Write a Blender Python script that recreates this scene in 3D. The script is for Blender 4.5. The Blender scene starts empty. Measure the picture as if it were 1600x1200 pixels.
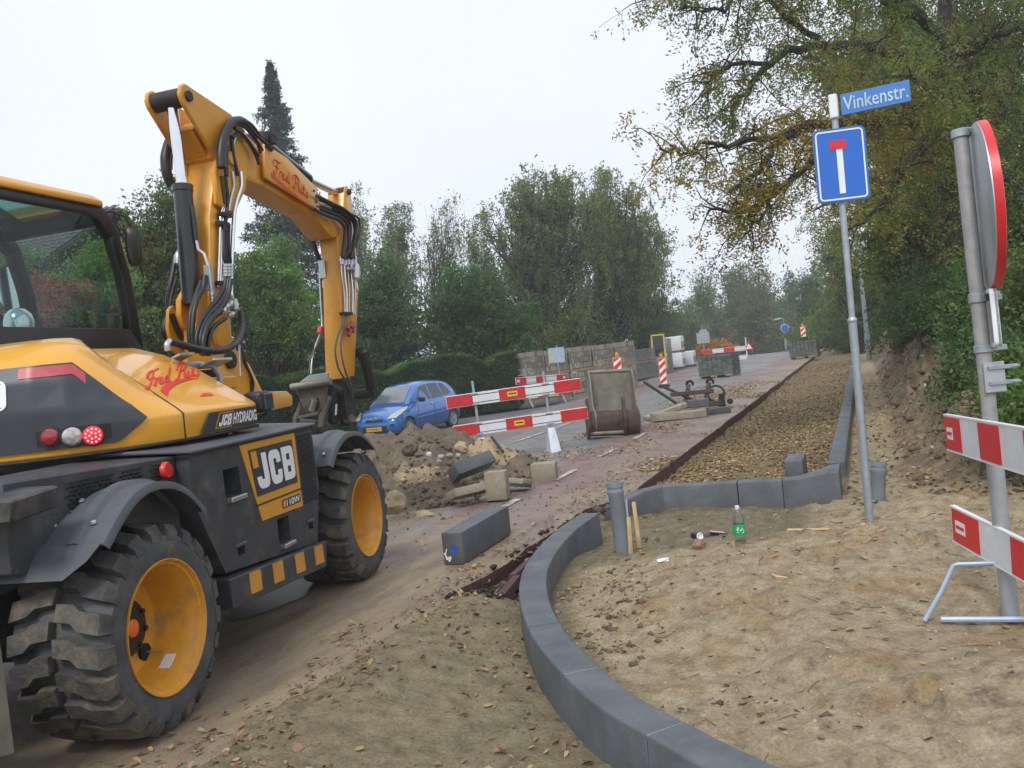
import bpy, bmesh, math, random
import numpy as np
from mathutils import Vector, Matrix
random.seed(7); RNG = np.random.default_rng(7)
SC = bpy.context.scene; COL = SC.collection
R_ = math.radians
# ------------------------------------------------------------------ camera
FPX, ROLL, PITCH, CAMH = 1350.0, R_(5.5), R_(.72), 1.65
cam_d = bpy.data.cameras.new('camera'); cam = bpy.data.objects.new('camera', cam_d); COL.objects.link(cam)
cam_d.sensor_width = 36; cam_d.lens = 36 * FPX / 1600; cam_d.clip_start = .05; cam_d.clip_end = 3000
cam.matrix_world = Matrix.Translation((0, 0, CAMH)) @ Matrix.Rotation(R_(90) + PITCH, 4, 'X') @ Matrix.Rotation(-ROLL, 4, 'Z')
SC.camera = cam
# ------------------------------------------------------------------ sky, sun, exposure (overcast, misty)
W = bpy.data.worlds.new('World'); SC.world = W; W.use_nodes = True
nt = W.node_tree; nt.nodes.clear()
wo = nt.nodes.new('ShaderNodeOutputWorld'); bg = nt.nodes.new('ShaderNodeBackground')
sk = nt.nodes.new('ShaderNodeTexSky'); sk.sky_type = 'NISHITA'; sk.sun_disc = False
sk.sun_elevation = R_(48); sk.sun_rotation = R_(200); sk.air_density = 1; sk.dust_density = 3
mx = nt.nodes.new('ShaderNodeMix'); mx.data_type = 'RGBA'; mx.inputs[0].default_value = .93
mx.inputs[7].default_value = (8.5, 8.9, 9.7, 1)            # the even cloud cover
wtc = nt.nodes.new('ShaderNodeTexCoord'); wno = nt.nodes.new('ShaderNodeTexNoise'); wno.inputs['Scale'].default_value = 2.2; wno.inputs['Detail'].default_value = 4
nt.links.new(wtc.outputs['Generated'], wno.inputs['Vector']); wmx = nt.nodes.new('ShaderNodeMix'); wmx.data_type = 'RGBA'; wmx.inputs[6].default_value = (6.0, 6.5, 7.5, 1); wmx.inputs[7].default_value = (7.7, 8.15, 8.9, 1)
nt.links.new(wno.outputs['Fac'], wmx.inputs[0]); nt.links.new(wmx.outputs[2], mx.inputs[7])
nt.links.new(sk.outputs[0], mx.inputs[6]); nt.links.new(mx.outputs[2], bg.inputs[0]); bg.inputs[1].default_value = .10
nt.links.new(bg.outputs[0], wo.inputs[0])
sun_d = bpy.data.lights.new('sun', 'SUN'); sun = bpy.data.objects.new('sun', sun_d); COL.objects.link(sun)
sun_d.energy = 1.5; sun_d.angle = R_(14); sun_d.color = (1, .97, .93)
sun.rotation_euler = (R_(42), 0, R_(-20))
SC.view_settings.view_transform = 'Standard'; SC.view_settings.look = 'None'
SC.view_settings.exposure = .55; SC.view_settings.gamma = 1; SC.view_settings.use_curve_mapping = False
SC.render.engine = 'CYCLES'; cy = SC.cycles
cy.max_bounces = 6; cy.diffuse_bounces = 3; cy.glossy_bounces = 3; cy.transmission_bounces = 4
cy.transparent_max_bounces = 12; cy.volume_bounces = 1; cy.caustics_reflective = False; cy.caustics_refractive = False
cy.use_denoising = True
# ------------------------------------------------------------------ the lie of the land: l to the right of the road, s along it
DX, DY, SL = .380, .925, .0435
def zb(s):
    s = np.asarray(s, float)
    t = np.clip(s - 60, 0, 25)
    return SL * np.clip(s, -25, 60) + SL * (t - t * t / 50)
def LS(l, s, dz=0.0):
    return Vector((DY * l + DX * s, -DX * l + DY * s, float(zb(s)) + dz))
def to_ls(x, y): return (x * DY - y * DX, x * DX + y * DY)
def ray(u, v):
    dx, dy = (u - 800) / FPX, (600 - v) / FPX
    c, s = math.cos(ROLL), math.sin(ROLL); X = dx * c + dy * s; Z = -dx * s + dy * c
    return Vector((X, math.cos(PITCH) - Z * math.sin(PITCH), Z * math.cos(PITCH) + math.sin(PITCH)))
CAMP = Vector((0, 0, CAMH))
def at(u, v, Y):
    r = ray(u, v); return CAMP + r * (Y / r.y)
def gz(x, y): return float(zb(x * DX + y * DY))
class Fr:                       # a local frame on the sloping ground: x forward, y left, z up
    def __init__(s, x, y, az, slope=True, dz=0):
        a = R_(az); f = Vector((math.sin(a), math.cos(a), 0)); r = Vector((f.y, -f.x, 0))
        k = SL if slope else 0
        f.z = k * (DX * f.x + DY * f.y); f.normalize()
        l = -Vector((r.x, r.y, k * (DX * r.x + DY * r.y))); l -= f * l.dot(f); l.normalize()
        s.o = Vector((x, y, gz(x, y) + dz)); s.f, s.l, s.u = f, l, f.cross(l)
    def loc(s, p): d = p - s.o; return Vector((d.dot(s.f), d.dot(s.l), d.dot(s.u)))
    def wld(s, p): return s.o + s.f * p[0] + s.l * p[1] + s.u * p[2]
    def mat(s):
        return Matrix(((s.f.x, s.l.x, s.u.x, s.o.x), (s.f.y, s.l.y, s.u.y, s.o.y), (s.f.z, s.l.z, s.u.z, s.o.z), (0, 0, 0, 1)))
    def hit(s, u, v, ax, val):
        r = ray(u, v); d = (r.dot(s.f), r.dot(s.l), r.dot(s.u)); p = s.loc(CAMP)
        t = (val - p[ax]) / d[ax]; return Vector((p[0] + t * d[0], p[1] + t * d[1], p[2] + t * d[2]))
# ------------------------------------------------------------------ value noise
_T = np.random.default_rng(3).random((256, 256))
def vnoise(x, y):
    x = np.asarray(x, float); y = np.asarray(y, float)
    xi = np.floor(x).astype(int); yi = np.floor(y).astype(int); fx = x - xi; fy = y - yi
    fx = fx * fx * (3 - 2 * fx); fy = fy * fy * (3 - 2 * fy)
    g = lambda a, b: _T[a & 255, b & 255]
    return (g(xi, yi) * (1 - fx) * (1 - fy) + g(xi + 1, yi) * fx * (1 - fy) + g(xi, yi + 1) * (1 - fx) * fy + g(xi + 1, yi + 1) * fx * fy) - .5
def fbm(x, y, f=1.0, o=4, g=.5):
    r = 0; a = 1.0
    for k in range(o):
        r = r + a * vnoise(np.asarray(x) * f + 17.3 * k, np.asarray(y) * f + 5.7 * k); f *= 2.03; a *= g
    return r
def sm(x, a, b):
    t = np.clip((np.asarray(x, float) - a) / (b - a), 0, 1); return t * t * (3 - 2 * t)
# ------------------------------------------------------------------ objects
def props(o, label=None, cat=None, group=None, kind=None):
    if label: o['label'] = label
    if cat: o['category'] = cat
    if group: o['group'] = group
    if kind: o['kind'] = kind
    return o
def empty(name, label, cat, loc=(0, 0, 0), rz=0, group=None, mat=None):
    o = bpy.data.objects.new(name, None); COL.objects.link(o); o.empty_display_size = .2
    if mat is not None: o.matrix_world = mat
    else: o.location = loc; o.rotation_euler = (0, 0, rz)
    return props(o, label, cat, group)
def rawmesh(name, V, quads=None, tris=None):
    me = bpy.data.meshes.new(name); V = np.asarray(V, np.float32)
    q = np.asarray(quads if quads is not None else np.zeros((0, 4)), np.int32); t = np.asarray(tris if tris is not None else np.zeros((0, 3)), np.int32)
    me.vertices.add(len(V)); me.vertices.foreach_set('co', V.ravel())
    me.loops.add(q.size + t.size); me.polygons.add(len(q) + len(t))
    me.loops.foreach_set('vertex_index', np.concatenate([q.ravel(), t.ravel()]).astype(np.int32))
    st = np.concatenate([np.arange(len(q)) * 4, q.size + np.arange(len(t)) * 3]).astype(np.int32)
    me.polygons.foreach_set('loop_start', st)
    me.update(calc_edges=True); return me
def link(name, me, mats, parent=None):
    o = bpy.data.objects.new(name, me); COL.objects.link(o)
    for m in (mats if isinstance(mats, (list, tuple)) else [mats]):
        if m and len(me.materials) < len(mats if isinstance(mats, (list, tuple)) else [mats]): me.materials.append(m)
    if parent: o.parent = parent
    return o
def copy_tree(o, parent=None):
    c = o.copy(); COL.objects.link(c)
    if parent: c.parent = parent
    for ch in list(o.children): copy_tree(ch, c)
    return c
class MB:
    def __init__(s, tf=None): s.v = []; s.f = []; s.mi = []; s.tf = tf
    def add(s, V, F, mi=0):
        n = len(s.v); s.v += [s.tf(Vector(p)) if s.tf else Vector(p) for p in V]; s.f += [tuple(i + n for i in f) for f in F]; s.mi += [mi] * len(F); return s
    def hexa(s, p, mi=0):       # 8 points: four below, four above
        return s.add(p, [(3, 2, 1, 0), (4, 5, 6, 7), (0, 1, 5, 4), (1, 2, 6, 5), (2, 3, 7, 6), (3, 0, 4, 7)], mi)
    def box(s, c, d, rot=None, mi=0):
        P = [Vector((x * d[0] / 2, y * d[1] / 2, z * d[2] / 2)) for z in (-1, 1) for x, y in ((-1, -1), (1, -1), (1, 1), (-1, 1))]
        if rot is not None: P = [rot @ p for p in P]
        return s.hexa([p + Vector(c) for p in P], mi)
    def loft(s, A, B, mi=0, caps=True):      # two matching closed loops
        n = len(A); F = [(i, (i + 1) % n, n + (i + 1) % n, n + i) for i in range(n)]
        if caps: F += [tuple(range(n - 1, -1, -1)), tuple(range(n, 2 * n))]
        return s.add(list(A) + list(B), F, mi)
    def prism(s, poly, ax, a, b, mi=0):      # polygon in the plane normal to ax, from a to b
        def P(p, w): return ((w, p[0], p[1]), (p[0], w, p[1]), (p[0], p[1], w))[ax]
        return s.loft([P(p, a) for p in poly], [P(p, b) for p in poly], mi)
    def rings(s, Rg, mi=0, caps=True, close=False):
        n = len(Rg[0]); V = [p for r in Rg for p in r]; F = []; m = len(Rg)
        for k in range(m if close else m - 1):
            for i in range(n): F.append((k * n + i, k * n + (i + 1) % n, ((k + 1) % m) * n + (i + 1) % n, ((k + 1) % m) * n + i))
        if caps and not close: F += [tuple(range(n - 1, -1, -1)), tuple(range((m - 1) * n, m * n))]
        return s.add(V, F, mi)
    def tube(s, path, r, n=8, mi=0, caps=True):
        P = [Vector(p) for p in path]; Rg = []; up = None
        for i, p in enumerate(P):
            d = (P[min(i + 1, len(P) - 1)] - P[max(i - 1, 0)])
            if d.length < 1e-9: d = Vector((0, 0, 1))
            d.normalize()
            if up is None: up = d.cross(Vector((.31, .17, .93)) if abs(d.z) < .9 else Vector((1, .2, 0)))
            up = up - d * up.dot(d)
            if up.length < 1e-6: up = d.orthogonal()
            up.normalize(); w = d.cross(up); rr = r[i] if isinstance(r, (list, tuple)) else r
            Rg.append([p + (up * math.cos(2 * math.pi * k / n) + w * math.sin(2 * math.pi * k / n)) * rr for k in range(n)])
        return s.rings(Rg, mi, caps)
    def lathe(s, prof, o, ax, n=24, mi=0, caps=False, a0=0, a1=None):   # prof: (r, distance along the axis)
        ax = Vector(ax).normalized(); e = ax.orthogonal().normalized(); w = ax.cross(e); o = Vector(o); Rg = []
        for r, h in prof: Rg.append([o + ax * h + (e * math.cos(2 * math.pi * k / n) + w * math.sin(2 * math.pi * k / n)) * r for k in range(n)])
        return s.rings(Rg, mi, caps)
    def grid(s, rows, mi=0):
        m, n = len(rows), len(rows[0])
        return s.add([p for r in rows for p in r], [(j * n + i, j * n + i + 1, (j + 1) * n + i + 1, (j + 1) * n + i) for j in range(m - 1) for i in range(n - 1)], mi)
    def sheet(s, rows, t, nrm, mi=0):        # a grid with thickness t along nrm(row, col) or a constant
        m, n = len(rows), len(rows[0]); nf = nrm if callable(nrm) else (lambda j, i: Vector(nrm))
        top = [[Vector(rows[j][i]) + nf(j, i) * t for i in range(n)] for j in range(m)]
        V = [Vector(p) for r in rows for p in r] + [p for r in top for p in r]; F = []; N = m * n
        for j in range(m - 1):
            for i in range(n - 1):
                a = (j * n + i, j * n + i + 1, (j + 1) * n + i + 1, (j + 1) * n + i); F += [tuple(reversed(a)), tuple(x + N for x in a)]
        bd = [i for i in range(n)] + [j * n + n - 1 for j in range(1, m)] + [(m - 1) * n + i for i in range(n - 2, -1, -1)] + [j * n for j in range(m - 2, 0, -1)]
        for k in range(len(bd)): a, b = bd[k], bd[(k + 1) % len(bd)]; F.append((a, b, b + N, a + N))
        return s.add(V, F, mi)
    def pieces(s, name, mats, parent=None, **kw):      # every loose piece an object of its own
        par = list(range(len(s.v)))
        def find(a):
            while par[a] != a: par[a] = par[par[a]]; a = par[a]
            return a
        for f in s.f:
            for i in f[1:]: par[find(i)] = find(f[0])
        G = {}
        for f, m in zip(s.f, s.mi): G.setdefault(find(f[0]), []).append((f, m))
        out = []
        for g in G.values():
            q = MB(); mp = {}
            for f, m in g:
                for i in f:
                    if i not in mp: mp[i] = len(q.v); q.v.append(s.v[i])
                q.f.append(tuple(mp[i] for i in f)); q.mi.append(m)
            out.append(q.build(name, mats, parent, **kw))
        return out
    def build(s, name, mats, parent=None, bevel=0, seg=1, smooth=35, merge=False):
        bm = bmesh.new(); vs = [bm.verts.new(p) for p in s.v]
        for f, m in zip(s.f, s.mi):
            try: bm.faces.new([vs[i] for i in f]).material_index = m
            except ValueError: pass
        if merge: bmesh.ops.remove_doubles(bm, verts=bm.verts[:], dist=1e-4)
        bmesh.ops.recalc_face_normals(bm, faces=bm.faces[:])
        if bevel:
            bm.edges.ensure_lookup_table()
            ed = [e for e in bm.edges if len(e.link_faces) == 2 and e.calc_face_angle(0) > R_(28)]
            if ed: bmesh.ops.bevel(bm, geom=ed, offset=bevel, offset_type='OFFSET', segments=seg, profile=.5, affect='EDGES', clamp_overlap=True)
        me = bpy.data.meshes.new(name); bm.to_mesh(me); bm.free()
        if smooth:
            me.shade_smooth()
            try: me.set_sharp_from_angle(angle=R_(smooth))
            except Exception: pass
        return link(name, me, mats, parent)
def euler(x=0, y=0, z=0): return (Matrix.Rotation(R_(z), 3, 'Z') @ Matrix.Rotation(R_(y), 3, 'Y') @ Matrix.Rotation(R_(x), 3, 'X'))
# flat glyph shapes (2D polygons with holes -> triangles)
def _fillet(pts):
    out = []
    n = len(pts)
    for i, p in enumerate(pts):
        r = p[2] if len(p) > 2 else 0; c = Vector(p[:2])
        if not r: out.append(c); continue
        a = (Vector(pts[i - 1][:2]) - c).normalized(); b = (Vector(pts[(i + 1) % n][:2]) - c).normalized()
        for k in range(6):
            t = k / 5; out.append(c + a * r * (1 - t) ** 2 + b * r * t * t)
    return out
def shape2d(loops):
    cu = bpy.data.curves.new('glyph', 'CURVE'); cu.dimensions = '2D'; cu.fill_mode = 'BOTH'
    for L in loops:
        L = _fillet(L); sp = cu.splines.new('POLY'); sp.points.add(len(L) - 1); sp.use_cyclic_u = True
        for q, p in zip(sp.points, L): q.co = (p.x, p.y, 0, 1)
    return _cu2vf(cu)
def _cu2vf(cu):
    o = bpy.data.objects.new('glyph', cu); COL.objects.link(o)
    me = bpy.data.meshes.new_from_object(o.evaluated_get(bpy.context.evaluated_depsgraph_get()))
    V = [v.co.copy() for v in me.vertices]; F = [tuple(p.vertices) for p in me.polygons]
    bpy.data.objects.remove(o); bpy.data.meshes.remove(me); bpy.data.curves.remove(cu); return V, F
def text2d(t, bold=0, shear=0):
    cu = bpy.data.curves.new('glyph', 'FONT'); cu.body = t; cu.size = 1; cu.offset = bold; cu.shear = shear; cu.resolution_u = 3
    return _cu2vf(cu)
GL = {'J': [[(4.8, 10), (8, 10), (8, 0, 2.8), (0, 0, 2.8), (0, 3.6), (3, 3.6), (3, 2.6, .5), (4.8, 2.6, .5)]],
      'C': [[(0, 0, 2.8), (8, 0, 2.8), (8, 3.9), (5, 3.9), (5, 2.5, .6), (3.1, 2.5, .6), (3.1, 7.5, .6), (5, 7.5, .6), (5, 6.1), (8, 6.1), (8, 10, 2.8), (0, 10, 2.8)]],
      'B': [[(0, 0), (8.3, 0, 2.3), (8.3, 10, 2.3), (0, 10)], [(3.1, 2.2), (5.4, 2.2), (5.4, 4.1), (3.1, 4.1)], [(3.1, 5.9), (5.4, 5.9), (5.4, 7.8), (3.1, 7.8)]]}
def logo2d():
    V, F = [], []
    for k, ch in enumerate('JCB'):
        v, f = shape2d(GL[ch]); n = len(V); V += [p + Vector((k * 9.1, 0, 0)) for p in v]; F += [tuple(i + n for i in q) for q in f]
    return V, F
def fit(VF):                    # normalise to the unit square
    V, F = VF; x0 = min(p.x for p in V); x1 = max(p.x for p in V); y0 = min(p.y for p in V); y1 = max(p.y for p in V)
    return [((p.x - x0) / (x1 - x0), (p.y - y0) / (y1 - y0)) for p in V], F
def quadmap(q, off=0.003):       # q: lower left, lower right, upper right, upper left
    q = [Vector(p) for p in q]; n = (q[1] - q[0]).cross(q[3] - q[0]).normalized()
    return lambda a, b, h=0: q[0] * (1 - a) * (1 - b) + q[1] * a * (1 - b) + q[2] * a * b + q[3] * (1 - a) * b + n * (off + h)
def sub(q, x0, y0, x1, y1):
    m = quadmap(q, 0); return [m(x0, y0), m(x1, y0), m(x1, y1), m(x0, y1)]
def decal(mb, VF, q, off=.004, th=.002, mi=0):   # print: a thin raised film
    V, F = fit(VF); m = quadmap(q, off); n = len(V)
    mb.add([m(a, b) for a, b in V], F, mi)
def plate(mb, q, off=.002, th=.003, mi=0):
    m0 = quadmap(q, 0); c = ((0, 0), (1, 0), (1, 1), (0, 1))
    mb.hexa([m0(a, b, -.004) for a, b in c] + [m0(a, b, off + th) for a, b in c], mi)
# ================================================================== materials
def _n(nt, t, **kw):
    n = nt.nodes.new(t)
    for k, v in kw.items(): setattr(n, k, v)
    return n
def M(name, col, rough=.5, metal=0, var=.15, scale=6, bump=0, bscale=None, dirt=None, spec=.5, coat=0, emit=None, alpha=None, trans=0):
    m = bpy.data.materials.new(name); m.use_nodes = True; nt = m.node_tree; L = nt.links.new
    b = nt.nodes['Principled BSDF']; b.inputs['Roughness'].default_value = rough; b.inputs['Metallic'].default_value = metal
    b.inputs['Specular IOR Level'].default_value = spec; b.inputs['Coat Weight'].default_value = coat; b.inputs['Coat Roughness'].default_value = .08
    tc = _n(nt, 'ShaderNodeTexCoord'); no = _n(nt, 'ShaderNodeTexNoise'); no.inputs['Scale'].default_value = scale; no.inputs['Detail'].default_value = 6
    no.inputs['Roughness'].default_value = .62
    L(tc.outputs['Object'], no.inputs['Vector'])
    mr = _n(nt, 'ShaderNodeMapRange'); mr.inputs[1].default_value = .3; mr.inputs[2].default_value = .7; mr.inputs[3].default_value = 1 - var; mr.inputs[4].default_value = 1 + var
    L(no.outputs['Fac'], mr.inputs[0])
    mul = _n(nt, 'ShaderNodeMix', data_type='RGBA', blend_type='MULTIPLY'); mul.inputs[0].default_value = 1
    mul.inputs[6].default_value = (*col, 1); L(mr.outputs[0], mul.inputs[7]); out = mul.outputs[2]
    if dirt:                                  # (colour, amount 0..1, scale): settled mud and wear with shapes of their own
        n2 = _n(nt, 'ShaderNodeTexNoise'); n2.inputs['Scale'].default_value = dirt[2]; n2.inputs['Detail'].default_value = 8; n2.inputs['Roughness'].default_value = .7
        L(tc.outputs['Object'], n2.inputs['Vector'])
        r2 = _n(nt, 'ShaderNodeMapRange'); t = .72 - .42 * dirt[1]; r2.inputs[1].default_value = t; r2.inputs[2].default_value = t + .2; r2.inputs[4].default_value = min(1, .5 + dirt[1] * .6)
        L(n2.outputs['Fac'], r2.inputs[0]); mm = _n(nt, 'ShaderNodeMix', data_type='RGBA'); L(r2.outputs[0], mm.inputs[0]); L(out, mm.inputs[6]); mm.inputs[7].default_value = (*dirt[0], 1); out = mm.outputs[2]
        ro = _n(nt, 'ShaderNodeMapRange'); ro.inputs[3].default_value = rough; ro.inputs[4].default_value = max(rough, .75); L(r2.outputs[0], ro.inputs[0]); L(ro.outputs[0], b.inputs['Roughness'])
    L(out, b.inputs['Base Color'])
    if bump:
        nb = _n(nt, 'ShaderNodeTexNoise'); nb.inputs['Scale'].default_value = bscale or scale * 4; nb.inputs['Detail'].default_value = 7; L(tc.outputs['Object'], nb.inputs['Vector'])
        bp = _n(nt, 'ShaderNodeBump'); bp.inputs['Strength'].default_value = bump; bp.inputs['Distance'].default_value = .02; L(nb.outputs['Fac'], bp.inputs['Height']); L(bp.outputs[0], b.inputs['Normal'])
    if emit: b.inputs['Emission Color'].default_value = (*emit[0], 1); b.inputs['Emission Strength'].default_value = emit[1]
    return m
def glass(name, tint=(.75, .85, .83), refl=.9, a=.5):
    m = bpy.data.materials.new(name); m.use_nodes = True; nt = m.node_tree; nt.nodes.clear(); L = nt.links.new
    o = _n(nt, 'ShaderNodeOutputMaterial'); t = _n(nt, 'ShaderNodeBsdfTransparent'); t.inputs[0].default_value = (*tint, 1)
    g = _n(nt, 'ShaderNodeBsdfGlossy'); g.inputs['Roughness'].default_value = .02; f0 = _n(nt, 'ShaderNodeLayerWeight'); f0.inputs[0].default_value = .5; pw = _n(nt, 'ShaderNodeMath', operation='POWER'); pw.inputs[1].default_value = 5; L(f0.outputs['Facing'], pw.inputs[0]); f = _n(nt, 'ShaderNodeMath', operation='MULTIPLY_ADD'); f.inputs[1].default_value = .95; f.inputs[2].default_value = .05; L(pw.outputs[0], f.inputs[0])
    mu = _n(nt, 'ShaderNodeMath', operation='MULTIPLY'); mu.inputs[1].default_value = refl; L(f.outputs[0], mu.inputs[0])
    mix = _n(nt, 'ShaderNodeMixShader'); L(mu.outputs[0], mix.inputs[0]); L(t.outputs[0], mix.inputs[1]); L(g.outputs[0], mix.inputs[2]); L(mix.outputs[0], o.inputs[0]); return m
def leafmat(name, ramp, trl=.35, nscale=.35, patch=None, rough=.55):   # ramp: leaf colours, one per leaf; patch: (colour, threshold) whole sprigs that have turned
    m = bpy.data.materials.new(name); m.use_nodes = True; nt = m.node_tree; L = nt.links.new; b = nt.nodes['Principled BSDF']; out = nt.nodes['Material Output']
    ge = _n(nt, 'ShaderNodeNewGeometry'); cr = _n(nt, 'ShaderNodeValToRGB'); e = cr.color_ramp.elements
    while len(e) < len(ramp): e.new(.5)
    for i, c in enumerate(ramp): e[i].position = i / max(1, len(ramp) - 1); e[i].color = (*c, 1)
    L(ge.outputs['Random Per Island'], cr.inputs[0]); col = cr.outputs[0]
    tc = _n(nt, 'ShaderNodeTexCoord'); no = _n(nt, 'ShaderNodeTexNoise'); no.inputs['Scale'].default_value = nscale; no.inputs['Detail'].default_value = 3; L(tc.outputs['Object'], no.inputs['Vector'])
    mr = _n(nt, 'ShaderNodeMapRange'); mr.inputs[1].default_value = .35; mr.inputs[2].default_value = .65; mr.inputs[3].default_value = .72; mr.inputs[4].default_value = 1.25; L(no.outputs['Fac'], mr.inputs[0])
    mu = _n(nt, 'ShaderNodeMix', data_type='RGBA', blend_type='MULTIPLY'); mu.inputs[0].default_value = 1; L(col, mu.inputs[6]); L(mr.outputs[0], mu.inputs[7]); col = mu.outputs[2]
    if patch:
        n2 = _n(nt, 'ShaderNodeTexNoise'); n2.inputs['Scale'].default_value = nscale * 2.2; n2.inputs['Detail'].default_value = 4; L(tc.outputs['Object'], n2.inputs['Vector'])
        ad = _n(nt, 'ShaderNodeMath', operation='MULTIPLY_ADD'); ad.inputs[1].default_value = .22; L(ge.outputs['Random Per Island'], ad.inputs[0]); L(n2.outputs['Fac'], ad.inputs[2])
        r2 = _n(nt, 'ShaderNodeMapRange'); r2.inputs[1].default_value = patch[1]; r2.inputs[2].default_value = patch[1] + .1; r2.inputs[4].default_value = .9; L(ad.outputs[0], r2.inputs[0])
        mm = _n(nt, 'ShaderNodeMix', data_type='RGBA'); L(r2.outputs[0], mm.inputs[0]); L(col, mm.inputs[6]); mm.inputs[7].default_value = (*patch[0], 1); col = mm.outputs[2]
    L(col, b.inputs['Base Color']); b.inputs['Roughness'].default_value = rough; b.inputs['Specular IOR Level'].default_value = .35
    if trl:
        tr = _n(nt, 'ShaderNodeBsdfTranslucent'); L(col, tr.inputs[0]); mix = _n(nt, 'ShaderNodeMixShader'); mix.inputs[0].default_value = trl
        L(b.outputs[0], mix.inputs[1]); L(tr.outputs[0], mix.inputs[2]); L(mix.outputs[0], out.inputs[0])
    return m
MUD = (.17, .125, .075)
YEL = M('yellow paint', (.72, .34, .022), .32, var=.05, scale=3, coat=.5, dirt=((.38, .24, .08), .28, 4))
YELB = M('yellow boom paint', (.67, .30, .018), .38, var=.08, scale=4, coat=.3, dirt=((.26, .155, .055), .38, 5))
YELR = M('yellow rim paint', (.66, .30, .02), .42, var=.1, scale=5, dirt=((.27, .18, .085), .5, 6))
BLK = M('black frame paint', (.012, .012, .013), .42, var=.2)
BLKD = M('dusty black panel', (.040, .042, .046), .5, var=.3, scale=5, dirt=((.125, .115, .10), .5, 6))
GREYP = M('charcoal plastic', (.075, .083, .095), .5, var=.12, scale=5, bump=.05, dirt=((.15, .135, .11), .42, 6))
DARK = M('dark hollow', (.006, .006, .006), .8)
RUB = M('worn tyre rubber', (.065, .068, .074), .72, var=.3, scale=9, bump=.25, dirt=((.17, .14, .095), .42, 5))
TREAD = M('muddy tread rubber', (.055, .054, .052), .8, var=.35, scale=10, bump=.4, dirt=((.17, .135, .085), .62, 7))
HOSE = M('hydraulic hose rubber', (.018, .018, .02), .42, var=.25, scale=12)
CHR = M('chrome rod', (.75, .76, .78), .12, 1, var=.05)
ZINC = M('zinc steel pipe', (.55, .56, .57), .32, .85, var=.15, scale=15)
CYL = M('black cylinder', (.014, .014, .015), .33, var=.2, coat=.2)
WORN = M('worn hitch steel', (.16, .14, .115), .55, .4, var=.4, scale=8, bump=.15, dirt=((.26, .18, .10), .45, 9))
STEEL = M('worn bucket steel', (.25, .235, .19), .5, .35, var=.25, scale=5, bump=.1, dirt=((.15, .11, .07), .45, 4))
RUST = M('rust and shade steel', (.075, .05, .038), .7, .2, var=.4, scale=9, bump=.25, dirt=((.13, .075, .04), .4, 8))  # rust; also the painted underside shade of the bucket curl
DKST = M('blackened steel', (.03, .027, .025), .6, .3, var=.4, scale=9, bump=.2)
REDP = M('red print', (.62, .03, .02), .4, var=.05)
WHT = M('white print', (.80, .80, .80), .4, var=.04)
PANELG = M('dark grey panel', (.035, .042, .052), .38, var=.1, scale=3, dirt=((.12, .11, .10), .12, 5))
PINKR = M('faded red reflector', (.42, .06, .07), .35, var=.1)
LRED = M('red lens', (.30, .015, .015), .12, var=.3, scale=60, coat=1)
LLIT = M('lit red lens', (.7, .02, .03), .2, var=.5, scale=90, emit=((1, .03, .05), .35))
LED = M('red led', (.9, .1, .1), .3, emit=((1, .16, .16), 4.0))
LCLR = M('clear lens', (.45, .43, .42), .1, .3, var=.4, scale=50, coat=1)
ORG = M('orange hub cap', (.75, .16, .02), .4)
GLS = glass('cab glass', (.74, .84, .80), .8)
GLSC = glass('car glass', (.30, .36, .38), 1.6)
MIRG = M('mirror glass', (.75, .78, .8), .04, 1, var=.02)
SEAT = M('seat fabric', (.03, .03, .034), .8)
ROOFG = glass('tinted roof glass', (.42, .66, .64), .8)
BLUEC = M('blue car paint', (.04, .165, .47), .25, .3, var=.03, coat=1)
CONC = M('grey concrete kerb', (.092, .104, .115), .62, var=.28, scale=4, bump=.2, bscale=55, dirt=((.25, .20, .13), .3, 3))
CONCD = M('damp concrete kerb', (.085, .094, .103), .5, var=.22, scale=5, bump=.16, bscale=55, dirt=((.18, .145, .095), .25, 4))
CONCT = M('old tan concrete', (.27, .245, .18), .75, var=.25, scale=5, bump=.3, bscale=40, dirt=((.13, .10, .065), .4, 4))
PVC = M('grey drain pipe', (.20, .235, .27), .4, var=.08, scale=6, dirt=((.22, .18, .12), .22, 5))
GALV = M('galvanised post', (.36, .40, .44), .45, .55, var=.16, scale=18, dirt=((.22, .20, .16), .15, 6))
SIGNB = M('blue sign film', (.015, .13, .55), .32, var=.03, scale=4, dirt=((.08, .16, .4), .1, 6))
NAMEB = M('faded blue nameplate', (.05, .20, .55), .4, var=.08, scale=12)
SIGNW = M('white sign film', (.78, .80, .82), .35, var=.04)
SIGNR = M('red sign film', (.62, .018, .022), .35, var=.07, scale=6)
BARR = M('scuffed red board', (.50, .018, .022), .45, var=.12, scale=7, dirt=((.55, .5, .48), .05, 14))
BARW = M('scuffed white board', (.66, .68, .70), .5, var=.1, scale=7, dirt=((.35, .33, .28), .22, 6))
ALU = M('aluminium back', (.50, .53, .55), .4, .7, var=.1, scale=8)
YSTK = M('yellow sticker', (.75, .45, .03), .5)
BLUEG = M('pale blue painted tube', (.36, .45, .58), .4, .2, var=.1, scale=9, dirt=((.3, .24, .16), .2, 6))
WOOD = M('fresh pine', (.55, .40, .20), .7, var=.2, scale=9, bump=.1)
WOODP = M('pallet wood', (.25, .18, .10), .8, var=.3, scale=7)
PAVT = M('tan concrete pavers', (.235, .218, .178), .85, var=.28, scale=2.5, bump=.3, bscale=30)
PAVG = M('grey concrete pavers', (.20, .205, .20), .85, var=.28, scale=2.5, bump=.3, bscale=30)
PAVD = M('dark green grey pavers', (.105, .12, .105), .8, var=.3, scale=2.5, bump=.3, bscale=30)
PLAST = M('white shrink wrap', (.70, .72, .76), .35, var=.15, scale=9, bump=.3, bscale=12)
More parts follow.
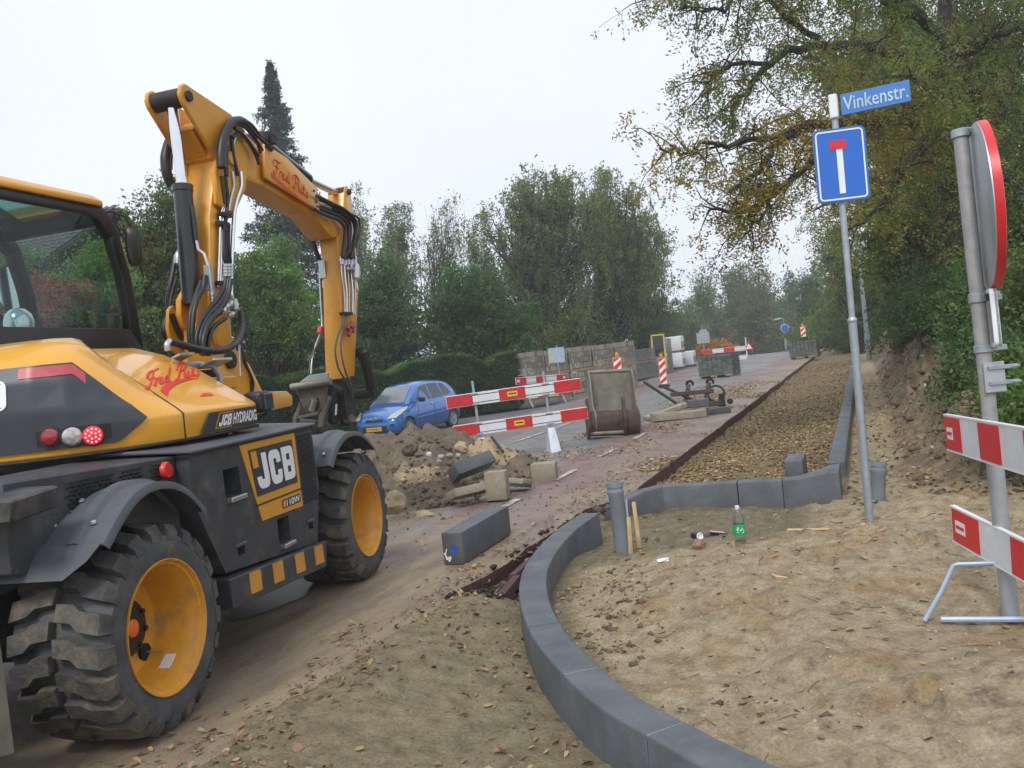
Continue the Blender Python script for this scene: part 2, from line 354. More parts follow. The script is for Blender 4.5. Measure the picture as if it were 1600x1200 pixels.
BARK = M('tree bark', (.030, .025, .021), .9, var=.35, scale=6, bump=.5, bscale=20)
BARKL = M('birch bark', (.30, .28, .25), .85, var=.5, scale=5, bump=.3)
CLOD = M('clods of brown soil', (.105, .078, .05), .9, var=.4, scale=5, bump=.5, bscale=40)
CLODS = M('clods of sandy soil', (.40, .31, .185), .9, var=.25, scale=6, bump=.4, bscale=50)
STONE = M('pale rubble stone', (.40, .36, .31), .8, var=.3, scale=9, bump=.3)
LEAFD = leafmat('fallen leaves', [(.17, .10, .06), (.25, .14, .08), (.12, .075, .05), (.36, .23, .09), (.20, .125, .08), (.28, .15, .075), (.31, .26, .13), (.15, .10, .065)], 0, 1.0)
# the ground: sand, brown soil, leaf mould, grass, wetness - by zone attributes
def groundmat():
    m = bpy.data.materials.new('site ground'); m.use_nodes = True; nt = m.node_tree; L = nt.links.new; b = nt.nodes['Principled BSDF']
    tc = _n(nt, 'ShaderNodeTexCoord'); za = _n(nt, 'ShaderNodeAttribute', attribute_name='zone'); sp = _n(nt, 'ShaderNodeSeparateColor'); L(za.outputs['Color'], sp.inputs[0])
    def noise(sc, d=8, r=.62):
        n = _n(nt, 'ShaderNodeTexNoise'); n.inputs['Scale'].default_value = sc; n.inputs['Detail'].default_value = d; n.inputs['Roughness'].default_value = r; L(tc.outputs['Object'], n.inputs['Vector']); return n.outputs['Fac']
    def ramp(f, st):
        c = _n(nt, 'ShaderNodeValToRGB'); e = c.color_ramp.elements
        while len(e) < len(st): e.new(.5)
        for i, (p, q) in enumerate(st): e[i].position = p; e[i].color = (*q, 1)
        L(f, c.inputs[0]); return c.outputs[0]
    def mix(f, a, c):
        x = _n(nt, 'ShaderNodeMix', data_type='RGBA'); L(f, x.inputs[0]); L(a, x.inputs[6]); L(c, x.inputs[7]); return x.outputs[2]
    n1, n2, n3 = noise(1.7), noise(9), noise(60, 5)
    soil = ramp(n2, [(.3, (.16, .125, .072)), (.5, (.255, .205, .122)), (.68, (.33, .275, .17))])
    sand = ramp(n2, [(.28, (.175, .135, .085)), (.45, (.31, .245, .155)), (.62, (.395, .32, .21)), (.75, (.47, .395, .275))])
    grass = ramp(n2, [(.3, (.035, .05, .015)), (.6, (.09, .11, .03)), (.75, (.16, .13, .05))])
    leaf = ramp(noise(26, 6, .7), [(.3, (.085, .065, .04)), (.48, (.17, .13, .075)), (.6, (.25, .18, .09)), (.7, (.10, .075, .045))])
    # break the zone edges up
    def jag(ch, k=.5):
        a = _n(nt, 'ShaderNodeMath', operation='MULTIPLY_ADD'); L(n1, a.inputs[0]); a.inputs[1].default_value = k; L(ch, a.inputs[2])
        r = _n(nt, 'ShaderNodeMapRange'); r.inputs[1].default_value = .5 + k * .5 - .22; r.inputs[2].default_value = .5 + k * .5 + .22; L(a.outputs[0], r.inputs[0]); return r.outputs[0]
    sand = mix(ramp(noise(2.6, 6, .65), [(.50, (0, 0, 0)), (.64, (.75, .75, .75))]), sand, ramp(n2, [(.3, (.20, .125, .06)), (.7, (.36, .25, .125))])); sand = mix(ramp(noise(5.5, 8, .7), [(.56, (0, 0, 0)), (.66, (.8, .8, .8))]), sand, ramp(n2, [(.3, (.13, .10, .07)), (.7, (.24, .19, .13))]))
    col = mix(jag(sp.outputs['Red']), soil, sand); col = mix(jag(sp.outputs['Green']), col, grass)
    za2 = _n(nt, 'ShaderNodeAttribute', attribute_name='leafy'); col = mix(jag(za2.outputs['Fac']), col, leaf)
    inv = _n(nt, 'ShaderNodeMath', operation='SUBTRACT'); inv.inputs[0].default_value = 1; L(za.outputs['Alpha'], inv.inputs[1]); col = mix(jag(inv.outputs[0]), col, ramp(n2, [(.3, (.10, .072, .045)), (.5, (.19, .14, .088)), (.7, (.29, .225, .145))]))
    g = _n(nt, 'ShaderNodeMapRange'); g.inputs[1].default_value = .3; g.inputs[2].default_value = .7; g.inputs[3].default_value = .72; g.inputs[4].default_value = 1.25; L(n3, g.inputs[0])
    mu = _n(nt, 'ShaderNodeMix', data_type='RGBA', blend_type='MULTIPLY'); mu.inputs[0].default_value = 1; L(col, mu.inputs[6]); L(g.outputs[0], mu.inputs[7]); col = mu.outputs[2]
    wet = jag(sp.outputs['Blue'], .35)
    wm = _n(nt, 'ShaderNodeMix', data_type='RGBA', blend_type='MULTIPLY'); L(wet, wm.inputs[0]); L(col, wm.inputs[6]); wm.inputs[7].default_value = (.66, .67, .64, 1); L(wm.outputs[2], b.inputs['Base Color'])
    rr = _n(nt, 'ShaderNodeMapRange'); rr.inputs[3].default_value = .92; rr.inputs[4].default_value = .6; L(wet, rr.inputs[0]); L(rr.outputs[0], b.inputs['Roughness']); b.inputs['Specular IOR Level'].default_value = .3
    ad = _n(nt, 'ShaderNodeMath', operation='MULTIPLY_ADD'); L(n3, ad.inputs[0]); ad.inputs[1].default_value = .35; L(noise(18, 9, .7), ad.inputs[2])
    bp = _n(nt, 'ShaderNodeBump'); bp.inputs['Strength'].default_value = .85; bp.inputs['Distance'].default_value = .035; L(ad.outputs[0], bp.inputs['Height']); L(bp.outputs[0], b.inputs['Normal']); return m
GROUND = groundmat()
def roadmat():                                # object x = l (across), y = s (along)
    m = bpy.data.materials.new('road surface'); m.use_nodes = True; nt = m.node_tree; L = nt.links.new; b = nt.nodes['Principled BSDF']
    tc = _n(nt, 'ShaderNodeTexCoord'); sx = _n(nt, 'ShaderNodeSeparateXYZ'); L(tc.outputs['Object'], sx.inputs[0])
    def noise(sc, d=7, r=.6, stretch=None):
        n = _n(nt, 'ShaderNodeTexNoise'); n.inputs['Scale'].default_value = sc; n.inputs['Detail'].default_value = d; n.inputs['Roughness'].default_value = r
        if stretch: mp = _n(nt, 'ShaderNodeMapping'); mp.inputs['Scale'].default_value = stretch; L(tc.outputs['Object'], mp.inputs[0]); L(mp.outputs[0], n.inputs['Vector'])
        else: L(tc.outputs['Object'], n.inputs['Vector'])
        return n.outputs['Fac']
    def rng(f, a, c, x=0, y=1):
        r = _n(nt, 'ShaderNodeMapRange'); r.inputs[1].default_value = a; r.inputs[2].default_value = c; r.inputs[3].default_value = x; r.inputs[4].default_value = y; L(f, r.inputs[0]); return r.outputs[0]
    def mth(op, a, c=None, k=None):
        x = _n(nt, 'ShaderNodeMath', operation=op); L(a, x.inputs[0])
        if c is not None: L(c, x.inputs[1])
        if k is not None: x.inputs[1].default_value = k
        return x.outputs[0]
    def mix(f, a, c):
        x = _n(nt, 'ShaderNodeMix', data_type='RGBA'); L(f, x.inputs[0])
        for k, v in ((6, a), (7, c)):
            if isinstance(v, tuple): x.inputs[k].default_value = (*v, 1)
            else: L(v, x.inputs[k])
        return x.outputs[2]
    l, s = sx.outputs[0], sx.outputs[1]; grain = noise(90, 4)
    asp = mix(rng(noise(3), .35, .65), (.135, .132, .132), (.205, .20, .195)); red = mix(rng(noise(4), .35, .65), (.15, .098, .088), (.225, .160, .142))
    wob = mth('MULTIPLY_ADD', noise(2.5), k=.05); lw = mth('ADD', l, wob)
    right = rng(lw, -3.90, -3.85); left = mth('MULTIPLY', rng(lw, -6.62, -6.67), rng(lw, -8.55, -8.5))
    base = mix(mth('MAXIMUM', right, left), asp, red)
    n1 = noise(.55, 8, .65); ns = noise(2.2, 9, .7, (2.4, .55, 1))
    sw = mth('MULTIPLY_ADD', n1, k=-7.0); sw2 = mth('ADD', s, sw)            # mud dragged over the near end by the machine
    near = rng(sw2, 6.6, 3.2); near = mth('MULTIPLY', near, rng(ns, .33, .5))
    pat = mth('MULTIPLY', rng(noise(.9, 8, .66), .50, .66), rng(s, 60, 20)); edge = mth('MULTIPLY', rng(lw, -3.3, -2.6), rng(noise(1.3, 7), .40, .56))
    spill = mth('MULTIPLY', rng(noise(1.1, 8), .36, .5), mth('MULTIPLY', rng(s, 14.5, 10.5), rng(l, -4.2, -4.9)))
    mud = mth('MAXIMUM', mth('MAXIMUM', near, mth('MULTIPLY', pat, k=.6)), mth('MAXIMUM', edge, spill))
    mudc = mix(rng(ns, .35, .65), (.185, .145, .088), (.30, .24, .155))
    base = mix(mth('MULTIPLY', mud, k=.93), base, mudc)
    g = rng(grain, .3, .7, .78, 1.2); x = _n(nt, 'ShaderNodeMix', data_type='RGBA', blend_type='MULTIPLY'); x.inputs[0].default_value = 1; L(base, x.inputs[6]); L(g, x.inputs[7]); L(x.outputs[2], b.inputs['Base Color'])
    wet = rng(noise(.8, 5), .42, .62); ro = rng(wet, 0, 1, .72, .42); L(ro, b.inputs['Roughness']); b.inputs['Specular IOR Level'].default_value = .4
    hb = mth('ADD', mth('MULTIPLY', grain, k=.3), mth('MULTIPLY', mud, noise(25, 8, .7)))
    bp = _n(nt, 'ShaderNodeBump'); bp.inputs['Strength'].default_value = .5; bp.inputs['Distance'].default_value = .02; L(hb, bp.inputs['Height']); L(bp.outputs[0], b.inputs['Normal']); return m
ROAD = roadmat()
ROADP = M('worn white road paint', (.50, .48, .42), .7, var=.15, scale=9, dirt=((.20, .165, .12), .75, 5))
ASPH = M('grey parking asphalt', (.12, .12, .122), .8, var=.25, scale=4, bump=.2, bscale=60, dirt=((.2, .16, .1), .3, 2))
REDK = M('dark red asphalt edge', (.085, .035, .033), .7, var=.35, scale=12, bump=.4)
for _m in (PAVT, PAVG, PAVD):            # each paver its own shade
    _nt = _m.node_tree; _b = _nt.nodes['Principled BSDF']; _s = _b.inputs['Base Color'].links[0].from_socket; _g = _nt.nodes.new('ShaderNodeNewGeometry'); _r = _nt.nodes.new('ShaderNodeMapRange'); _r.inputs[3].default_value = .62; _r.inputs[4].default_value = 1.25
    _x = _nt.nodes.new('ShaderNodeMix'); _x.data_type = 'RGBA'; _x.blend_type = 'MULTIPLY'; _x.inputs[0].default_value = 1; _nt.links.new(_g.outputs['Random Per Island'], _r.inputs[0]); _nt.links.new(_s, _x.inputs[6]); _nt.links.new(_r.outputs[0], _x.inputs[7]); _nt.links.new(_x.outputs[2], _b.inputs['Base Color'])
MORT = M('pale joint dust', (.27, .28, .28), .85, var=.3, scale=20)
WATER = M('puddle water', (.09, .08, .062), .32, var=.15, spec=.6)
# ================================================================== ground
ARC = [(-2.59, 7.96), (-2.60, 7.3), (-2.55, 6.75), (-2.47, 6.28), (-2.38, 5.88), (-2.26, 5.52), (-2.13, 5.2), (-2.0, 4.92), (-1.8, 4.55), (-1.62, 4.27),
       (-1.41, 3.99), (-1.26, 3.79), (-1.1, 3.62), (-.9, 3.45), (-.7, 3.27), (-.45, 3.08), (-.1, 2.85), (.35, 2.62), (.9, 2.4), (1.6, 2.2)]
EDGE = -2.60
_A = np.array(ARC)
def arcdist(l, s):                      # signed: positive on the sand side
    l = np.asarray(l, float); s = np.asarray(s, float); best = np.full(l.shape, 1e9); sg = np.ones(l.shape)
    for (a, b), (c, d) in zip(ARC[:-1], ARC[1:]):
        ux, uy = c - a, d - b; L2 = ux * ux + uy * uy; t = np.clip(((l - a) * ux + (s - b) * uy) / L2, 0, 1)
        qx, qy = l - a - t * ux, s - b - t * uy; dd = np.hypot(qx, qy); m = dd < best
        best = np.where(m, dd, best); sg = np.where(m, np.where(ux * qy - uy * qx > 0, 1, -1), sg)
    return best * sg
_dr = random.Random(5); DENTS = [(_dr.uniform(-1.9, 2.4), 2.7 + 5.2 * _dr.random(), _dr.uniform(0, 3.14), _dr.uniform(.03, .06)) for _ in range(46)]
def dents(l, s):                        # boot prints: a sunk sole with a pushed-up rim
    z = np.zeros(np.shape(l))
    for a, b, t, d in DENTS:
        x = (l - a) * math.cos(t) + (s - b) * math.sin(t); y = -(l - a) * math.sin(t) + (s - b) * math.cos(t); r = np.sqrt((x / .15) ** 2 + (y / .065) ** 2)
        z = z - d * sm(r, 1.05, .7) + d * .45 * np.exp(-((r - 1.3) / .22) ** 2)
    return z
def ground_off(l, s, detail=True):
    l = np.asarray(l, float); s = np.asarray(s, float); ad = arcdist(l, s)
    ad = np.where(s > 7.96, np.maximum(ad, l - EDGE - .25), ad)
    n_l = fbm(l, s, .9, 3); n_m = fbm(l + 40, s, 3.1, 4); n_s = fbm(l, s + 90, 11, 3)
    road = l < EDGE - .28 * (1 - sm(s, 8.65, 9.35)); EG = EDGE - .28 * (1 - sm(s, 8.65, 9.35))
    # outside the curve: the stripped strip in front of the new kerb
    fore = -.004 - .125 * sm(l + .18 * n_l, -2.75, -1.75) * sm(-ad, 1.5, .25) - .02 * sm(l, -2.8, -2.3) + .028 * n_m + .014 * n_s
    fore = np.where((s > 5.6) & (l < -2.2), -.10 - .03 * sm(s, 5.6, 6.5) + .04 * n_m + .02 * n_s, fore)
    # sand inside it
    hump = .16 * sm(ad, .35, 1.5) * sm(s, 8.3, 6.6) + .11 * n_l * sm(ad, .2, 1) + .05 * n_m * sm(ad, .1, .8) + .028 * n_s * sm(ad, .0, .5) + dents(l, s) * sm(ad, .15, .5)
    sand = -.05 + hump - .055 * sm(ad, .7, .15) * sm(s, 5, 6.5)
    low = sm(s, 6.9, 8.0) * sm(l, .2, -.5); sand = sand - .10 * low
    flat_ = np.exp(-(((l - .40) / .75) ** 2 + ((s - 5.1) / .7) ** 2)); sand = sand * (1 - flat_) + flat_ * (-.012 + .012 * n_s)
    # dug-out lane and its bank
    lane = -.17 + .03 * n_m + .02 * n_s
    gut = -.12 + .04 * n_m
    lump = np.clip(.5 + 1.6 * fbm(l, s, .55, 4), 0, 1.6)
    bank = sm(l + .30 * n_l, .22, 1.25) * sm(s, 8.6, 11.5) * (.40 + .85 * lump + .55 * n_m + .22 * n_s) * sm(s, 75, 45) * (1 - .35 * sm(s, 14, 11))
    bank = bank + sm(l, 2.6, 9) * sm(s, 4, 14) * .5
    z = np.where(ad < 0, fore, sand)
    z = np.where((~road) & (l < -.45) & (s > 9.42), lane, z)
    side = np.where(l > -.45, gut * sm(s, 8.6, 9.3) + sand * (1 - sm(s, 8.6, 9.3)) + bank, z); z = np.where(l > -.45, side, z)
    spread = -.028 + .048 * sm(l + 1.1 * n_l + .4 * n_m, -3.6, -2.5) + .012 * n_s; near_ = sm(s, 6.0, 5.2)
    z = np.where(road, near_ * spread - .06 * (1 - near_), z)
    z = np.where((~road) & (l < -2.2) & (s < 5.6), z + .03 * sm(l, -2.2, -2.55), z)
    left = l < -9.4; z = np.where(left, -.03 + .03 * n_l - .19 * sm(l, -9.5, -10.9), z)
    return z
def gpt(l, s, up=0): return LS(l, s, float(ground_off(np.array([l]), np.array([s]))[0]) + up)
def gxy(x, y, up=0): l, s = to_ls(x, y); return gpt(l, s, up)
def axis_pts(*seg):
    out = []
    for a, b, st in seg: out += list(np.arange(a, b - 1e-6, st))
    return np.array(out + [seg[-1][1]])
LA = axis_pts((-500, -60, 40), (-60, -14, 3), (-14, -9.44, .5), (-9.44, -9.36, .06), (-9.36, -3.6, .6), (-3.6, -2.96, .08), (-2.96, 3.0, .04), (3.0, 6.0, .12), (6, 16, .6), (16, 60, 4), (60, 500, 40))
SA = axis_pts((-60, -4, 6), (-4, 1.6, .35), (1.6, 9.0, .04), (9.0, 10.0, .06), (10, 20, .12), (20, 40, .3), (40, 90, 1.2), (90, 200, 8), (200, 900, 70))
LL, SS = np.meshgrid(LA, SA); OFF = ground_off(LL, SS)
GV = np.stack([DY * LL + DX * SS, -DX * LL + DY * SS, zb(SS) + OFF], -1).reshape(-1, 3)
nl, ns = len(LA), len(SA); ii = (np.arange(ns - 1)[:, None] * nl + np.arange(nl - 1)[None]).ravel()
gme = rawmesh('ground', GV, np.stack([ii, ii + 1, ii + nl + 1, ii + nl], 1))
adg = arcdist(LL, SS); inside = (adg > 0) | ((SS > 7.96) & (LL > EDGE))
sandz = np.where(inside & (SS < 9.45), 1.0, .22)
sandz = np.where((LL > -.45) & (SS >= 9.45), .62 * sm(LL, 1.1, .2) + .22, sandz)
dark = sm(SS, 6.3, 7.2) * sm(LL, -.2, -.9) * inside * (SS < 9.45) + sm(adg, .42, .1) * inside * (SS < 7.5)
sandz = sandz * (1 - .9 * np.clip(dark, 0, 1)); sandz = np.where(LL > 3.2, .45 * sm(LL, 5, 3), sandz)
grassz = np.where(LL < -9.45, sm(LL, -11.8, -12.6), 0) + sm(LL, 2.6, 4.0) * sm(SS, 5, 8) * .75 + sm(SS, 70, 95)
leafz = np.where((LL > EDGE + .03) & (LL < -.3) & (SS > 9.5), .95, 0) + .5 * sm(LL, .0, .8) * sm(SS, 8.8, 10.5)
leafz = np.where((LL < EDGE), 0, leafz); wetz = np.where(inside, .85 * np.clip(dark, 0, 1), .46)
wetz = np.where((LL > -.45) & (SS > 9), .3, wetz)
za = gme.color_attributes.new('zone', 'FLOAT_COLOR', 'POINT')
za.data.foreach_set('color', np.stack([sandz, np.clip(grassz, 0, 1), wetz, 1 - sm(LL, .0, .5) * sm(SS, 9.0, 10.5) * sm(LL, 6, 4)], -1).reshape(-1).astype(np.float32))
lf = gme.attributes.new('leafy', 'FLOAT', 'POINT'); lf.data.foreach_set('value', np.clip(leafz, 0, 1).reshape(-1).astype(np.float32))
gme.shade_smooth(); ground = link('ground', gme, GROUND); props(ground, kind='structure')
# ------------------------------------------------------------------ road slab: object axes run across (x) and along (y) the road
RM = Matrix(((DY, DX, 0, 0), (-DX, DY, 0, 0), (0, 0, 1, 0), (0, 0, 0, 1)))
def road_edge(s):
    return EDGE - .28 * (1 - float(sm(s, 8.65, 9.35))) + (.02 * fbm(np.array([s]), np.array([3.1]), 4, 4)[0] * 2 if s > 5.6 else 0) - (.35 * max(0, 1 - abs(s - 5.75) / .35) * (.6 + fbm(np.array([s]), np.array([9.]), 9, 3)[0]) if s > 5.2 else 0)
rows = []; rl = list(np.linspace(-9.4, -2.75, 24))
rl = list(np.linspace(-9.4, -3.1, 24))
srow = list(np.arange(-8, 5, 1.0)) + list(np.arange(5, 16, .08)) + list(np.arange(16, 90, 1.0))
for s in srow:
    e = road_edge(s); z = float(zb(s)); j = float(fbm(np.array([s]), np.array([1.]), 7, 3)[0]) * .01
    rows.append([Vector((x, s, z + .004 + .012 * float(vnoise(x * .9, s * .8)))) for x in rl] + [Vector((e - .05, s, z + .004)), Vector((e, s, z - .006 + j)), Vector((e + .006, s, z - .05)), Vector((e - .015 + j, s, z - .30))])
road = MB().grid(rows).build('road', [ROAD, REDK], smooth=30); road.matrix_world = RM; props(road, kind='structure')
for p in road.data.polygons:
    if p.normal.x > .55: p.material_index = 1
ROAD_NC = len(rows[0])
def marking(l, s0, s1, w=.10):
    mb = MB(); n = max(2, int((s1 - s0) / .25) + 1); rr = []
    for s in np.linspace(s0, s1, n): rr.append([Vector((l + dx, s, float(zb(s)) + .012 + .012 * float(vnoise((l + dx) * .9, s * .8)))) for dx in (-w / 2, w / 2)])
    mb.sheet(rr, .003, (0, 0, 1)); o = mb.build('road_marking', ROADP); o.matrix_world = RM; props(o, kind='structure')
for k in range(4): marking(-3.93, 8.55 + 2.15 * k, 9.45 + 2.15 * k)
for k in range(3): marking(-6.6, 15.9 + 6.2 * k, 19.6 + 6.2 * k)
marking(-6.6, 7.0, 10.5)
# driveway on the left where the car stands
mb = MB(); rr = []
for s in np.linspace(9, 60, 50): rr.append([LS(x, s, .004 - .19 * float(sm(x, -9.5, -10.9))) for x in (-14.5, -12.6, -11, -10.6, -10.2, -9.8, -9.42, -9.405)])
drive = mb.grid(rr).build('pavement', ASPH); props(drive, kind='structure')
# puddle under the machine
pd = []
for k in range(28):
    a = 2 * math.pi * k / 28; r = 1 + .35 * float(fbm(np.array([math.cos(a) * 1.3]), np.array([math.sin(a) * 1.3]), 1.2, 3)[0])
    pd.append(LS(-4.40 + .22 * r * math.cos(a), 5.55 + .55 * r * math.sin(a), .016))
pud = MB().add(pd, [tuple(range(28))]).build('puddle', WATER); props(pud, kind='structure')
# ------------------------------------------------------------------ kerbs
def arclen_resample(P, st):
    P = [Vector(p) for p in P]; d = [0]
    for a, b in zip(P[:-1], P[1:]): d.append(d[-1] + (b - a).length)
    out = []
    for t in np.arange(0, d[-1], st):
        k = max(i for i in range(len(d)) if d[i] <= t + 1e-9); k = min(k, len(P) - 2); f = (t - d[k]) / (d[k + 1] - d[k]); out.append(P[k].lerp(P[k + 1], f))
    return out, d[-1]
AC, AL = arclen_resample([(a, b, 0) for a, b in ARC], .05)
for _ in range(6): AC = [AC[0]] + [(AC[i - 1] + AC[i] * 2 + AC[i + 1]) / 4 for i in range(1, len(AC) - 1)] + [AC[-1]]
kerb = empty('curved_kerb', None, None); props(kerb, kind='structure')
cuts = [0, 15, 28, 40, 53, 68, 84, 100, 118, 136, len(AC) - 1]
for a, b in zip(cuts[:-1], cuts[1:]):
    if a >= len(AC) - 1: break
    b = min(b, len(AC) - 1); Rg = []; jz = random.uniform(-.003, .003); idx = list(range(a, b + 1))
    for k in idx:
        p = AC[k]; d = (AC[min(k + 1, len(AC) - 1)] - AC[max(k - 1, 0)]).normalized(); nrm = Vector((-d.y, d.x, 0))
        q = p + d * (.006 if k == a else (-.006 if k == b else 0)); sh = -1
        ring = []
        for w, z in ((-.10, -.22), (-.096, .092), (-.089, .10), (.089, .10), (.096, .092), (.096, -.22)):
            c = q - nrm * w; ring.append(LS(c.x, c.y, z + jz))
        Rg.append(ring)
    MB().rings(Rg).build('kerb_stone', CONC, kerb, bevel=.0025, smooth=24)
for k in cuts[1:-1]:
    p = AC[k]; d = (AC[k + 1] - AC[k - 1]).normalized(); nrm = Vector((-d.y, d.x, 0)); mb = MB(); Rg = []
    for e in (-.009, .009): Rg.append([LS((p + d * e - nrm * w).x, (p + d * e - nrm * w).y, z) for w, z in ((-.088, -.18), (-.088, .0945), (.088, .0945), (.088, -.18))])
    mb.rings(Rg).build('joint_mortar', MORT, kerb, smooth=0)
kb2 = empty('cross_kerb', None, None); props(kb2, kind='structure')
def kstone(P, parent, mat, tops=None, wid=.16, bot=-.2, name='kerb_stone'):
    Rg = []
    for i, (l, s) in enumerate(P):
        a = Vector((*P[max(i - 1, 0)], 0)); b = Vector((*P[min(i + 1, len(P) - 1)], 0)); d = (b - a).normalized(); n = Vector((-d.y, d.x, 0)); c = Vector((l, s, 0)); t = tops[i] if tops else .1
        Rg.append([LS(q.x, q.y, z) for q, z in ((c - n * wid / 2, bot), (c - n * wid / 2, t - .012), (c - n * (wid / 2 - .012), t), (c + n * (wid / 2 - .012), t), (c + n * wid / 2, t - .012), (c + n * wid / 2, bot))])
    return MB().rings(Rg).build(name, mat, parent, bevel=.003)
kstone([(-2.62, 8.72), (-2.53, 8.98), (-2.40, 9.20), (-2.20, 9.38)], kb2, CONCD, [.0, .045, .08, .1])
kstone([(-2.195, 9.38), (-1.72, 9.40), (-1.385, 9.40)], kb2, CONC)
kstone([(-1.375, 9.40), (-1.05, 9.40), (-.925, 9.40)], kb2, CONC)
# transition block with a flared top
mb = MB(); Rg = []
for l, w, t in ((-.92, .16, .10), (-.75, .2, .105), (-.6, .32, .135), (-.48, .46, .155), (-.36, .52, .16)):
    Rg.append([LS(l, 9.32, -.35), LS(l, 9.32, t - .01), LS(l, 9.33, t), LS(l, 9.32 + w, t), LS(l, 9.32 + w, -.35)])
mb.rings(Rg).build('kerb_stone', CONCD, kb2, bevel=.005)
kb3 = empty('lane_kerb', None, None); props(kb3, kind='structure')
s = 10.55; k = 0
while s < 60:
    e = s + 1.0
    kstone([(-.43, s + .004), (-.43, e - .004)], kb3, CONC, [.06 + .006 * math.sin(k), .06 + .006 * math.sin(k + 1)], .19, -.25); s = e; k += 1
# blocks lying loose
def block(name, label, cat, pos, size, rot, mat, group=None, bev=.012, chip=.0):
    mb = MB(); mb.box((0, 0, size[2] / 2), size); o = mb.build(name, mat, bevel=bev, seg=2)
    if chip:
        for v in o.data.vertices: v.co += Vector((random.uniform(-chip, chip), random.uniform(-chip, chip), random.uniform(-chip, chip)))
    o.matrix_world = Matrix.Translation(pos) @ rot.to_4x4(); props(o, label, cat, group); return o
AZ = -math.degrees(math.atan2(DX, DY))        # heading of the road as a z rotation
SLP = euler(x=math.degrees(math.atan(SL)))
def rz(d): return euler(z=d)
pA, pB = LS(-3.40, 6.42), LS(-3.24, 7.55)
kbk = block('kerb_block', 'long grey concrete kerb block with blue paint dot, alone on the red strip', 'kerb block', LS(-3.33, 6.99, .01), (.19, 1.13, .27), rz(AZ + 2) @ SLP, CONCD)
mb = MB(); mb.lathe([(.0, 0), (.028, 0), (.03, .002)], (.012, -.566, .13), (0, -1, 0), 12)
o = mb.build('paint_dot', M('blue marking paint', (.01, .10, .62), .5, var=.25, scale=40), kbk)
mb = MB()
for x, z, w, h in ((-.07, .08, .012, .05), (-.055, .055, .03, .02), (-.04, .045, .018, .03), (-.062, .11, .007, .05), (-.028, .06, .012, .025)): mb.box((x, -.567, z), (w, .003, h), euler(y=random.uniform(-25, 25)))
mb.build('chalk_mark', WHT, kbk)
block('upright_kerb', 'short dark kerb stone standing in the leaves just behind the cross kerb', 'kerb block', LS(-.86, 10.45, -.25), (.20, .62, .42), rz(AZ) @ SLP, CONCD)
# ================================================================== vegetation
L_BIRCH = leafmat('birch leaves', [(0.104, 0.165, 0.040), (0.140, 0.211, 0.052), (0.183, 0.244, 0.069), (0.110, 0.172, 0.052), (0.256, 0.251, 0.063)], .45, .22, ((.20, .14, .03), .74))
L_DARK = leafmat('dark shrub leaves', [(0.049, 0.116, 0.032), (0.073, 0.158, 0.040), (0.104, 0.198, 0.052), (0.059, 0.132, 0.040)], .45, .4)
L_HAZEL = leafmat('light shrub leaves', [(0.104, 0.205, 0.041), (0.140, 0.264, 0.052), (0.183, 0.310, 0.069), (0.085, 0.165, 0.041)], .45, .5)
L_SPRUCE = leafmat('spruce needles', [(.022, .046, .032), (.032, .06, .038), (.042, .072, .042)], .05, .6)
L_ROB = leafmat('robinia leaves', [(0.116, 0.198, 0.039), (0.152, 0.231, 0.044), (0.207, 0.257, 0.046), (0.098, 0.165, 0.038), (0.268, 0.271, 0.046)], .45, .45, ((.36, .27, .045), .70))
L_ROBY = leafmat('turning robinia leaves', [(.24, .21, .035), (.38, .28, .035), (.17, .18, .038), (.44, .30, .04), (.26, .18, .035)], .45, .5, ((.38, .20, .02), .66))
L_MIX = leafmat('mixed autumn leaves', [(0.067, 0.132, 0.034), (0.098, 0.165, 0.039), (0.152, 0.205, 0.048), (0.073, 0.139, 0.046)], .45, .3, ((.24, .17, .03), .66))
L_FAR = leafmat('far leaves', [(0.073, 0.152, 0.046), (0.104, 0.191, 0.055), (0.146, 0.218, 0.063)], .45, .12, ((.28, .13, .03), .70))
L_LIME = leafmat('lime green leaves', [(.10, .19, .03), (.14, .24, .04), (.18, .26, .05)], .4, .4)
L_FIRE = leafmat('autumn orange leaves', [(.42, .16, .02), (.55, .27, .03), (.34, .10, .02), (.45, .30, .05)], .3, .6)
L_RED = leafmat('red creeper leaves', [(.30, .07, .04), (.38, .10, .05), (.22, .05, .03), (.12, .10, .03)], .3, .6)
L_HEDGE = leafmat('clipped hedge leaves', [(0.029, 0.077, 0.025), (0.044, 0.103, 0.032), (0.061, 0.129, 0.039)], .32, .8)
L_HEDGET = leafmat('hedge top shoots', [(0.091, 0.185, 0.039), (0.122, 0.224, 0.052), (0.067, 0.139, 0.037)], .32, .8)
L_IVY = leafmat('bank undergrowth', [(0.049, 0.106, 0.030), (0.079, 0.152, 0.039), (0.110, 0.185, 0.052), (0.061, 0.092, 0.034)], .32, .6, ((.22, .14, .04), .80))
def leafquads(P, size, asp=.5, down=0.0, flat=0.0, rng=RNG):
    N = len(P); u = rng.normal(size=(N, 3)); u[:, 2] -= down; u /= np.linalg.norm(u, axis=1)[:, None]
    w = rng.normal(size=(N, 3)); w[:, 2] *= (1 - flat); w -= u * (w * u).sum(1)[:, None]; w /= np.linalg.norm(w, axis=1)[:, None]
    sz = size * rng.uniform(.6, 1.3, (N, 1)); hw = sz * asp * .5; m = P + u * sz * .45
    V = np.stack([P, m + w * hw, P + u * sz, m - w * hw], 1).reshape(-1, 3); i = np.arange(N)[:, None] * 4 + np.arange(4)[None]
    return V, i
def crown(name, P, size, mat, parent, asp=.5, down=0., flat=0., kind=None):
    V, Q = leafquads(np.asarray(P), size, asp, down, flat); o = link(name, rawmesh(name, V, Q), mat, parent)
    if kind: o['kind'] = kind
    return o
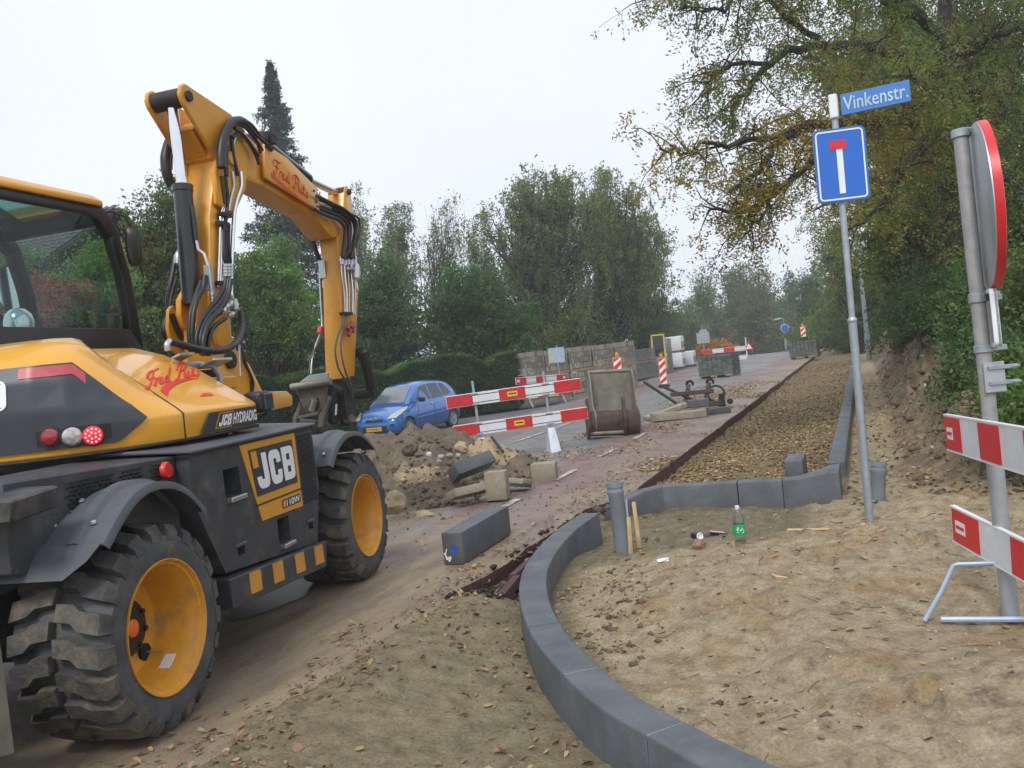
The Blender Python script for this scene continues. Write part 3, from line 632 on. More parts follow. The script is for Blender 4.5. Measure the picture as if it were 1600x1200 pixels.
def bend(a, b, sag, n, rng, wig=.06):
    a, b = np.asarray(a, float), np.asarray(b, float); L = np.linalg.norm(b - a); t = np.linspace(0, 1, n)[:, None]
    P = a + (b - a) * t; P[:, 2] += sag * L * (4 * t[:, 0] * (1 - t[:, 0])); w = np.cumsum(rng.normal(size=(n, 3)), 0) * wig * L / n; w -= t * w[-1]; P += w * (t * (1 - t) * 4 + .0); return P
def tree(name, label, base, h, tr, blobs, nl, leaf, mat, nlimb=40, clump=.45, droop=0., group=None, cat='tree', bark=None, seed=1, hollow=.45, down=.3, asp=.5, lean=(0, 0), strands=0, gap=.0):
    """blobs: (dx, dy, dz, rx, ry, rz, weight) about the base; a trunk, limbs to points in the blobs and leaves in clumps about the limbs."""
    rng = np.random.default_rng(seed); o = empty(name, label, cat, base, group=group); bark = bark or BARK; mb = MB()
    top = np.array([lean[0], lean[1], h * .66]); tp = bend((0, 0, -.3), top, .0, 9, rng, .10); mb.tube(tp, [tr * (1 - .82 * k / 8) for k in range(9)], 8)
    wts = np.array([b[6] for b in blobs], float); wts /= wts.sum(); C = []
    cnt = rng.multinomial(nlimb, wts)
    for b, c in zip(blobs, cnt):
        for _ in range(c):
            d = rng.normal(size=3); d /= np.linalg.norm(d); r = rng.uniform(hollow, 1) ** .6; p = np.array(b[:3]) + d * r * np.array(b[3:6])
            if p[2] < .15: continue
            f = np.clip((p[2] / h) * .75 - .1 + rng.uniform(-.1, .1), .12, .98); a = tp[int(f * 8)]; q = bend(a, p, .10 - droop * .3, 6, rng, .25)
            r0 = max(.012, tr * .34 * (1 - f * .6)); mb.tube(q, [r0 * (1 - .85 * k / 5) for k in range(6)], 4, caps=False)
            C += [(p, 1.0), (q[4], .9), (q[3], .55)]
            for _k in range(2):
                e = q[4] + rng.normal(size=3) * clump * 1.3; mb.tube(bend(q[3], e, 0, 4, rng, .2), [r0 * .35, r0 * .25, r0 * .2, .004], 3, caps=False); C.append((e, .8))
    mb.build('trunk', bark, o, smooth=60)
    cw = np.array([c[1] for c in C]) * rng.uniform(.3, 1.6, len(C)); cw /= cw.sum(); idx = rng.choice(len(C), nl, p=cw); cen = np.array([c[0] for c in C])[idx]
    csz = rng.uniform(.6, 1.5, len(C))[idx][:, None] * clump; g = rng.normal(size=(nl, 3)); g = g / np.linalg.norm(g, axis=1)[:, None] * rng.uniform(0, 1, (nl, 1)) ** .45
    P = cen + g * csz * np.array([1, 1, .75])
    if strands:                                      # hanging sprays, as on birch
        k = rng.integers(0, 9999, nl); t = rng.uniform(0, 1, nl) ** 1.2; sidx = rng.integers(0, nl // 22 + 1, nl); A = P[:nl // 22 + 1][sidx]; P = np.where(rng.random((nl, 1)) < .8, A + rng.normal(size=(nl, 3)) * .05 + np.array([0, 0, -1]) * (t * strands)[:, None], P)
    P = P[P[:, 2] > .08]; crown('crown', P, leaf, mat, o, asp, down + droop); return o
def U(u, v, Y): p = at(u, v, Y); return p
def up(u, v0, Y):                                   # foot of a tree seen at column u, distance Y
    p = at(u, v0, Y); p.z = gz(p.x, p.y); return p
def rel(b, u, v, Y=None): p = at(u, v, Y or b.y); return (p.x - b.x, p.y - b.y, p.z - b.z)
def blob(b, u, v, ru, rv, w=1, Y=None, dep=.8):      # a lobe of the crown: where it shows and how far it reaches
    Y = Y or b.y; x, y, z = rel(b, u, v, Y); k = Y / FPX; return (x, y, z, ru * k, ru * k * dep, rv * k, w)
# --- spruce
b = up(470, 620, 47); sp = empty('spruce_tree', 'tall narrow dark spruce rising above the yellow digger arm', 'tree', b); rng = np.random.default_rng(4)
H = at(419, 97, 47).z - b.z; mb = MB(); mb.tube([(0, 0, -.3), (0, 0, H * .5), (0, 0, H)], [.26, .15, .02], 7); P = []
for k in range(330):
    t = rng.uniform(.10, 1) ** .85; z = H * t; R = 3.4 * (1 - t) ** .72 * (.72 + .42 * rng.random()) * (1 + .18 * math.sin(t * 60)); a = rng.uniform(0, 6.283); x, y = math.cos(a) * R, math.sin(a) * R
    tip = np.array([x, y, z - R * .32 + .25 * R * R / 6]); q = bend((0, 0, z), tip, -.08, 5, rng, .08); mb.tube(q, [.035, .028, .02, .014, .006], 3, caps=False)
    n = int(30 + 95 * R); f = rng.uniform(.12, 1, n); pts = np.stack([np.interp(f, np.linspace(0, 1, 5), q[:, j]) for j in range(3)], 1); sd = np.array([-math.sin(a), math.cos(a), 0]); wd = (rng.uniform(-1, 1, n) * (.12 + .30 * R * .45) * (1 - f * .6))[:, None]
    P.append(pts + sd * wd + rng.normal(size=(n, 3)) * .05 - np.array([0, 0, 1]) * (np.abs(rng.normal(size=n)) * .16)[:, None])
for k in range(60): P.append(np.array([[rng.normal() * .06, rng.normal() * .06, H * (.94 + .07 * rng.random())]]))
mb.build('trunk', BARK, sp); crown('crown', np.concatenate(P), .21, L_SPRUCE, sp, .34, .5)
# --- trees behind the site, left to right
G1 = 'garden trees beyond the hedge'
b = up(560, 620, 54); tree('birch_tree', 'slender pale birch just right of the digger arm', b, 15, .16, [blob(b, 552, 330, 34, 52), blob(b, 575, 420, 48, 70, 1.4)], 12500, .15, L_BIRCH, 60, .42, .3, G1, bark=BARKL, seed=11, strands=.7, hollow=.2)
b = up(622, 620, 50); tree('birch_tree', 'birch with rounded top between the slender pale birch and the bare one', b, 13, .15, [blob(b, 618, 335, 26, 32), blob(b, 625, 410, 42, 50, 1.3), blob(b, 600, 460, 50, 50, 1)], 13500, .15, L_BIRCH, 60, .4, .3, G1, bark=BARKL, seed=12, strands=.6, hollow=.2)
b = up(690, 620, 52); tree('birch_tree', 'thin half bare birch with the sky showing through its twigs', b, 14, .12, [blob(b, 697, 325, 34, 28), blob(b, 682, 395, 40, 48, 1.2)], 4200, .14, L_BIRCH, 80, .45, .35, G1, bark=BARK, seed=13, strands=.6, hollow=.1)
b = up(742, 620, 48); tree('birch_tree', 'low birch tucked against the left flank of the biggest tree', b, 11, .13, [blob(b, 752, 380, 26, 70), blob(b, 745, 470, 40, 60)], 9000, .15, L_BIRCH, 45, .4, .3, G1, bark=BARKL, seed=14, strands=.6)
b = up(858, 640, 46); tree('willow_tree', 'biggest bushy tree with drooping sprays behind the tan paver packs', b, 16, .34, [blob(b, 852, 292, 58, 48, 1.2), blob(b, 812, 350, 62, 75, 1.5), blob(b, 880, 380, 78, 110, 2.3), blob(b, 830, 470, 75, 80, 1.8), blob(b, 905, 300, 55, 45, 1), blob(b, 900, 500, 60, 60, 1.3)], 62000, .16, L_BIRCH, 230, .55, .2, G1, seed=15, strands=.6, hollow=.3)
b = up(962, 640, 50); tree('willow_tree', 'broad loose topped tree joined to the right of the biggest tree', b, 15.5, .3, [blob(b, 955, 300, 52, 44, 1.1), blob(b, 985, 370, 58, 70, 1.3), blob(b, 945, 430, 60, 110, 1.8)], 38000, .17, L_BIRCH, 150, .55, .2, G1, seed=16, strands=.6, hollow=.3)
b = up(1012, 620, 56); tree('oak_tree', 'darker round crowned tree right of the broad loose one', b, 11, .25, [blob(b, 1012, 385, 38, 48, 1.2), blob(b, 1005, 470, 55, 60, 1.6), blob(b, 1040, 520, 28, 35, .6)], 24000, .16, L_MIX, 110, .45, .1, G1, seed=17)
b = up(930, 640, 52); tree('laurel_bush', 'dark bushes under the biggest tree, above the paver packs', b, 5, .12, [blob(b, 905, 520, 75, 42, 1.5), blob(b, 985, 520, 75, 36, 1.5), blob(b, 850, 535, 45, 36)], 22000, .15, L_DARK, 80, .4, 0, cat='bush', seed=18)
# --- shrubs nearer, over the hedge
G2 = 'tall shrubs over the hedge'
b = up(600, 650, 33); tree('tall_shrub', 'dark leafy shrub beside the digger arm, over the blue car', b, 7, .12, [blob(b, 592, 470, 46, 48, 1.5), blob(b, 545, 500, 50, 50, 1.2), blob(b, 625, 520, 50, 45, 1.3), blob(b, 600, 432, 28, 28, .5)], 30000, .13, L_DARK, 140, .36, 0, G2, 'shrub', seed=21, down=.1)
b = up(745, 650, 33); tree('tall_shrub', 'rounded dark shrub over the scalloped hedge, left of the paver packs', b, 7, .12, [blob(b, 730, 455, 60, 42, 1.4), blob(b, 770, 490, 66, 50, 1.5), blob(b, 700, 510, 50, 52, 1.2), blob(b, 810, 525, 36, 36, .8)], 38000, .13, L_DARK, 170, .36, 0, G2, 'shrub', seed=22, down=.1)
b = up(425, 680, 27.5); tree('hazel_shrub', 'light green bushy hazel behind the crook of the digger arm', b, 6.5, .1, [blob(b, 425, 425, 50, 52, 1.5), blob(b, 400, 500, 60, 55, 1.3), blob(b, 470, 500, 50, 60, 1.3), blob(b, 375, 460, 40, 60, .9)], 34000, .105, L_HAZEL, 170, .3, -.3, G2, 'shrub', seed=23, down=-.5)
b = up(460, 690, 30); tree('tall_shrub', 'dark foliage low behind the light hazel', b, 5, .1, [blob(b, 500, 560, 70, 42, 1), blob(b, 420, 570, 80, 42, 1)], 20000, .12, L_DARK, 80, .36, 0, G2, 'shrub', seed=24)
b = up(255, 690, 22); tree('garden_tree', 'leafy green tree behind the cab with ragged upright shoots', b, 8, .14, [blob(b, 262, 370, 48, 60, 1.2), blob(b, 215, 400, 36, 52, .9), blob(b, 258, 300, 18, 40, .35), blob(b, 300, 470, 50, 65, 1.2), blob(b, 235, 490, 60, 60, 1.5), blob(b, 180, 440, 40, 70, 1)], 40000, .10, L_MIX, 190, .3, -.2, seed=25, down=-.2)
b = up(330, 700, 23.5); tree('garden_tree', 'dark shrubby tree glimpsed left of the lower digger arm', b, 6, .12, [blob(b, 330, 480, 60, 90, 1.2), blob(b, 300, 570, 60, 50, .8)], 20000, .11, L_DARK, 90, .32, 0, seed=26)
b = up(140, 720, 19); tree('garden_shrub', 'green shrub seen through the right of the cab glass', b, 4, .08, [blob(b, 165, 430, 45, 60, 1.2), blob(b, 135, 500, 70, 40, 1.4), blob(b, 60, 515, 50, 22, .8)], 16000, .085, L_HAZEL, 80, .26, 0, cat='shrub', seed=27)
b = up(30, 720, 18.2); tree('red_creeper', 'red leaved autumn shrub under the tiled roof behind the cab glass', b, 2.6, .05, [blob(b, 45, 485, 30, 30, 1), blob(b, 100, 462, 55, 26, 1.6), blob(b, 60, 450, 30, 20, .8)], 12000, .085, L_RED, 50, .22, 0, cat='shrub', seed=28)
b = up(8, 720, 19.5); tree('garden_shrub', 'green shrub at the far left behind the red one', b, 3.4, .06, [blob(b, -10, 420, 60, 70, 1.2)], 9000, .09, L_HAZEL, 50, .28, 0, cat='shrub', seed=29)
# --- misty trees up the road
G3 = 'misty trees at the top of the road'
for i, (u, tv, Y, ru, lab, nm, mat, nlf) in enumerate([
    (1100, 425, 92, 34, 'pale misty tree, farthest left of the hazy group up the road', 'far_tree', L_FAR, 9000), (1150, 408, 98, 46, 'tall misty tree with orange tint in the middle of the hazy group', 'far_tree', L_FAR, 15000),
    (1192, 412, 95, 44, 'dense misty tree right of the orange tinted one', 'far_tree', L_MIX, 14000), (1068, 470, 86, 40, 'low hazy tree behind the yellow edged board', 'far_tree', L_FAR, 9000),
    (1275, 412, 74, 36, 'misty tree right at the vanishing end of the lane', 'far_tree', L_DARK, 13000)]):
    b = up(u, 570, Y); hh = at(u, tv, Y).z - b.z
    tree(nm, lab, b, hh, .3, [blob(b, u, tv + 45, ru * .7, 45, 1), blob(b, u, tv + 95, ru, 52, 1.5)], nlf, .30, mat, 70, .8, 0, G3, seed=40 + i)
b = up(1246, 560, 105); cf = tree('far_conifer', 'small pointed hazy conifer between the two right misty trees', b, at(1234, 418, 105).z - b.z, .25, [blob(b, 1234, 440, 7, 22, .6), blob(b, 1234, 480, 14, 30, 1), blob(b, 1234, 525, 20, 32, 1.2)], 7000, .3, L_SPRUCE, 60, .6, .3, G3, seed=47)
b = up(1285, 560, 62); tree('bright_shrub', 'bright lime green shrub at the end of the leaf covered lane', b, 5, .1, [blob(b, 1288, 510, 28, 34, 1.3), blob(b, 1262, 530, 26, 22, 1)], 12000, .2, L_LIME, 60, .4, 0, cat='shrub', seed=48)
b = up(1318, 560, 52); tree('clipped_bush', 'small dark rounded bush at the far end of the lane', b, 1.3, .05, [(0, 0, .75, 1.0, 1.0, .6, 1)], 5000, .11, L_HEDGE, 40, .2, 0, cat='bush', seed=49)
b = up(1115, 575, 60); tree('autumn_bush', 'orange and yellow autumn bush behind the red barrier up the road', b, 2.2, .05, [blob(b, 1105, 546, 18, 10, 1), blob(b, 1135, 547, 20, 9, 1)], 7000, .16, L_FIRE, 40, .3, 0, cat='bush', seed=50)
for i, (u, Y, wh) in enumerate([(1215, 112, 'left of the distant lamp post'), (1130, 118, 'above the orange bush'), (1030, 100, 'behind the yellow framed board'), (1255, 90, 'right of the distant lamp post')]):
    b = up(u, 575, Y); tree('far_shrub', 'grey green undergrowth in the mist, ' + wh, b, 7, .15, [blob(b, u, 528, 48, 34, 1)], 7000, .34, L_MIX, 40, .9, 0, 'misty undergrowth', 'shrub', seed=60 + i)
# --- clipped hedges
def hedge(name, label, pts, prof, dep, n, seed, group='clipped garden hedges'):
    """pts: two foot points (front face); prof(t): height of the top along it."""
    rng = np.random.default_rng(seed); a, b2 = Vector(pts[0]), Vector(pts[1]); L = (b2 - a).length; d = (b2 - a) / L; nn = Vector((d.y, -d.x, 0)).normalized(); nn = -nn if nn.y < 0 else nn
    o = empty(name, label, 'hedge', a, group=group); K = 40; rows = []
    for k in range(K + 1):
        t = k / K; h = prof(t); f = d * L * t; rows.append([f + nn * .06 + Vector((0, 0, -.3)), f + nn * .06 + Vector((0, 0, h - .08)), f + nn * (dep - .06) + Vector((0, 0, h - .08)), f + nn * (dep - .06) + Vector((0, 0, -.3))])
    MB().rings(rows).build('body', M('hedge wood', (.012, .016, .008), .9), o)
    P = []; T = []
    for (cnt, face) in ((n, 0), (n // 3, 1), (n // 6, 2)):
        t = rng.random(cnt); h = np.array([prof(x) for x in t]); f = np.outer(t * L, np.array(d)); N2 = np.array(nn); bump = .05 * fbm(t * L, rng.random(cnt) * 3, 2, 3)
        if face == 0: z = rng.random(cnt) * h; q = f + np.outer(.01 + .10 * fbm(t * L, z, 2.2, 3) - .02 + rng.normal(size=cnt) * .03, N2); q[:, 2] += z; P.append(q)
        elif face == 1: w = rng.random(cnt) * dep; q = f + np.outer(w, N2); q[:, 2] += h + .06 * fbm(t * L, w, 2.5, 3) + rng.normal(size=cnt) * .025; T.append(q)
        else:
            w = rng.random(cnt) * dep; e = rng.integers(0, 2, cnt); hh = np.where(e == 1, prof(1), prof(0)); q = np.outer(e * L, np.array(d)) + np.outer(w, N2); q[:, 2] += rng.random(cnt) * hh; P.append(q + rng.normal(size=q.shape) * .03)
    crown('foliage', np.concatenate(P), .075, L_HEDGE, o, .62); crown('top_shoots', np.concatenate(T), .075, L_HEDGET, o, .6, -.5); return o
def hp(u, Y): p = at(u, 640, Y); return Vector((p.x, p.y, gz(p.x, p.y) - .05))
def topz(f, v, u): return at(u, v, f.y).z - f.z
def hprof(a, b, pts):                                # pts: (t, u, v) on the top edge
    T = [p[0] for p in pts]; Hh = [topz(a.lerp(b, p[0]), p[2], p[1]) for p in pts]; return lambda t: float(np.interp(t, T, Hh))
a, b2 = hp(690, 30), hp(814, 31.2); hedge('clipped_hedge', 'tall dark hedge with a scooped top, next to the tan paver packs', (a, b2), hprof(a, b2, [(0, 690, 557), (.22, 722, 553), (.45, 748, 556), (.6, 765, 570), (.66, 772, 571), (.8, 788, 554), (1, 814, 550)]), 1.5, 30000, 71)
a, b2 = hp(556, 28), hp(688, 29.5); hedge('clipped_hedge', 'lower hedge with a curved dip, directly behind the blue car', (a, b2), hprof(a, b2, [(0, 556, 573), (.15, 575, 572), (.3, 600, 583), (.4, 612, 587), (.55, 632, 578), (.68, 648, 567), (1, 688, 562)]), 1.5, 30000, 72)
a, b2 = hp(462, 26), hp(552, 28); hedge('clipped_hedge', 'hedge rising to the right behind the hanging hitch', (a, b2), hprof(a, b2, [(0, 462, 598), (.3, 490, 582), (.6, 520, 575), (1, 552, 574)]), 1.5, 20000, 73)
a, b2 = hp(330, 23.5), hp(455, 25.5); hedge('clipped_hedge', 'hedge with a sloping right end behind the digger body', (a, b2), hprof(a, b2, [(0, 330, 592), (.55, 398, 589), (.75, 424, 589), (1, 455, 618)]), 1.5, 26000, 74)
# --- the right side: hero robinia and the wood behind it
_h = up(1512, 600, 17.5); hb = gpt(*to_ls(_h.x, _h.y)); hero = empty('robinia_tree', 'big overhanging robinia turning yellow, its limbs arching over the blue signs', 'tree', hb); rng = np.random.default_rng(31); mb = MB(); LP, LY = [], []
HB = np.array(hb); hu = lambda u, v, Y: np.array(at(u, v, Y)) - HB
trunk = [np.array([0, 0, -.4]), hu(1505, 520, hb.y), hu(1478, 300, hb.y), hu(1470, 120, hb.y - .1), hu(1480, -60, hb.y - .2), hu(1500, -300, hb.y)]
mb.tube(trunk, [.24, .22, .19, .16, .13, .08], 10)
limbs = [  # (points by where they show and their distance), root radius, turning
    ([(1476, 205, 17), (1400, 190, 15.8), (1330, 186, 14.8), (1262, 192, 14), (1215, 225, 13.5), (1190, 262, 13.2), (1140, 300, 13)], .115, 1),
    ([(1262, 192, 14), (1200, 215, 13.4), (1130, 228, 12.8), (1080, 230, 12.5), (1030, 232, 12.2)], .05, 1),
    ([(1330, 186, 14.8), (1250, 272, 14.2), (1215, 300, 13.8), (1180, 330, 13.5), (1140, 322, 13), (1105, 335, 12.8)], .06, 1),
    ([(1215, 300, 13.8), (1190, 340, 13.4), (1175, 365, 13)], .03, 1),
    ([(1470, 120, 17.3), (1380, 75, 16), (1280, 60, 15), (1195, 100, 14.2), (1160, 150, 13.8), (1148, 200, 13.6)], .10, .6),
    ([(1280, 60, 15), (1215, 20, 14.4), (1180, -20, 14), (1120, 20, 13.4), (1060, 15, 13)], .05, .35),
    ([(1195, 100, 14.2), (1140, 95, 13.6), (1110, 125, 13.3), (1095, 150, 13)], .035, .6),
    ([(1475, 60, 17.2), (1400, -20, 16), (1300, -90, 15), (1180, -110, 14), (1090, -60, 13.4), (1030, -5, 13)], .09, .3),
    ([(1470, 150, 17.2), (1440, 230, 15.5), (1400, 300, 14.6), (1350, 345, 14), (1315, 362, 13.8)], .07, .8),
    ([(1476, 100, 17.2), (1540, 60, 16), (1590, 40, 15.4), (1660, 80, 15)], .09, .2), ([(1478, 220, 17.2), (1530, 230, 15.8), (1580, 290, 15), (1640, 330, 14.6)], .07, .3),
    ([(1480, -20, 17.2), (1520, -80, 16), (1600, -90, 15), (1680, -40, 14.5)], .08, .2), ([(1478, 180, 17.2), (1460, 140, 15), (1430, 110, 13.6), (1385, 120, 12.8)], .06, .45),
    ([(1475, 160, 17.2), (1500, 330, 15.4), (1490, 400, 14.6)], .06, .5), ([(1470, 60, 17.2), (1390, 10, 16.4), (1340, -30, 16), (1270, -10, 15.4), (1230, 40, 15)], .07, .3),
    ([(1478, 140, 17.2), (1550, 150, 18), (1620, 190, 18)], .07, .3), ([(1470, 140, 17.2), (1400, 130, 18.5), (1330, 110, 19.5), (1260, 130, 20)], .08, .6), ([(1472, 210, 17.2), (1400, 260, 19), (1330, 300, 20), (1270, 330, 20.5)], .08, .8)]
def twig(p, d, n, step, r, rng, turn):
    pts = [p]
    for k in range(n):
        d = d + rng.normal(size=3) * .22 + np.array([0, 0, -.10]); d /= np.linalg.norm(d); pts.append(pts[-1] + d * step)
    return np.array(pts)
for px, r, turn in limbs:
    Q = np.array([hu(*p) for p in px]); tt = np.linspace(0, len(Q) - 1, len(Q) * 3); C = np.stack([np.interp(tt, np.arange(len(Q)), Q[:, j]) for j in range(3)], 1)
    for _ in range(2): C[1:-1] = (C[:-2] + 2 * C[1:-1] + C[2:]) / 4
    C[1:-1] += rng.normal(size=(len(C) - 2, 3)) * .045
    mb.tube(C, [r * (1 - .8 * k / (len(C) - 1)) + .006 for k in range(len(C))], 6)
    cum = np.concatenate([[0], np.cumsum(np.linalg.norm(np.diff(C, axis=0), axis=1))]); Ltot = cum[-1]; ns = int(Ltot / .13)
    for k in range(ns):
        f = (.16 + .84 * (k + rng.random()) / ns) * Ltot; p = np.array([np.interp(f, cum, C[:, j]) for j in range(3)]); i = min(np.searchsorted(cum, f), len(C) - 1); d0 = C[i] - C[max(i - 1, 0)]; d0 /= np.linalg.norm(d0) + 1e-9
        d = d0 * .7 + rng.normal(size=3) * .75; d[2] += .12; d /= np.linalg.norm(d); n = rng.integers(3, 8) if f < .6 * Ltot else rng.integers(2, 5); S = twig(p, d, n, .17, .012, rng, turn); mb.tube(S, [.013 * (1 - .8 * q / n) + .003 for q in range(n + 1)], 4, caps=False)
        for q in range(1, n + 1):
            if rng.random() < .28: continue
            for _t in range(3):
                dd = (S[q] - S[q - 1]); dd = dd / np.linalg.norm(dd) * .8 + rng.normal(size=3) * .7; dd[2] -= .25; dd /= np.linalg.norm(dd); m = rng.integers(2, 5); T = twig(S[q], dd, m, .11, .004, rng, turn)
                if rng.random() < .5: mb.tube(T, .0035, 3, caps=False)
                for w in range(1, m + 1):                      # pinnate leaves: pairs of leaflets down a hanging stalk
                    if rng.random() < .82:
                        st = rng.normal(size=3) * .5 + np.array([0, 0, -.7]); st /= np.linalg.norm(st); nn = rng.integers(4, 8); sd = np.cross(st, rng.normal(size=3)); sd /= np.linalg.norm(sd) + 1e-9
                        fam = (LY if rng.random() < (.75 if turn >= 1 else turn * .35) else LP)
                        for z in range(nn):
                            c = T[w] + st * (.03 + .035 * z); fam.append((c, sd * (1 if z % 2 else -1) + st * .5))
mb.build('trunk', BARK, hero, smooth=60)
def leaflets(name, lst, size, asp, mat, parent):
    P = np.array([a for a, _ in lst]); D_ = np.array([b_ for _, b_ in lst]); N = len(P); u = D_ + RNG.normal(size=(N, 3)) * .25; u /= np.linalg.norm(u, axis=1)[:, None]; w = RNG.normal(size=(N, 3)); w -= u * (w * u).sum(1)[:, None]; w /= np.linalg.norm(w, axis=1)[:, None]
    sz = size * RNG.uniform(.7, 1.25, (N, 1)); m = P + u * sz * .45; V = np.stack([P, m + w * sz * asp * .5, P + u * sz, m - w * sz * asp * .5], 1).reshape(-1, 3); return link(name, rawmesh(name, V, np.arange(N)[:, None] * 4 + np.arange(4)[None]), mat, parent)
print('hero leaflets', len(LP), len(LY))
leaflets('crown', LP, .068, .42, L_ROB, hero); leaflets('turning_sprays', LY, .068, .42, L_ROBY, hero)
G4 = 'trees along the right bank'
for i, (u, tv, Y, blobs, nlf, lsz, mat, lab) in enumerate([
    (1560, -40, 21, [(1560, 60, 90, 120, 2), (1480, 40, 100, 110, 2), (1600, 250, 90, 120, 1.6), (1540, 330, 80, 90, 1.2), (1420, 130, 60, 100, 1)], 60000, .10, L_MIX, 'deep green tree filling the top right corner behind the robinia'),
    (1450, 250, 24, [(1420, 330, 70, 80, 1.5), (1400, 370, 50, 52, 1.2), (1470, 250, 80, 90, 1.6), (1370, 300, 45, 45, .7), (1460, 400, 60, 60, 1.2)], 52000, .105, L_ROB, 'yellow green tree behind the post of the blue signs'),
    (1345, 340, 46, [(1330, 420, 40, 52, 1.2), (1370, 460, 50, 40, 1), (1300, 380, 30, 42, .8), (1400, 420, 45, 60, .9)], 32000, .13, L_ROB, 'yellow green tree further up the bank by the lamp post'),
    (1370, 420, 52, [(1345, 470, 50, 42, 1.3), (1390, 480, 50, 42, 1.2), (1305, 470, 20, 40, .5)], 20000, .15, L_MIX, 'dim green tree low on the bank beyond the lamp post'),
    (1600, 300, 16, [(1600, 380, 70, 70, 1.2), (1560, 440, 60, 60, 1), (1660, 300, 80, 150, 1.2)], 34000, .08, L_MIX, 'dark leafy tree behind the round sign at the right edge'),
    (1440, 60, 30, [(1400, 60, 110, 120, 1), (1330, 120, 70, 80, .7), (1500, 150, 100, 120, 1)], 46000, .14, L_MIX, 'tall dark tree standing deep behind the robinia trunk'),
    (1800, 100, 20, [(1800, 200, 130, 150, 1), (1760, 380, 110, 120, 1)], 30000, .11, L_MIX, 'broad tree farther right along the bank, past the round sign')]):
    b = up(u, 600, Y); l, s = to_ls(b.x, b.y); b = gpt(l, s); tree('bank_tree', lab, b, max(4, at(u, tv, Y).z - b.z), .2, [blob(b, x[0], x[1], x[2], x[3], x[4], Y=None) for x in blobs], nlf, lsz, mat, 170, .42, .05, G4, seed=80 + i, hollow=.2)
G5 = 'undergrowth on the right bank'
for i, (u, v, Y, ru, rv, n, lsz, mat, lab) in enumerate([
    (1585, 585, 8.6, 62, 44, 15000, .055, L_IVY, 'tangled undergrowth on the bank just left of the sign pole'), (1625, 595, 8.0, 52, 62, 15000, .055, L_HAZEL, 'bright green leafy bush behind the upper barrier board'),
    (1535, 545, 12, 62, 52, 17000, .065, L_IVY, 'dark ivy thicket on the bank between lamp post and sign pole'), (1470, 515, 16, 48, 44, 15000, .075, L_DARK, 'dark bush on the bank right of the lamp post'),
    (1430, 495, 22, 42, 38, 13000, .085, L_MIX, 'green bush higher up the bank behind the lamp post'), (1400, 500, 43, 34, 34, 12000, .10, L_DARK, 'dark bush beyond the lamp post, where the lane narrows'),
    (1560, 500, 13, 90, 90, 22000, .075, L_DARK, 'tall dark thicket behind the sign pole'), (1470, 480, 20, 80, 70, 18000, .09, L_IVY, 'tall thicket under the robinia trunk'), (1330, 525, 52, 26, 24, 9000, .11, L_LIME, 'light green bush at the far end of the bank'),
    (1640, 480, 10, 70, 110, 18000, .065, L_MIX, 'leafy bush at the right edge behind the round sign'), (1780, 520, 12, 120, 90, 16000, .075, L_DARK, 'dark thicket farther right along the bank, past the sign pole')]):
    b = up(u, 600, Y); l, s = to_ls(b.x, b.y); b = gpt(l, s); x, y, z = rel(b, u, v); k = Y / FPX; h = z + rv * k
    tree('bank_bush', lab, b, max(.8, h), .03, [(x, y, z, ru * k, ru * k, rv * k, 1.5), (x - ru * k * .5, y - .3, max(.3, z - rv * k * .6), ru * k * .7, ru * k * .8, rv * k * .6, 1), (x + ru * k * .4, y - .2, max(.3, z - rv * k * .7), ru * k * .7, ru * k * .8, rv * k * .6, 1)], n, lsz, mat, 90, .14 + .007 * Y, 0, G5, 'bush', seed=100 + i, hollow=.2, down=-.1)
# rough grass at the foot of the bank
gp = []
for k in range(2600):
    l = random.uniform(1.3, 4.2); s = random.gauss(8.2, 1.5)
    if fbm(np.array([l]), np.array([s]), .9, 3)[0] < .06: continue
    gp.append((l, s))
P = np.array([gpt(l, s) for l, s in gp]); P = np.repeat(P, 7, 0) + RNG.normal(size=(len(P) * 7, 3)) * np.array([.05, .05, .004])
V, Q = leafquads(P, .15, .05, -2.2); gr = link('grass', rawmesh('grass', V, Q), leafmat('rough grass', [(.07, .10, .025), (.12, .14, .04), (.24, .19, .08), (.05, .07, .02)], .3, 1)); props(gr, kind='stuff')
# ================================================================== the wheeled excavator
from mathutils.bvhtree import BVHTree
EX = Fr(-2.79, 5.95, 11); UF = Fr(-2.79, 5.95, 15)
exc = empty('wheeled_excavator', 'yellow and black wheeled excavator with raised three piece arm, lettered JCB and Fred Puts', 'excavator', mat=EX.mat())
def UE(p): return EX.loc(UF.wld(p))           # upper-body coordinates -> coordinates of the machine
def EM(): return MB()
def UM(): return MB(tf=UE)
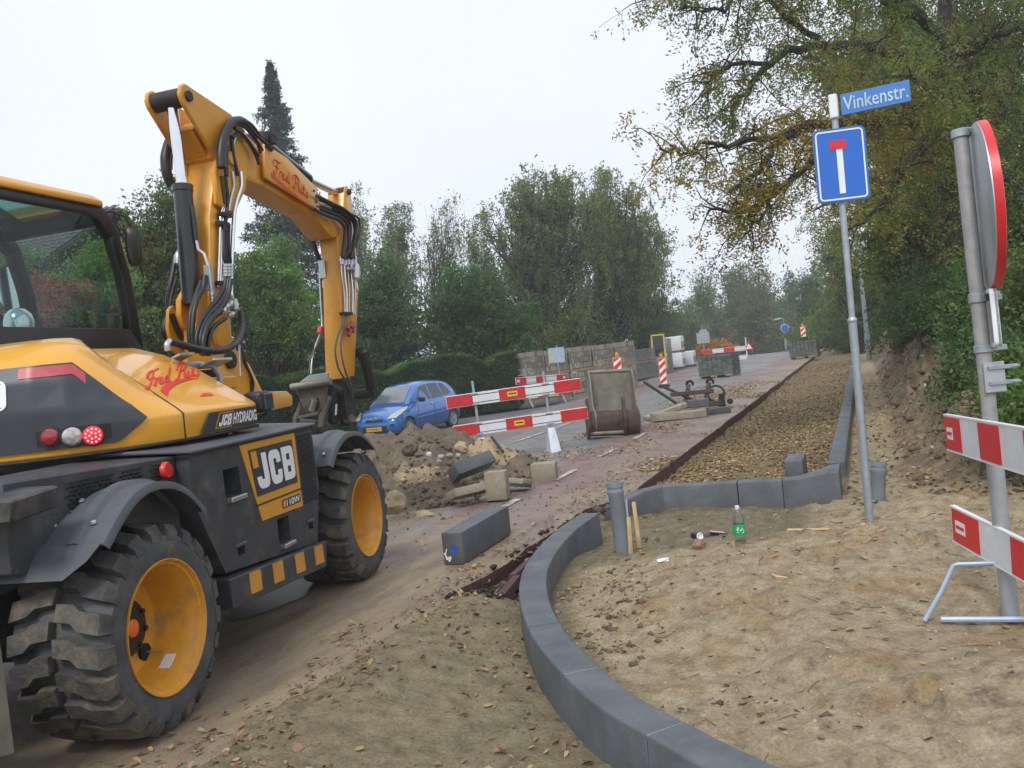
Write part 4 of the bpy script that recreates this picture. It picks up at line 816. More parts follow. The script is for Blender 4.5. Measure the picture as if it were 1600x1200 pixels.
# ---- wheels
def tyre_mesh(R=.52, Wd=.53):
    mb = MB(); h = Wd / 2
    mb.lathe([(.315, -h + .05), (.33, -h + .015), (.40, -h), (.45, -h + .01), (.468, -h + .045), (.472, 0), (.468, h - .045), (.45, h - .01), (.40, h), (.33, h - .015), (.315, h - .05)], (0, 0, 0), (0, 1, 0), 48, 0)
    N = 21
    for side in (-1, 1):
        for k in range(N):
            a0 = 2 * math.pi * (k + (.5 if side > 0 else 0)) / N; da = 2 * math.pi / N; pts = []
            for (y, a, w) in ((.012, .0, .30), (.10, .06, .32), (.135, .28, .34), (h - .03, .40, .36), (h - .002, .42, .33)):
                pts.append((y * side, a0 + a * da, w * da))
            bot, top = [], []
            for i, (y, a, w) in enumerate(pts):
                rt = R + .004 + random.uniform(-.003, .003) - (.0 if i < 3 else (.012 if i == 3 else .055)); rb = .455 if i < 4 else .43
                for q, r in ((bot, rb), (top, rt)):
                    q.append([Vector((math.cos(a + e * w * (1.0 if q is bot else .86)) * r, y, math.sin(a + e * w * (1.0 if q is bot else .86)) * r)) for e in (-1, 1)])
            rings = [[bot[i][0], top[i][0], top[i][1], bot[i][1]] for i in range(5)]
            mb.rings(rings, 1)
    return mb
_ty = tyre_mesh().build('tyre', [RUB, TREAD], bevel=0, smooth=38); TYME = _ty.data; bpy.data.objects.remove(_ty)
mb = MB(); mb.lathe([(.318, -.235), (.33, -.262), (.336, -.262), (.332, -.245), (.31, -.235), (.295, -.20), (.272, -.15), (.268, -.03), (.255, .0), (.15, .03), (.0, .03)], (0, 0, 0), (0, 1, 0), 48)
mb.lathe([(.336, -.262), (.335, .26), (.30, .24), (.15, .06)], (0, 0, 0), (0, 1, 0), 40); _r = mb.build('rim', YELR, smooth=40); RIME = _r.data; bpy.data.objects.remove(_r)
mb = MB(); mb.lathe([(.155, .028), (.155, -.005), (.14, -.03), (.10, -.04), (.0, -.04)], (0, 0, 0), (0, 1, 0), 28)
for k in range(8): a = k * math.pi / 4; mb.lathe([(.014, -.02), (.014, -.05), (0, -.05)], (math.cos(a) * .12, 0, math.sin(a) * .12), (0, 1, 0), 6)
_h = mb.build('hub', BLK); HUBME = _h.data; bpy.data.objects.remove(_h)
mb = MB(); mb.lathe([(.045, -.038), (.045, -.055), (.03, -.066), (0, -.068)], (0, 0, 0), (0, 1, 0), 20); _c = mb.build('hub_cap', ORG); CAPME = _c.data; bpy.data.objects.remove(_c)
for x, sd, sp in ((-1.37, -1, .3), (1.46, -1, 1.1), (-1.37, 1, 2.), (1.46, 1, .7)):
    w = empty('wheel', None, None); w.parent = exc; w.matrix_local = Matrix.Translation((x, sd * 1.0, .515)) @ Matrix.Rotation(0 if sd < 0 else math.pi, 4, 'Z') @ Matrix.Rotation(sp, 4, 'Y')
    for nm, me in (('tyre', TYME), ('rim', RIME), ('hub', HUBME), ('hub_cap', CAPME)): link(nm, me, [], w)
    mb = MB(); mb.lathe([(.045, .01), (.045, -.004), (0, -.004)], (.19, 0, -.12), (0, 1, 0), 16); mb.build('valve_hole', DARK, w)
    mb = MB(); mb.tube([(.19, .0, -.12), (.20, -.10, -.125)], .006, 6); mb.build('valve', ZINC, w)
    mb = MB(); a = R_(-40); mb.box((math.cos(a) * .27, -.12, math.sin(a) * .27), (.008, .06, .09), euler(y=40)); mb.build('sticker', WHT, w)
# ---- chassis
mb = EM(); mb.prism([(-2.0, .55), (2.0, .55), (2.0, .95), (-2.0, .95)], 1, -.55, .55); mb.box((0, 0, .9), (1.7, 1.5, .5)); mb.box((1.46, 0, .515), (.22, 1.6, .22)); mb.box((-1.37, 0, .515), (.22, 1.6, .22))
mb.lathe([(.62, 1.15), (.62, 1.42)], (0, 0, 0), (0, 0, 1), 40, caps=True); mb.box((-1.35, 0, 1.05), (1.25, 1.5, .42)); mb.box((1.3, 0, 1.02), (1.1, 1.4, .34)); mb.build('chassis', BLKD, exc, bevel=.01)
mb = EM(); mb.hexa([(-2.10, -1.08, 1.20), (-1.84, -1.10, 1.22), (-1.84, -.4, 1.22), (-2.10, -.4, 1.20), (-2.10, -1.10, 1.30), (-1.84, -1.12, 1.32), (-1.84, -.4, 1.35), (-2.10, -.4, 1.33)]); mb.build('rear_deck', BLKD, exc, bevel=.01)
def cover(side):
    mb = EM(); y0, y1 = 1.18 * side, .62 * side
    mb.prism([(-.66, .60), (-.91, 1.08), (-.89, 1.315), (.74, 1.315), (.76, .90), (.62, .49)], 1, y0, y1)
    return mb
o = cover(-1).build('side_cover', BLKD, exc)
cut = EM()
for q in ((-.56, 1.02, -.37, 1.19), (.04, .60, .21, .77), (-.50, .66, -.41, .715), (.50, .60, .58, .655)): cut.box(((q[0] + q[2]) / 2, -1.16, (q[1] + q[3]) / 2), (q[2] - q[0], .22, q[3] - q[1]))
co = cut.build('cutter', DARK); bo = o.modifiers.new('cut', 'BOOLEAN'); bo.object = co; bo.operation = 'DIFFERENCE'; bo.solver = 'EXACT'
o.parent = None; me = bpy.data.meshes.new_from_object(o.evaluated_get(bpy.context.evaluated_depsgraph_get())); bpy.data.objects.remove(o); bpy.data.objects.remove(co)
sc_ = link('side_cover', me, BLKD, exc); me.shade_flat()
cover(1).build('side_cover', BLKD, exc, bevel=.01)
mb = EM()
for q in ((-.55, 1.005, -.36, 1.02), (.05, .585, .22, .60)): mb.box(((q[0] + q[2]) / 2, -1.19, q[1]), (q[2] - q[0], .05, .028))
mb.pieces('step_edge', ZINC, sc_, bevel=.004)
mb = EM()
for q in ((-.52, .715, -.39, .735), (.48, .655, .60, .675)): mb.box(((q[0] + q[2]) / 2, -1.184, q[1] + .008), (q[2] - q[0], .012, .02))
mb.pieces('latch', GREYP, sc_, bevel=.003)
# top cover: a lid sloping up inward
mb = EM(); mb.hexa([(-.91, -1.215, 1.33), (.76, -1.215, 1.33), (.84, -.55, 1.375), (-1.05, -.55, 1.385), (-.91, -1.215, 1.352), (.76, -1.215, 1.352), (.84, -.55, 1.40), (-1.05, -.55, 1.41)]); mb.build('top_cover', GREYP, exc, bevel=.008)
mb = EM(); mb.box((.62, -.7, 1.405), (.05, .05, .03)); mb.box((.3, -1.0, 1.385), (.04, .012, .02)); mb.box((-.1, -1.0, 1.384), (.04, .012, .02)); mb.box((.05, -.9, 1.388), (.22, .06, .012)); mb.pieces('latch', GALV, exc, bevel=.003)
mb = EM(); mb.hexa([(-.91, -1.195, 1.316), (.75, -1.195, 1.316), (.75, -1.1, 1.316), (-.91, -1.1, 1.316), (-.91, -1.195, 1.329), (.75, -1.195, 1.329), (.75, -1.1, 1.329), (-.91, -1.1, 1.329)]); mb.build('seal', BLK, exc)
# inner guard with slots and round reflector
mb = EM(); mb.hexa([(-1.95, -.92, .95), (-.90, -1.08, .72), (-.90, -.7, .72), (-1.95, -.7, .95), (-1.95, -.92, 1.36), (-.90, -1.10, 1.33), (-.90, -.6, 1.36), (-1.95, -.7, 1.38)]); mb.build('side_guard', BLKD, exc, bevel=.008)
mb = EM()
for a, b_, zl in ((-1.62, -1.33, 8), (-1.29, -1.12, 8), (-1.08, -.93, 8)):
    for k in range(zl):
        z = 1.16 + k * .02; n = int((b_ - a) / .036)
        for j in range(n):
            x = a + (j + .5 * (k % 2)) * .036; y = -.92 - (x + 1.95) / 1.05 * .17; mb.box((x, y - .012, z), (.026, .012, .009))
g = mb.build('vent_slots', DARK, exc, smooth=0); g['kind'] = 'stuff'
mb = EM(); mb.lathe([(.0, .03), (.04, .028), (.048, .015), (.048, 0)], (-.99, -1.085, 1.262), (0, -1, 0), 20); mb.build('round_reflector', REDP, exc)
# hazard striped step beam
mb = EM(); mb.hexa([(-.72, -1.235, .40), (.60, -1.235, .31), (.56, -.8, .30), (-.72, -.8, .38), (-.72, -1.235, .575), (.66, -1.235, .485), (.60, -.8, .485), (-.72, -.8, .575)]); st = mb.build('step_beam', BLKD, exc, bevel=.006)
mb = EM()
for k, x in enumerate((-.50, -.20, .12, .43)):
    f = lambda x, t: .575 - (x + .72) / 1.38 * .09 - .008 if t else .405 - (x + .72) / 1.32 * .09 + .035
    plate(mb, [(x, -1.235, f(x, 0)), (x + .14, -1.235, f(x + .14, 0)), (x + .14, -1.235, f(x + .14, 1)), (x, -1.235, f(x, 1))], .001, .002)
mb.pieces('hazard_stripe', M('scuffed orange stripe', (.58, .27, .04), .5, dirt=((.12, .1, .08), .35, 9)), st)
# yellow side panel with lettering
y = -1.18; q = [(-.34, 1.312), (.44, 1.312), (.44, .79), (-.16, .805)]
mb = EM(); mb.prism(q, 1, y - .006, y + .01); pn = mb.build('side_decal', YELB, sc_)
def poly_at(pts, yy): return [Vector((p[0], yy, p[1])) for p in pts]
lg = poly_at([(-.195, .965), (.40, .965), (.385, 1.27), (-.245, 1.27)], y - .006)
mb = EM(); plate(mb, [lg[0], lg[1], lg[2], lg[3]], .0005, .0015); mb.build('logo_panel', PANELG, pn)
mb = EM(); decal(mb, logo2d(), sub(lg, .07, .13, .97, .88), .0045); mb.build('logo_letters', WHT, pn)
mb = EM(); plate(mb, sub(lg, .035, .60, .15, .95), .003, .001); mb.build('logo_chip', YELB, pn)
mb = EM(); plate(mb, poly_at([(-.205, .905), (.44, .905), (.44, .918), (-.209, .918)], y - .006), .0005, .0015); mb.build('panel_line', PANELG, pn)
n1 = poly_at([(.13, .825), (.415, .825), (.415, .885), (.13, .885)], y - .006); mb = EM(); plate(mb, n1, .0005, .0012); mb.build('number_panel', PANELG, pn)
mb = EM(); decal(mb, text2d('110W', .02), sub(n1, .22, .14, .94, .88), .004); mb.pieces('number_letters', WHT, pn); mb = EM(); plate(mb, sub(n1, .05, .15, .18, .85), .0025, .0008); mb.build('logo_chip', YELB, pn)
# perforated grille right of the panel
mb = EM()
for k in range(30):
    z = .80 + k * .0165
    for j in range(11):
        x = .475 + j * .023 + (.0115 if k % 2 else 0); xm = .73 + .0 * z
        if x < xm: mb.box((x, -1.181, z), (.013, .006, .0085))
g = mb.build('grille_holes', DARK, sc_, smooth=0); g['kind'] = 'stuff'
# ---- mudguards
def guard(cx, prof, y0, y1, name='mudguard'):
    mb = EM(); rows = []
    ys = [y0, y0 + (y1 - y0) * .02, y0 + (y1 - y0) * .22, y0 + (y1 - y0) * .25, y0 + (y1 - y0) * .34, y0 + (y1 - y0) * .37, y1]; dz = [-.028, 0, .0, .022, .022, 0, 0]
    nrm = []
    for i, (x, z) in enumerate(prof):
        a, b_ = Vector(prof[max(i - 1, 0)]), Vector(prof[min(i + 1, len(prof) - 1)]); d = (b_ - a).normalized(); n = Vector((-d.y, d.x)); n = n if n.y > 0 or abs(n.y) < .3 and (n.x * (x - cx) > 0) else -n; nrm.append(n)
        rows.append([Vector((x + n.x * e, yy, z + n.y * e)) for yy, e in zip(ys, dz)])
    mb.sheet(rows, .012, lambda j, i: Vector((-nrm[j].x, 0, -nrm[j].y))); return mb.build(name, GREYP, exc, smooth=50)
def smoothpts(P, n=22):
    t = np.linspace(0, len(P) - 1, n); C = np.array([[np.interp(x, range(len(P)), [p[j] for p in P]) for j in (0, 1)] for x in t])
    for _ in range(3): C[1:-1] = (C[:-2] + 2 * C[1:-1] + C[2:]) / 4
    return [tuple(c) for c in C]
fr_prof = smoothpts([(-.93, 1.02), (-1.05, 1.15), (-1.2, 1.225), (-1.37, 1.25), (-1.52, 1.225), (-1.66, 1.145), (-1.80, 1.03)])
g1 = guard(-1.37, fr_prof, -1.28, -.72)
mb = EM(); mb.hexa([(-1.79, -1.24, 1.03), (-1.81, -1.24, 1.03), (-1.81, -.72, 1.05), (-1.79, -.72, 1.05), (-1.79, -1.24, 1.04), (-1.81, -1.24, 1.04), (-1.81, -.72, 1.06), (-1.79, -.72, 1.06)])
mb = EM(); mb.sheet([[Vector((-1.795, -1.26, 1.035)), Vector((-1.795, -.72, 1.05))], [Vector((-1.85, -1.22, .97)), Vector((-1.85, -.72, .98))], [Vector((-1.89, -1.12, .90)), Vector((-1.89, -.72, .905))]], .01, (-1, 0, 0)); mb.build('mud_flap', GREYP, g1)
mb = EM()
for x, yy, zz in ((-1.70, -1.16, 1.115), (-1.70, -.95, 1.115), (-1.56, -1.0, 1.205), (-1.56, -.84, 1.205), (-1.1, -1.1, 1.19), (-1.35, -.8, 1.252)): mb.lathe([(.016, 0), (.014, .01), (0, .014)], (x, yy, zz), (-.3, 0, 1), 8)
mb.pieces('bolt', ZINC, g1)
mid = smoothpts([(.80, 1.02), (.92, 1.14), (1.10, 1.215), (1.30, 1.235), (1.50, 1.20), (1.66, 1.12), (1.78, 1.03)])
g2 = guard(1.46, mid, -1.28, -.70)
mb = EM(); mb.lathe([(.014, 0), (.012, .01), (0, .012)], (.87, -1.2, 1.10), (-.6, 0, .8), 8); mb.pieces('bolt', ZINC, g2)
guard(-1.37, fr_prof, 1.28, .72); guard(1.46, mid, 1.28, .70)
# ---- dozer blade at the near end
mb = EM(); rows = []
for k in range(9):
    t = k / 8; x = -2.22 - .10 * math.sin(math.pi * t) + .02 * t; rows.append([Vector((x, yy, .12 + .58 * t)) for yy in (-.92, -.5, 0, .5, .92)])
mb.sheet(rows, .035, (1, 0, 0)); bl = mb.build('dozer_blade', STEEL, exc, smooth=40)
mb = EM(); mb.prism([(-2.40, .30), (-2.10, .22), (-2.10, .72), (-2.25, .72), (-2.36, .62)], 1, -.92, -.955); mb.build('blade_cheek', STEEL, bl, bevel=.006)
mb = EM(); mb.prism([(-2.40, .30), (-2.10, .22), (-2.10, .72), (-2.25, .72), (-2.36, .62)], 1, .88, .915); mb.build('blade_cheek', STEEL, bl, bevel=.006)
mb = EM()
for yy in (-.4, .4): mb.box((-2.0, yy, .5), (.4, .08, .14))
mb.pieces('blade_arm', BLKD, bl)
# ================================================================== upper body
half = [(.27, -1.03), (.0, -1.045), (-.30, -1.06), (-.57, -1.06), (-.72, -1.02), (-.86, -.955), (-.98, -.865), (-1.09, -.74), (-1.18, -.58), (-1.245, -.40), (-1.285, -.2), (-1.30, 0)]
out = half + [(x, -y) for x, y in reversed(half[:-1])]
sidep = [(.05, 1.385), (0, 1.40), (-.005, 1.555), (.035, 1.585), (.19, 1.685), (.42, 1.835), (.66, 1.955), (.90, 2.03)]
rearp = [(.05, 1.385), (0, 1.41), (0, 1.55), (.0, 1.66), (.035, 1.82), (.09, 1.92), (.24, 2.02), (.48, 2.075)]
cols = []; N = len(out)
for i, p in enumerate(out):
    a, b_ = Vector(out[max(i - 1, 0)]), Vector(out[min(i + 1, N - 1)]); d = (b_ - a).normalized(); n = Vector((d.y, -d.x)); n = n if n.dot(-Vector(p)) > 0 else -n
    if i < 3 or i > N - 4: n = Vector((0, 1 if i < 3 else -1))
    w = float(sm(min(i, N - 1 - i), 2.5, 8.0)); prof = [(x0 + (x1 - x0) * w, z0 + (z1 - z0) * w) for (x0, z0), (x1, z1) in zip(sidep, rearp)]
    cols.append([Vector((p[0] + n.x * e, p[1] + n.y * e, z + (.0 if i > 2 else 0))) for e, z in prof])
mb = UM(); mb.rings([[cols[i][k] for i in range(N)] for k in range(len(sidep))], 0, True); tail = mb.build('upper_body', YEL, exc, bevel=.012, seg=2, smooth=40)
tb_ = bmesh.new(); tb_.from_mesh(tail.data); bmesh.ops.triangulate(tb_, faces=tb_.faces[:]); tb_.to_mesh(tail.data); tb_.free()
BV = BVHTree.FromPolygons([v.co[:] for v in tail.data.vertices], [tuple(p.vertices) for p in tail.data.polygons])
RO = EX.loc(CAMP)
def rd(u, v): r = ray(u, v); return Vector((r.dot(EX.f), r.dot(EX.l), r.dot(EX.u))).normalized()
def onb(u, v, off=.005):
    h = BV.ray_cast(RO, rd(u, v))
    if h[0] is None: return None, None
    n = h[1] if h[1].dot(rd(u, v)) < 0 else -h[1]; return h[0] + n * off, n
def radial(th, z, off):
    o_ = UE((-3 * math.cos(th), -3 * math.sin(th), z)); c = UE((0, 0, z)); d = (c - o_).normalized(); h = BV.ray_cast(o_, d); n = h[1] if h[1].dot(d) < 0 else -h[1]; return h[0] + n * off
def thz(u, v):
    for k in range(40):
        p, _ = onb(u, v, 0)
        if p is not None: break
        v -= 1
    q = UF.loc(EX.wld(p)); return math.atan2(-q.y, -q.x), q.z
tipt, tipz = thz(229, 652); bt, bz = thz(186, 690); tt_, tz = thz(112, 568)
def bandpanel(name, zt, zb_, t0, t1, off, mat, parent, n=40, th=.006):
    mb = MB(); rows = [[] for _ in range(24)]
    for k in range(n + 1):
        t = t0 + (t1 - t0) * k / n; a, b_ = zb_(t), zt(t)
        for j in range(24): rows[j].append(radial(t, a + (b_ - a) * j / 23, off))
    mb.grid(rows); return mb.build(name, mat, parent, smooth=60)
ztop = lambda t: min(tz, tz + (tipz - tz) * (abs(t) - tt_) / (tipt - tt_)) if abs(t) > tt_ else tz
zbot = lambda t: bz if abs(t) < bt else bz + (tipz - bz) * (abs(t) - bt) / (tipt - bt)
pan = bandpanel('rear_panel', ztop, zbot, -tipt * .999, tipt * .999, .012, PANELG, tail, 90)
a0, z0 = thz(30, 586); a1, z1 = thz(131, 572)
bandpanel('reflective_strip', lambda t: ztop(t) - .012, lambda t: ztop(t) - .068, min(a0, a1), max(a0, a1), .0155, PINKR, tail, 24)
la0, lz0 = thz(60, 700); la1, lz1 = thz(172, 664)
bandpanel('lamp_housing', lambda t: lz1 + .01, lambda t: lz0 + .008, la0, la1, .016, BLK, tail, 16)
bandpanel('lamp_housing', lambda t: lz1 + .01, lambda t: lz0 + .008, -la1, -la0, .016, BLK, tail, 16)
for u, v, mt, r in ((80, 683, LRED, .046), (113, 682, LCLR, .050), (145, 680, LLIT, .050)):
    t, z = thz(u, v)
    for sgn in (1, -1):
        p = radial(t * sgn, z, .017); n = (p - radial(t * sgn, z, -.1)).normalized(); mb = MB(); mb.lathe([(r, 0), (r, .012), (r * .8, .024), (r * .4, .029), (0, .03)], p, n, 20); tl_ = mb.build('tail_light', mt if sgn > 0 or mt is not LLIT else LRED, tail)
        if mt is LLIT and sgn > 0:
            e_ = n.orthogonal().normalized(); w_ = n.cross(e_); mb = MB()
            for q in range(16): a_ = 2 * math.pi * (q if q < 11 else q - 11) / (11 if q < 11 else 5); rr_ = r * (.72 if q < 11 else .34); mb.lathe([(.0058, 0), (.0045, .006), (0, .008)], p + (e_ * math.cos(a_) + w_ * math.sin(a_)) * rr_ + n * (.021 if q < 11 else .026), n, 7)
            mb.pieces('led', LED, tl_)
        mb = MB(); mb.lathe([(r + .010, -.004), (r + .010, .010), (r, .012)], p, n, 20); mb.build('lamp_ring', DKST, tail)
tB, _z = thz(12, 620); zT = thz(5, 596)[1]; zB = thz(4, 645)[1]
V, F = fit(logo2d()); mb = MB(); rowsV = [radial(-tB + 2 * tB * a, zB + (zT - zB) * b_, .0175) for a, b_ in V]; mb.add(rowsV, F); mb.build('rear_letters', WHT, tail)
sv = [(-tB + 2 * tB * a - .012, zB + (zT - zB) * b_ - .006) for a, b_ in V]; mb = MB(); mb.add([radial(a, b_, .0155) for a, b_ in sv], F); mb.build('letter_shadow_print', BLK, tail)
# seam between cowling and hood, side lettering, signwriting
mb = UM(); mb.tube([c + Vector((0, -.001 if k < 3 else 0, .001)) for k, c in enumerate(cols[3])], .005, 5); mb.build('panel_gap', DKST, tail)
mb = UM(); mb.tube([Vector((p[0] * 1.002, p[1] * 1.002, 1.40)) for p in out], .010, 5); mb.build('lower_lip', DKST, tail)
def sx(x): return -1.046 - .0155 * (.0 - x) / .30 if x < 0 else -1.045 + .015 * x / .27
Q = [Vector((x, sx(x) - .012, z)) for x, z in ((-.44, 1.415), (.25, 1.415), (.25, 1.535), (-.33, 1.535))]
mb = UM(); plate(mb, Q, .001, .002); hb_ = mb.build('model_strip', PANELG, tail)
mb = UM(); plate(mb, sub(Q, .20, .12, .485, .93), .0035, .0005); mb.build('logo_border', YELB, hb_); mb = UM(); plate(mb, sub(Q, .215, .17, .475, .88), .0045, .0005); mb.build('logo_panel', PANELG, hb_)
mb = UM(); decal(mb, logo2d(), sub(Q, .24, .22, .46, .80), .006); mb.build('logo_letters', WHT, hb_); mb = UM(); decal(mb, text2d('HYDRADIG', .028), sub(Q, .50, .22, .975, .82), .006); mb.build('model_letters', WHT, hb_)
# cursive signwriting, one stroke list for both places: x across, y up
CUR = {'F': [[(0, .55), (.02, .75), (.2, .9), (.45, .86), (.75, .92)], [(.45, .86), (.38, .5), (.26, .1), (.08, -.1), (-.05, .0), (.02, .12)], [(.16, .45), (.4, .5), (.55, .48)]],
       'r': [[(0, .0), (.06, .38), (.12, .42), (.2, .36), (.24, .4)]], 'e': [[(0, .18), (.16, .26), (.2, .36), (.1, .42), (.02, .26), (.06, .04), (.2, .02), (.3, .14)]],
       'd': [[(.24, .34), (.12, .42), (.0, .22), (.06, .02), (.2, .1), (.28, .4), (.36, .92), (.24, .2), (.32, .0), (.42, .12)]],
       'P': [[(.36, .84), (.26, .3), (.12, -.08), (-.04, -.02), (.02, .1)], [(.02, .55), (.06, .82), (.34, .95), (.66, .88), (.7, .62), (.46, .42), (.28, .48)]],
       'u': [[(0, .4), (-.01, .1), (.1, .0), (.22, .14), (.28, .4), (.25, .08), (.34, .0), (.42, .12)]], 't': [[(.14, .7), (.06, .12), (.14, .0), (.26, .12)], [(-.02, .44), (.26, .46)]],
       's': [[(0, .02), (.14, .0), (.2, .14), (.08, .28), (.14, .42), (.24, .38)]]}
def cursive():
    S = []; x = 0
    for ch, adv in zip('Fred Puts', (.62, .28, .36, .5, .30, .62, .48, .34, .3)):
        for st in CUR.get(ch, []):
            P = [Vector((a + x + b_ * .12, b_, 0)) for a, b_ in st]; t = np.linspace(0, len(P) - 1, len(P) * 4); C = np.array([[np.interp(k, range(len(P)), [p[j] for p in P]) for j in (0, 1)] for k in t])
            for _ in range(3): C[1:-1] = (C[:-2] + 2 * C[1:-1] + C[2:]) / 4
            S.append(C)
        x += adv
    return S, x
STK, CW = cursive()
def inkline(mb, pts, r): mb.tube(pts, r, 5)
mb = MB()
for C in STK:
    P = []
    for a, b_ in C:
        t = a / CW; u = 228 + 84 * t; v = 607 - 27 * b_ - 20 * t - 6 * t * b_; p, n = onb(u, v, .001)
        if p is not None: P.append(p)
    if len(P) > 2: inkline(mb, P, .0075)
mb.build('signwriting', REDP, tail)
mb = MB(); rows = []
for k in range(13):
    t = k / 12; u0 = 256 + 8 * t + 46 * t * t; v0 = 615 - 40 * t + 16 * t * t; wv = 9 * (1 - t) + .6
    a, _ = onb(u0 - wv * .6, v0 - wv * .45, .005); b2_, _ = onb(u0 + wv * .55, v0 + wv * .55, .005)
    if a is not None and b2_ is not None: rows.append([a, b2_])
mb.grid(rows); mb.build('swoosh', REDP, tail, smooth=0)
mb = MB(); q = [onb(u, v, .004)[0] for u, v in ((312, 620), (334, 618), (328, 614), (316, 615))]
if all(x is not None for x in q): mb.add(q, [(0, 1, 2, 3)]); mb.build('phone_strip', REDP, tail, smooth=0)
# work lamp box at the right front corner
mb = UM(); mb.box((.40, -.97, 1.555), (.15, .15, .15)); wl = mb.build('side_mirror', BLK, exc, bevel=.03, seg=3); mb = UM(); mb.box((.41, -1.048, 1.555), (.115, .016, .115)); mb.build('mirror_face', PANELG, wl, bevel=.008)
mb = UM(); mb.tube([(.27, -.95, 1.50), (.36, -.99, 1.44), (.44, -1.0, 1.47)], .012, 7); mb.build('bracket', DKST, wl)
# ---- cab
cab = UM()
yr, yl = .20, 1.18
def cabside(mb, y0, y1):
    mb.prism([(-.95, 3.11), (-.95, 3.05 if y0 < .5 else 2.95), (.36, 3.05 if y0 < .5 else 2.99), (.48, 3.02 if y0 < .5 else 2.97), (.57, 2.89), (.67, 2.96), (.56, 3.10), (.5, 3.125)], 1, y0, y1)
    mb.prism([(.57, 2.89), (.64, 2.62), (.665, 2.4), (.67, 2.21), (.79, 2.05), (.775, 2.4), (.75, 2.62), (.67, 2.96)], 1, y0, y1)
    mb.prism([(-.95, 2.22), (.67, 2.21), (.79, 2.05), (.80, 1.42), (-.95, 1.42)], 1, y0, y1)
    mb.prism([(-.95, 2.95), (-.95, 2.22), (-.84, 2.22), (-.82, 2.955)], 1, y0, y1)
cabside(cab, yr, yr + .07); cabside(cab, yl - .07, yl)
cab.prism([(.50, 2.99), (.58, 2.99), (.56, 3.10), (.5, 3.11)], 1, yr + .07, yl - .07); cab.box((.72, .69, 1.75), (.06, .84, .68)); cab.box((-.92, .69, 3.03), (.06, .84, .15)); cab.box((-.92, .69, 1.8), (.06, .84, .8)); cab.box((-.1, .69, 1.40), (1.7, .95, .05))
cabo = cab.build('cab', BLK, exc, bevel=.008, seg=2)
mb = UM(); rr = [(-1.0, yr - .03), (.50, yr - .03), (.60, yr + .06), (.60, yl - .06), (.50, yl + .03), (-1.0, yl + .03)]; ri = [(-.84, yr + .08), (.38, yr + .08), (.44, yr + .11), (.44, yl - .11), (.38, yl - .08), (-.84, yl - .08)]
def loop(P, z, s=0): return [Vector((p[0] - s * (.06 if p[0] > 0 else -.06), p[1] + s * (.03 if p[1] < .69 else -.03), z)) for p in P]
mb.rings([loop(rr, 3.115), loop(rr, 3.15), loop(rr, 3.19, 1), loop(ri, 3.20), loop(ri, 3.115)], 0, False, True); mb.build('roof', YEL, cabo, bevel=.006, smooth=40)
mb = UM(); mb.sheet([[Vector((-.86, yr + .06, 3.13)), Vector((.46, yr + .06, 3.13))], [Vector((-.86, yl - .06, 3.13)), Vector((.46, yl - .06, 3.13))]], .006, (0, 0, 1)); mb.build('roof_glass', ROOFG, cabo)
def pane(name, P, parent, t=(0, .005, 0)):
    mb = UM(); mb.add([Vector(p) for p in P], [tuple(range(len(P)))]); return mb.build(name, GLS, parent, smooth=0)
sp_ = [(-.83, 3.06), (.36, 3.06), (.48, 3.03), (.565, 2.885), (.635, 2.62), (.66, 2.4), (.665, 2.215), (-.83, 2.225)]
pane('side_window', [(x, yr + .03, z) for x, z in sp_], cabo); pane('side_window', [(x, yl - .035, z) for x, z in sp_], cabo)
pane('windscreen', [(.58, yr + .08, 2.98), (.58, yl - .08, 2.98), (.70, yl - .08, 2.62), (.725, yl - .08, 2.10), (.725, yr + .08, 2.10), (.70, yr + .08, 2.62)], cabo, (.005, 0, 0))
pane('rear_window', [(-.90, yr + .08, 2.94), (-.90, yl - .08, 2.94), (-.90, yl - .08, 2.2), (-.90, yr + .08, 2.2)], cabo, (.005, 0, 0))
mb = UM(); mb.box((-.35, .72, 1.88), (.46, .46, .14)); mb.hexa([(-.62, .50, 1.92), (-.52, .50, 1.92), (-.52, .94, 1.92), (-.62, .94, 1.92), (-.76, .54, 2.55), (-.67, .54, 2.55), (-.67, .90, 2.55), (-.76, .90, 2.55)]); mb.box((-.73, .72, 2.66), (.09, .26, .16)); mb.box((-.4, .72, 1.62), (.3, .3, .4)); mb.build('seat', SEAT, cabo, bevel=.03, seg=3)
mb = UM(); mb.prism([(.05, 2.235), (.62, 2.255), (.62, 2.285), (.05, 2.26)], 1, .62, .95); mb.box((.45, .8, 1.9), (.12, .1, .7)); mb.tube([(.30, .98, 2.26), (.28, 1.0, 2.40)], .025, 8); mb.tube([(.0, .42, 1.9), (.02, .42, 2.3)], .022, 8); mb.build('console', SEAT, cabo, bevel=.006)
mb = UM(); mb.lathe([(0, .16), (.05, .15), (.09, .11), (.105, .05), (.10, 0), (0, 0)], (.24, .80, 2.27), (0, 0, 1), 18); mb.build('lamp_dome', M('pale dome', (.62, .66, .70), .15, .5), cabo)
mb = UM(); mb.box((.62, .34, 2.27), (.14, .12, .13), euler(z=20)); mb.build('monitor', BLKD, cabo, bevel=.01)
mb = UM(); mb.tube([(-.5, .45, 3.0), (-.25, .48, 2.93), (-.1, .5, 2.99)], .03, 6); mb.tube([(-.1, .5, 3.0), (.30, 1.0, 2.95)], .02, 6); mb.box((-.30, .45, 3.03), (.10, .14, .16)); mb.box((.1, .7, 3.04), (.5, .12, .08), euler(z=30)); mb.build('cab_wiring', BLK, cabo)
mb = UM(); mb.tube([(.55, .32, 3.09), (.64, .22, 3.10), (.72, .16, 3.06), (.75, .14, 2.98)], .010, 7); mb.tube([(.70, .13, 2.96), (.80, .13, 2.6)], .006, 6)
ar = mb.build('mirror_arm', BLK, cabo)
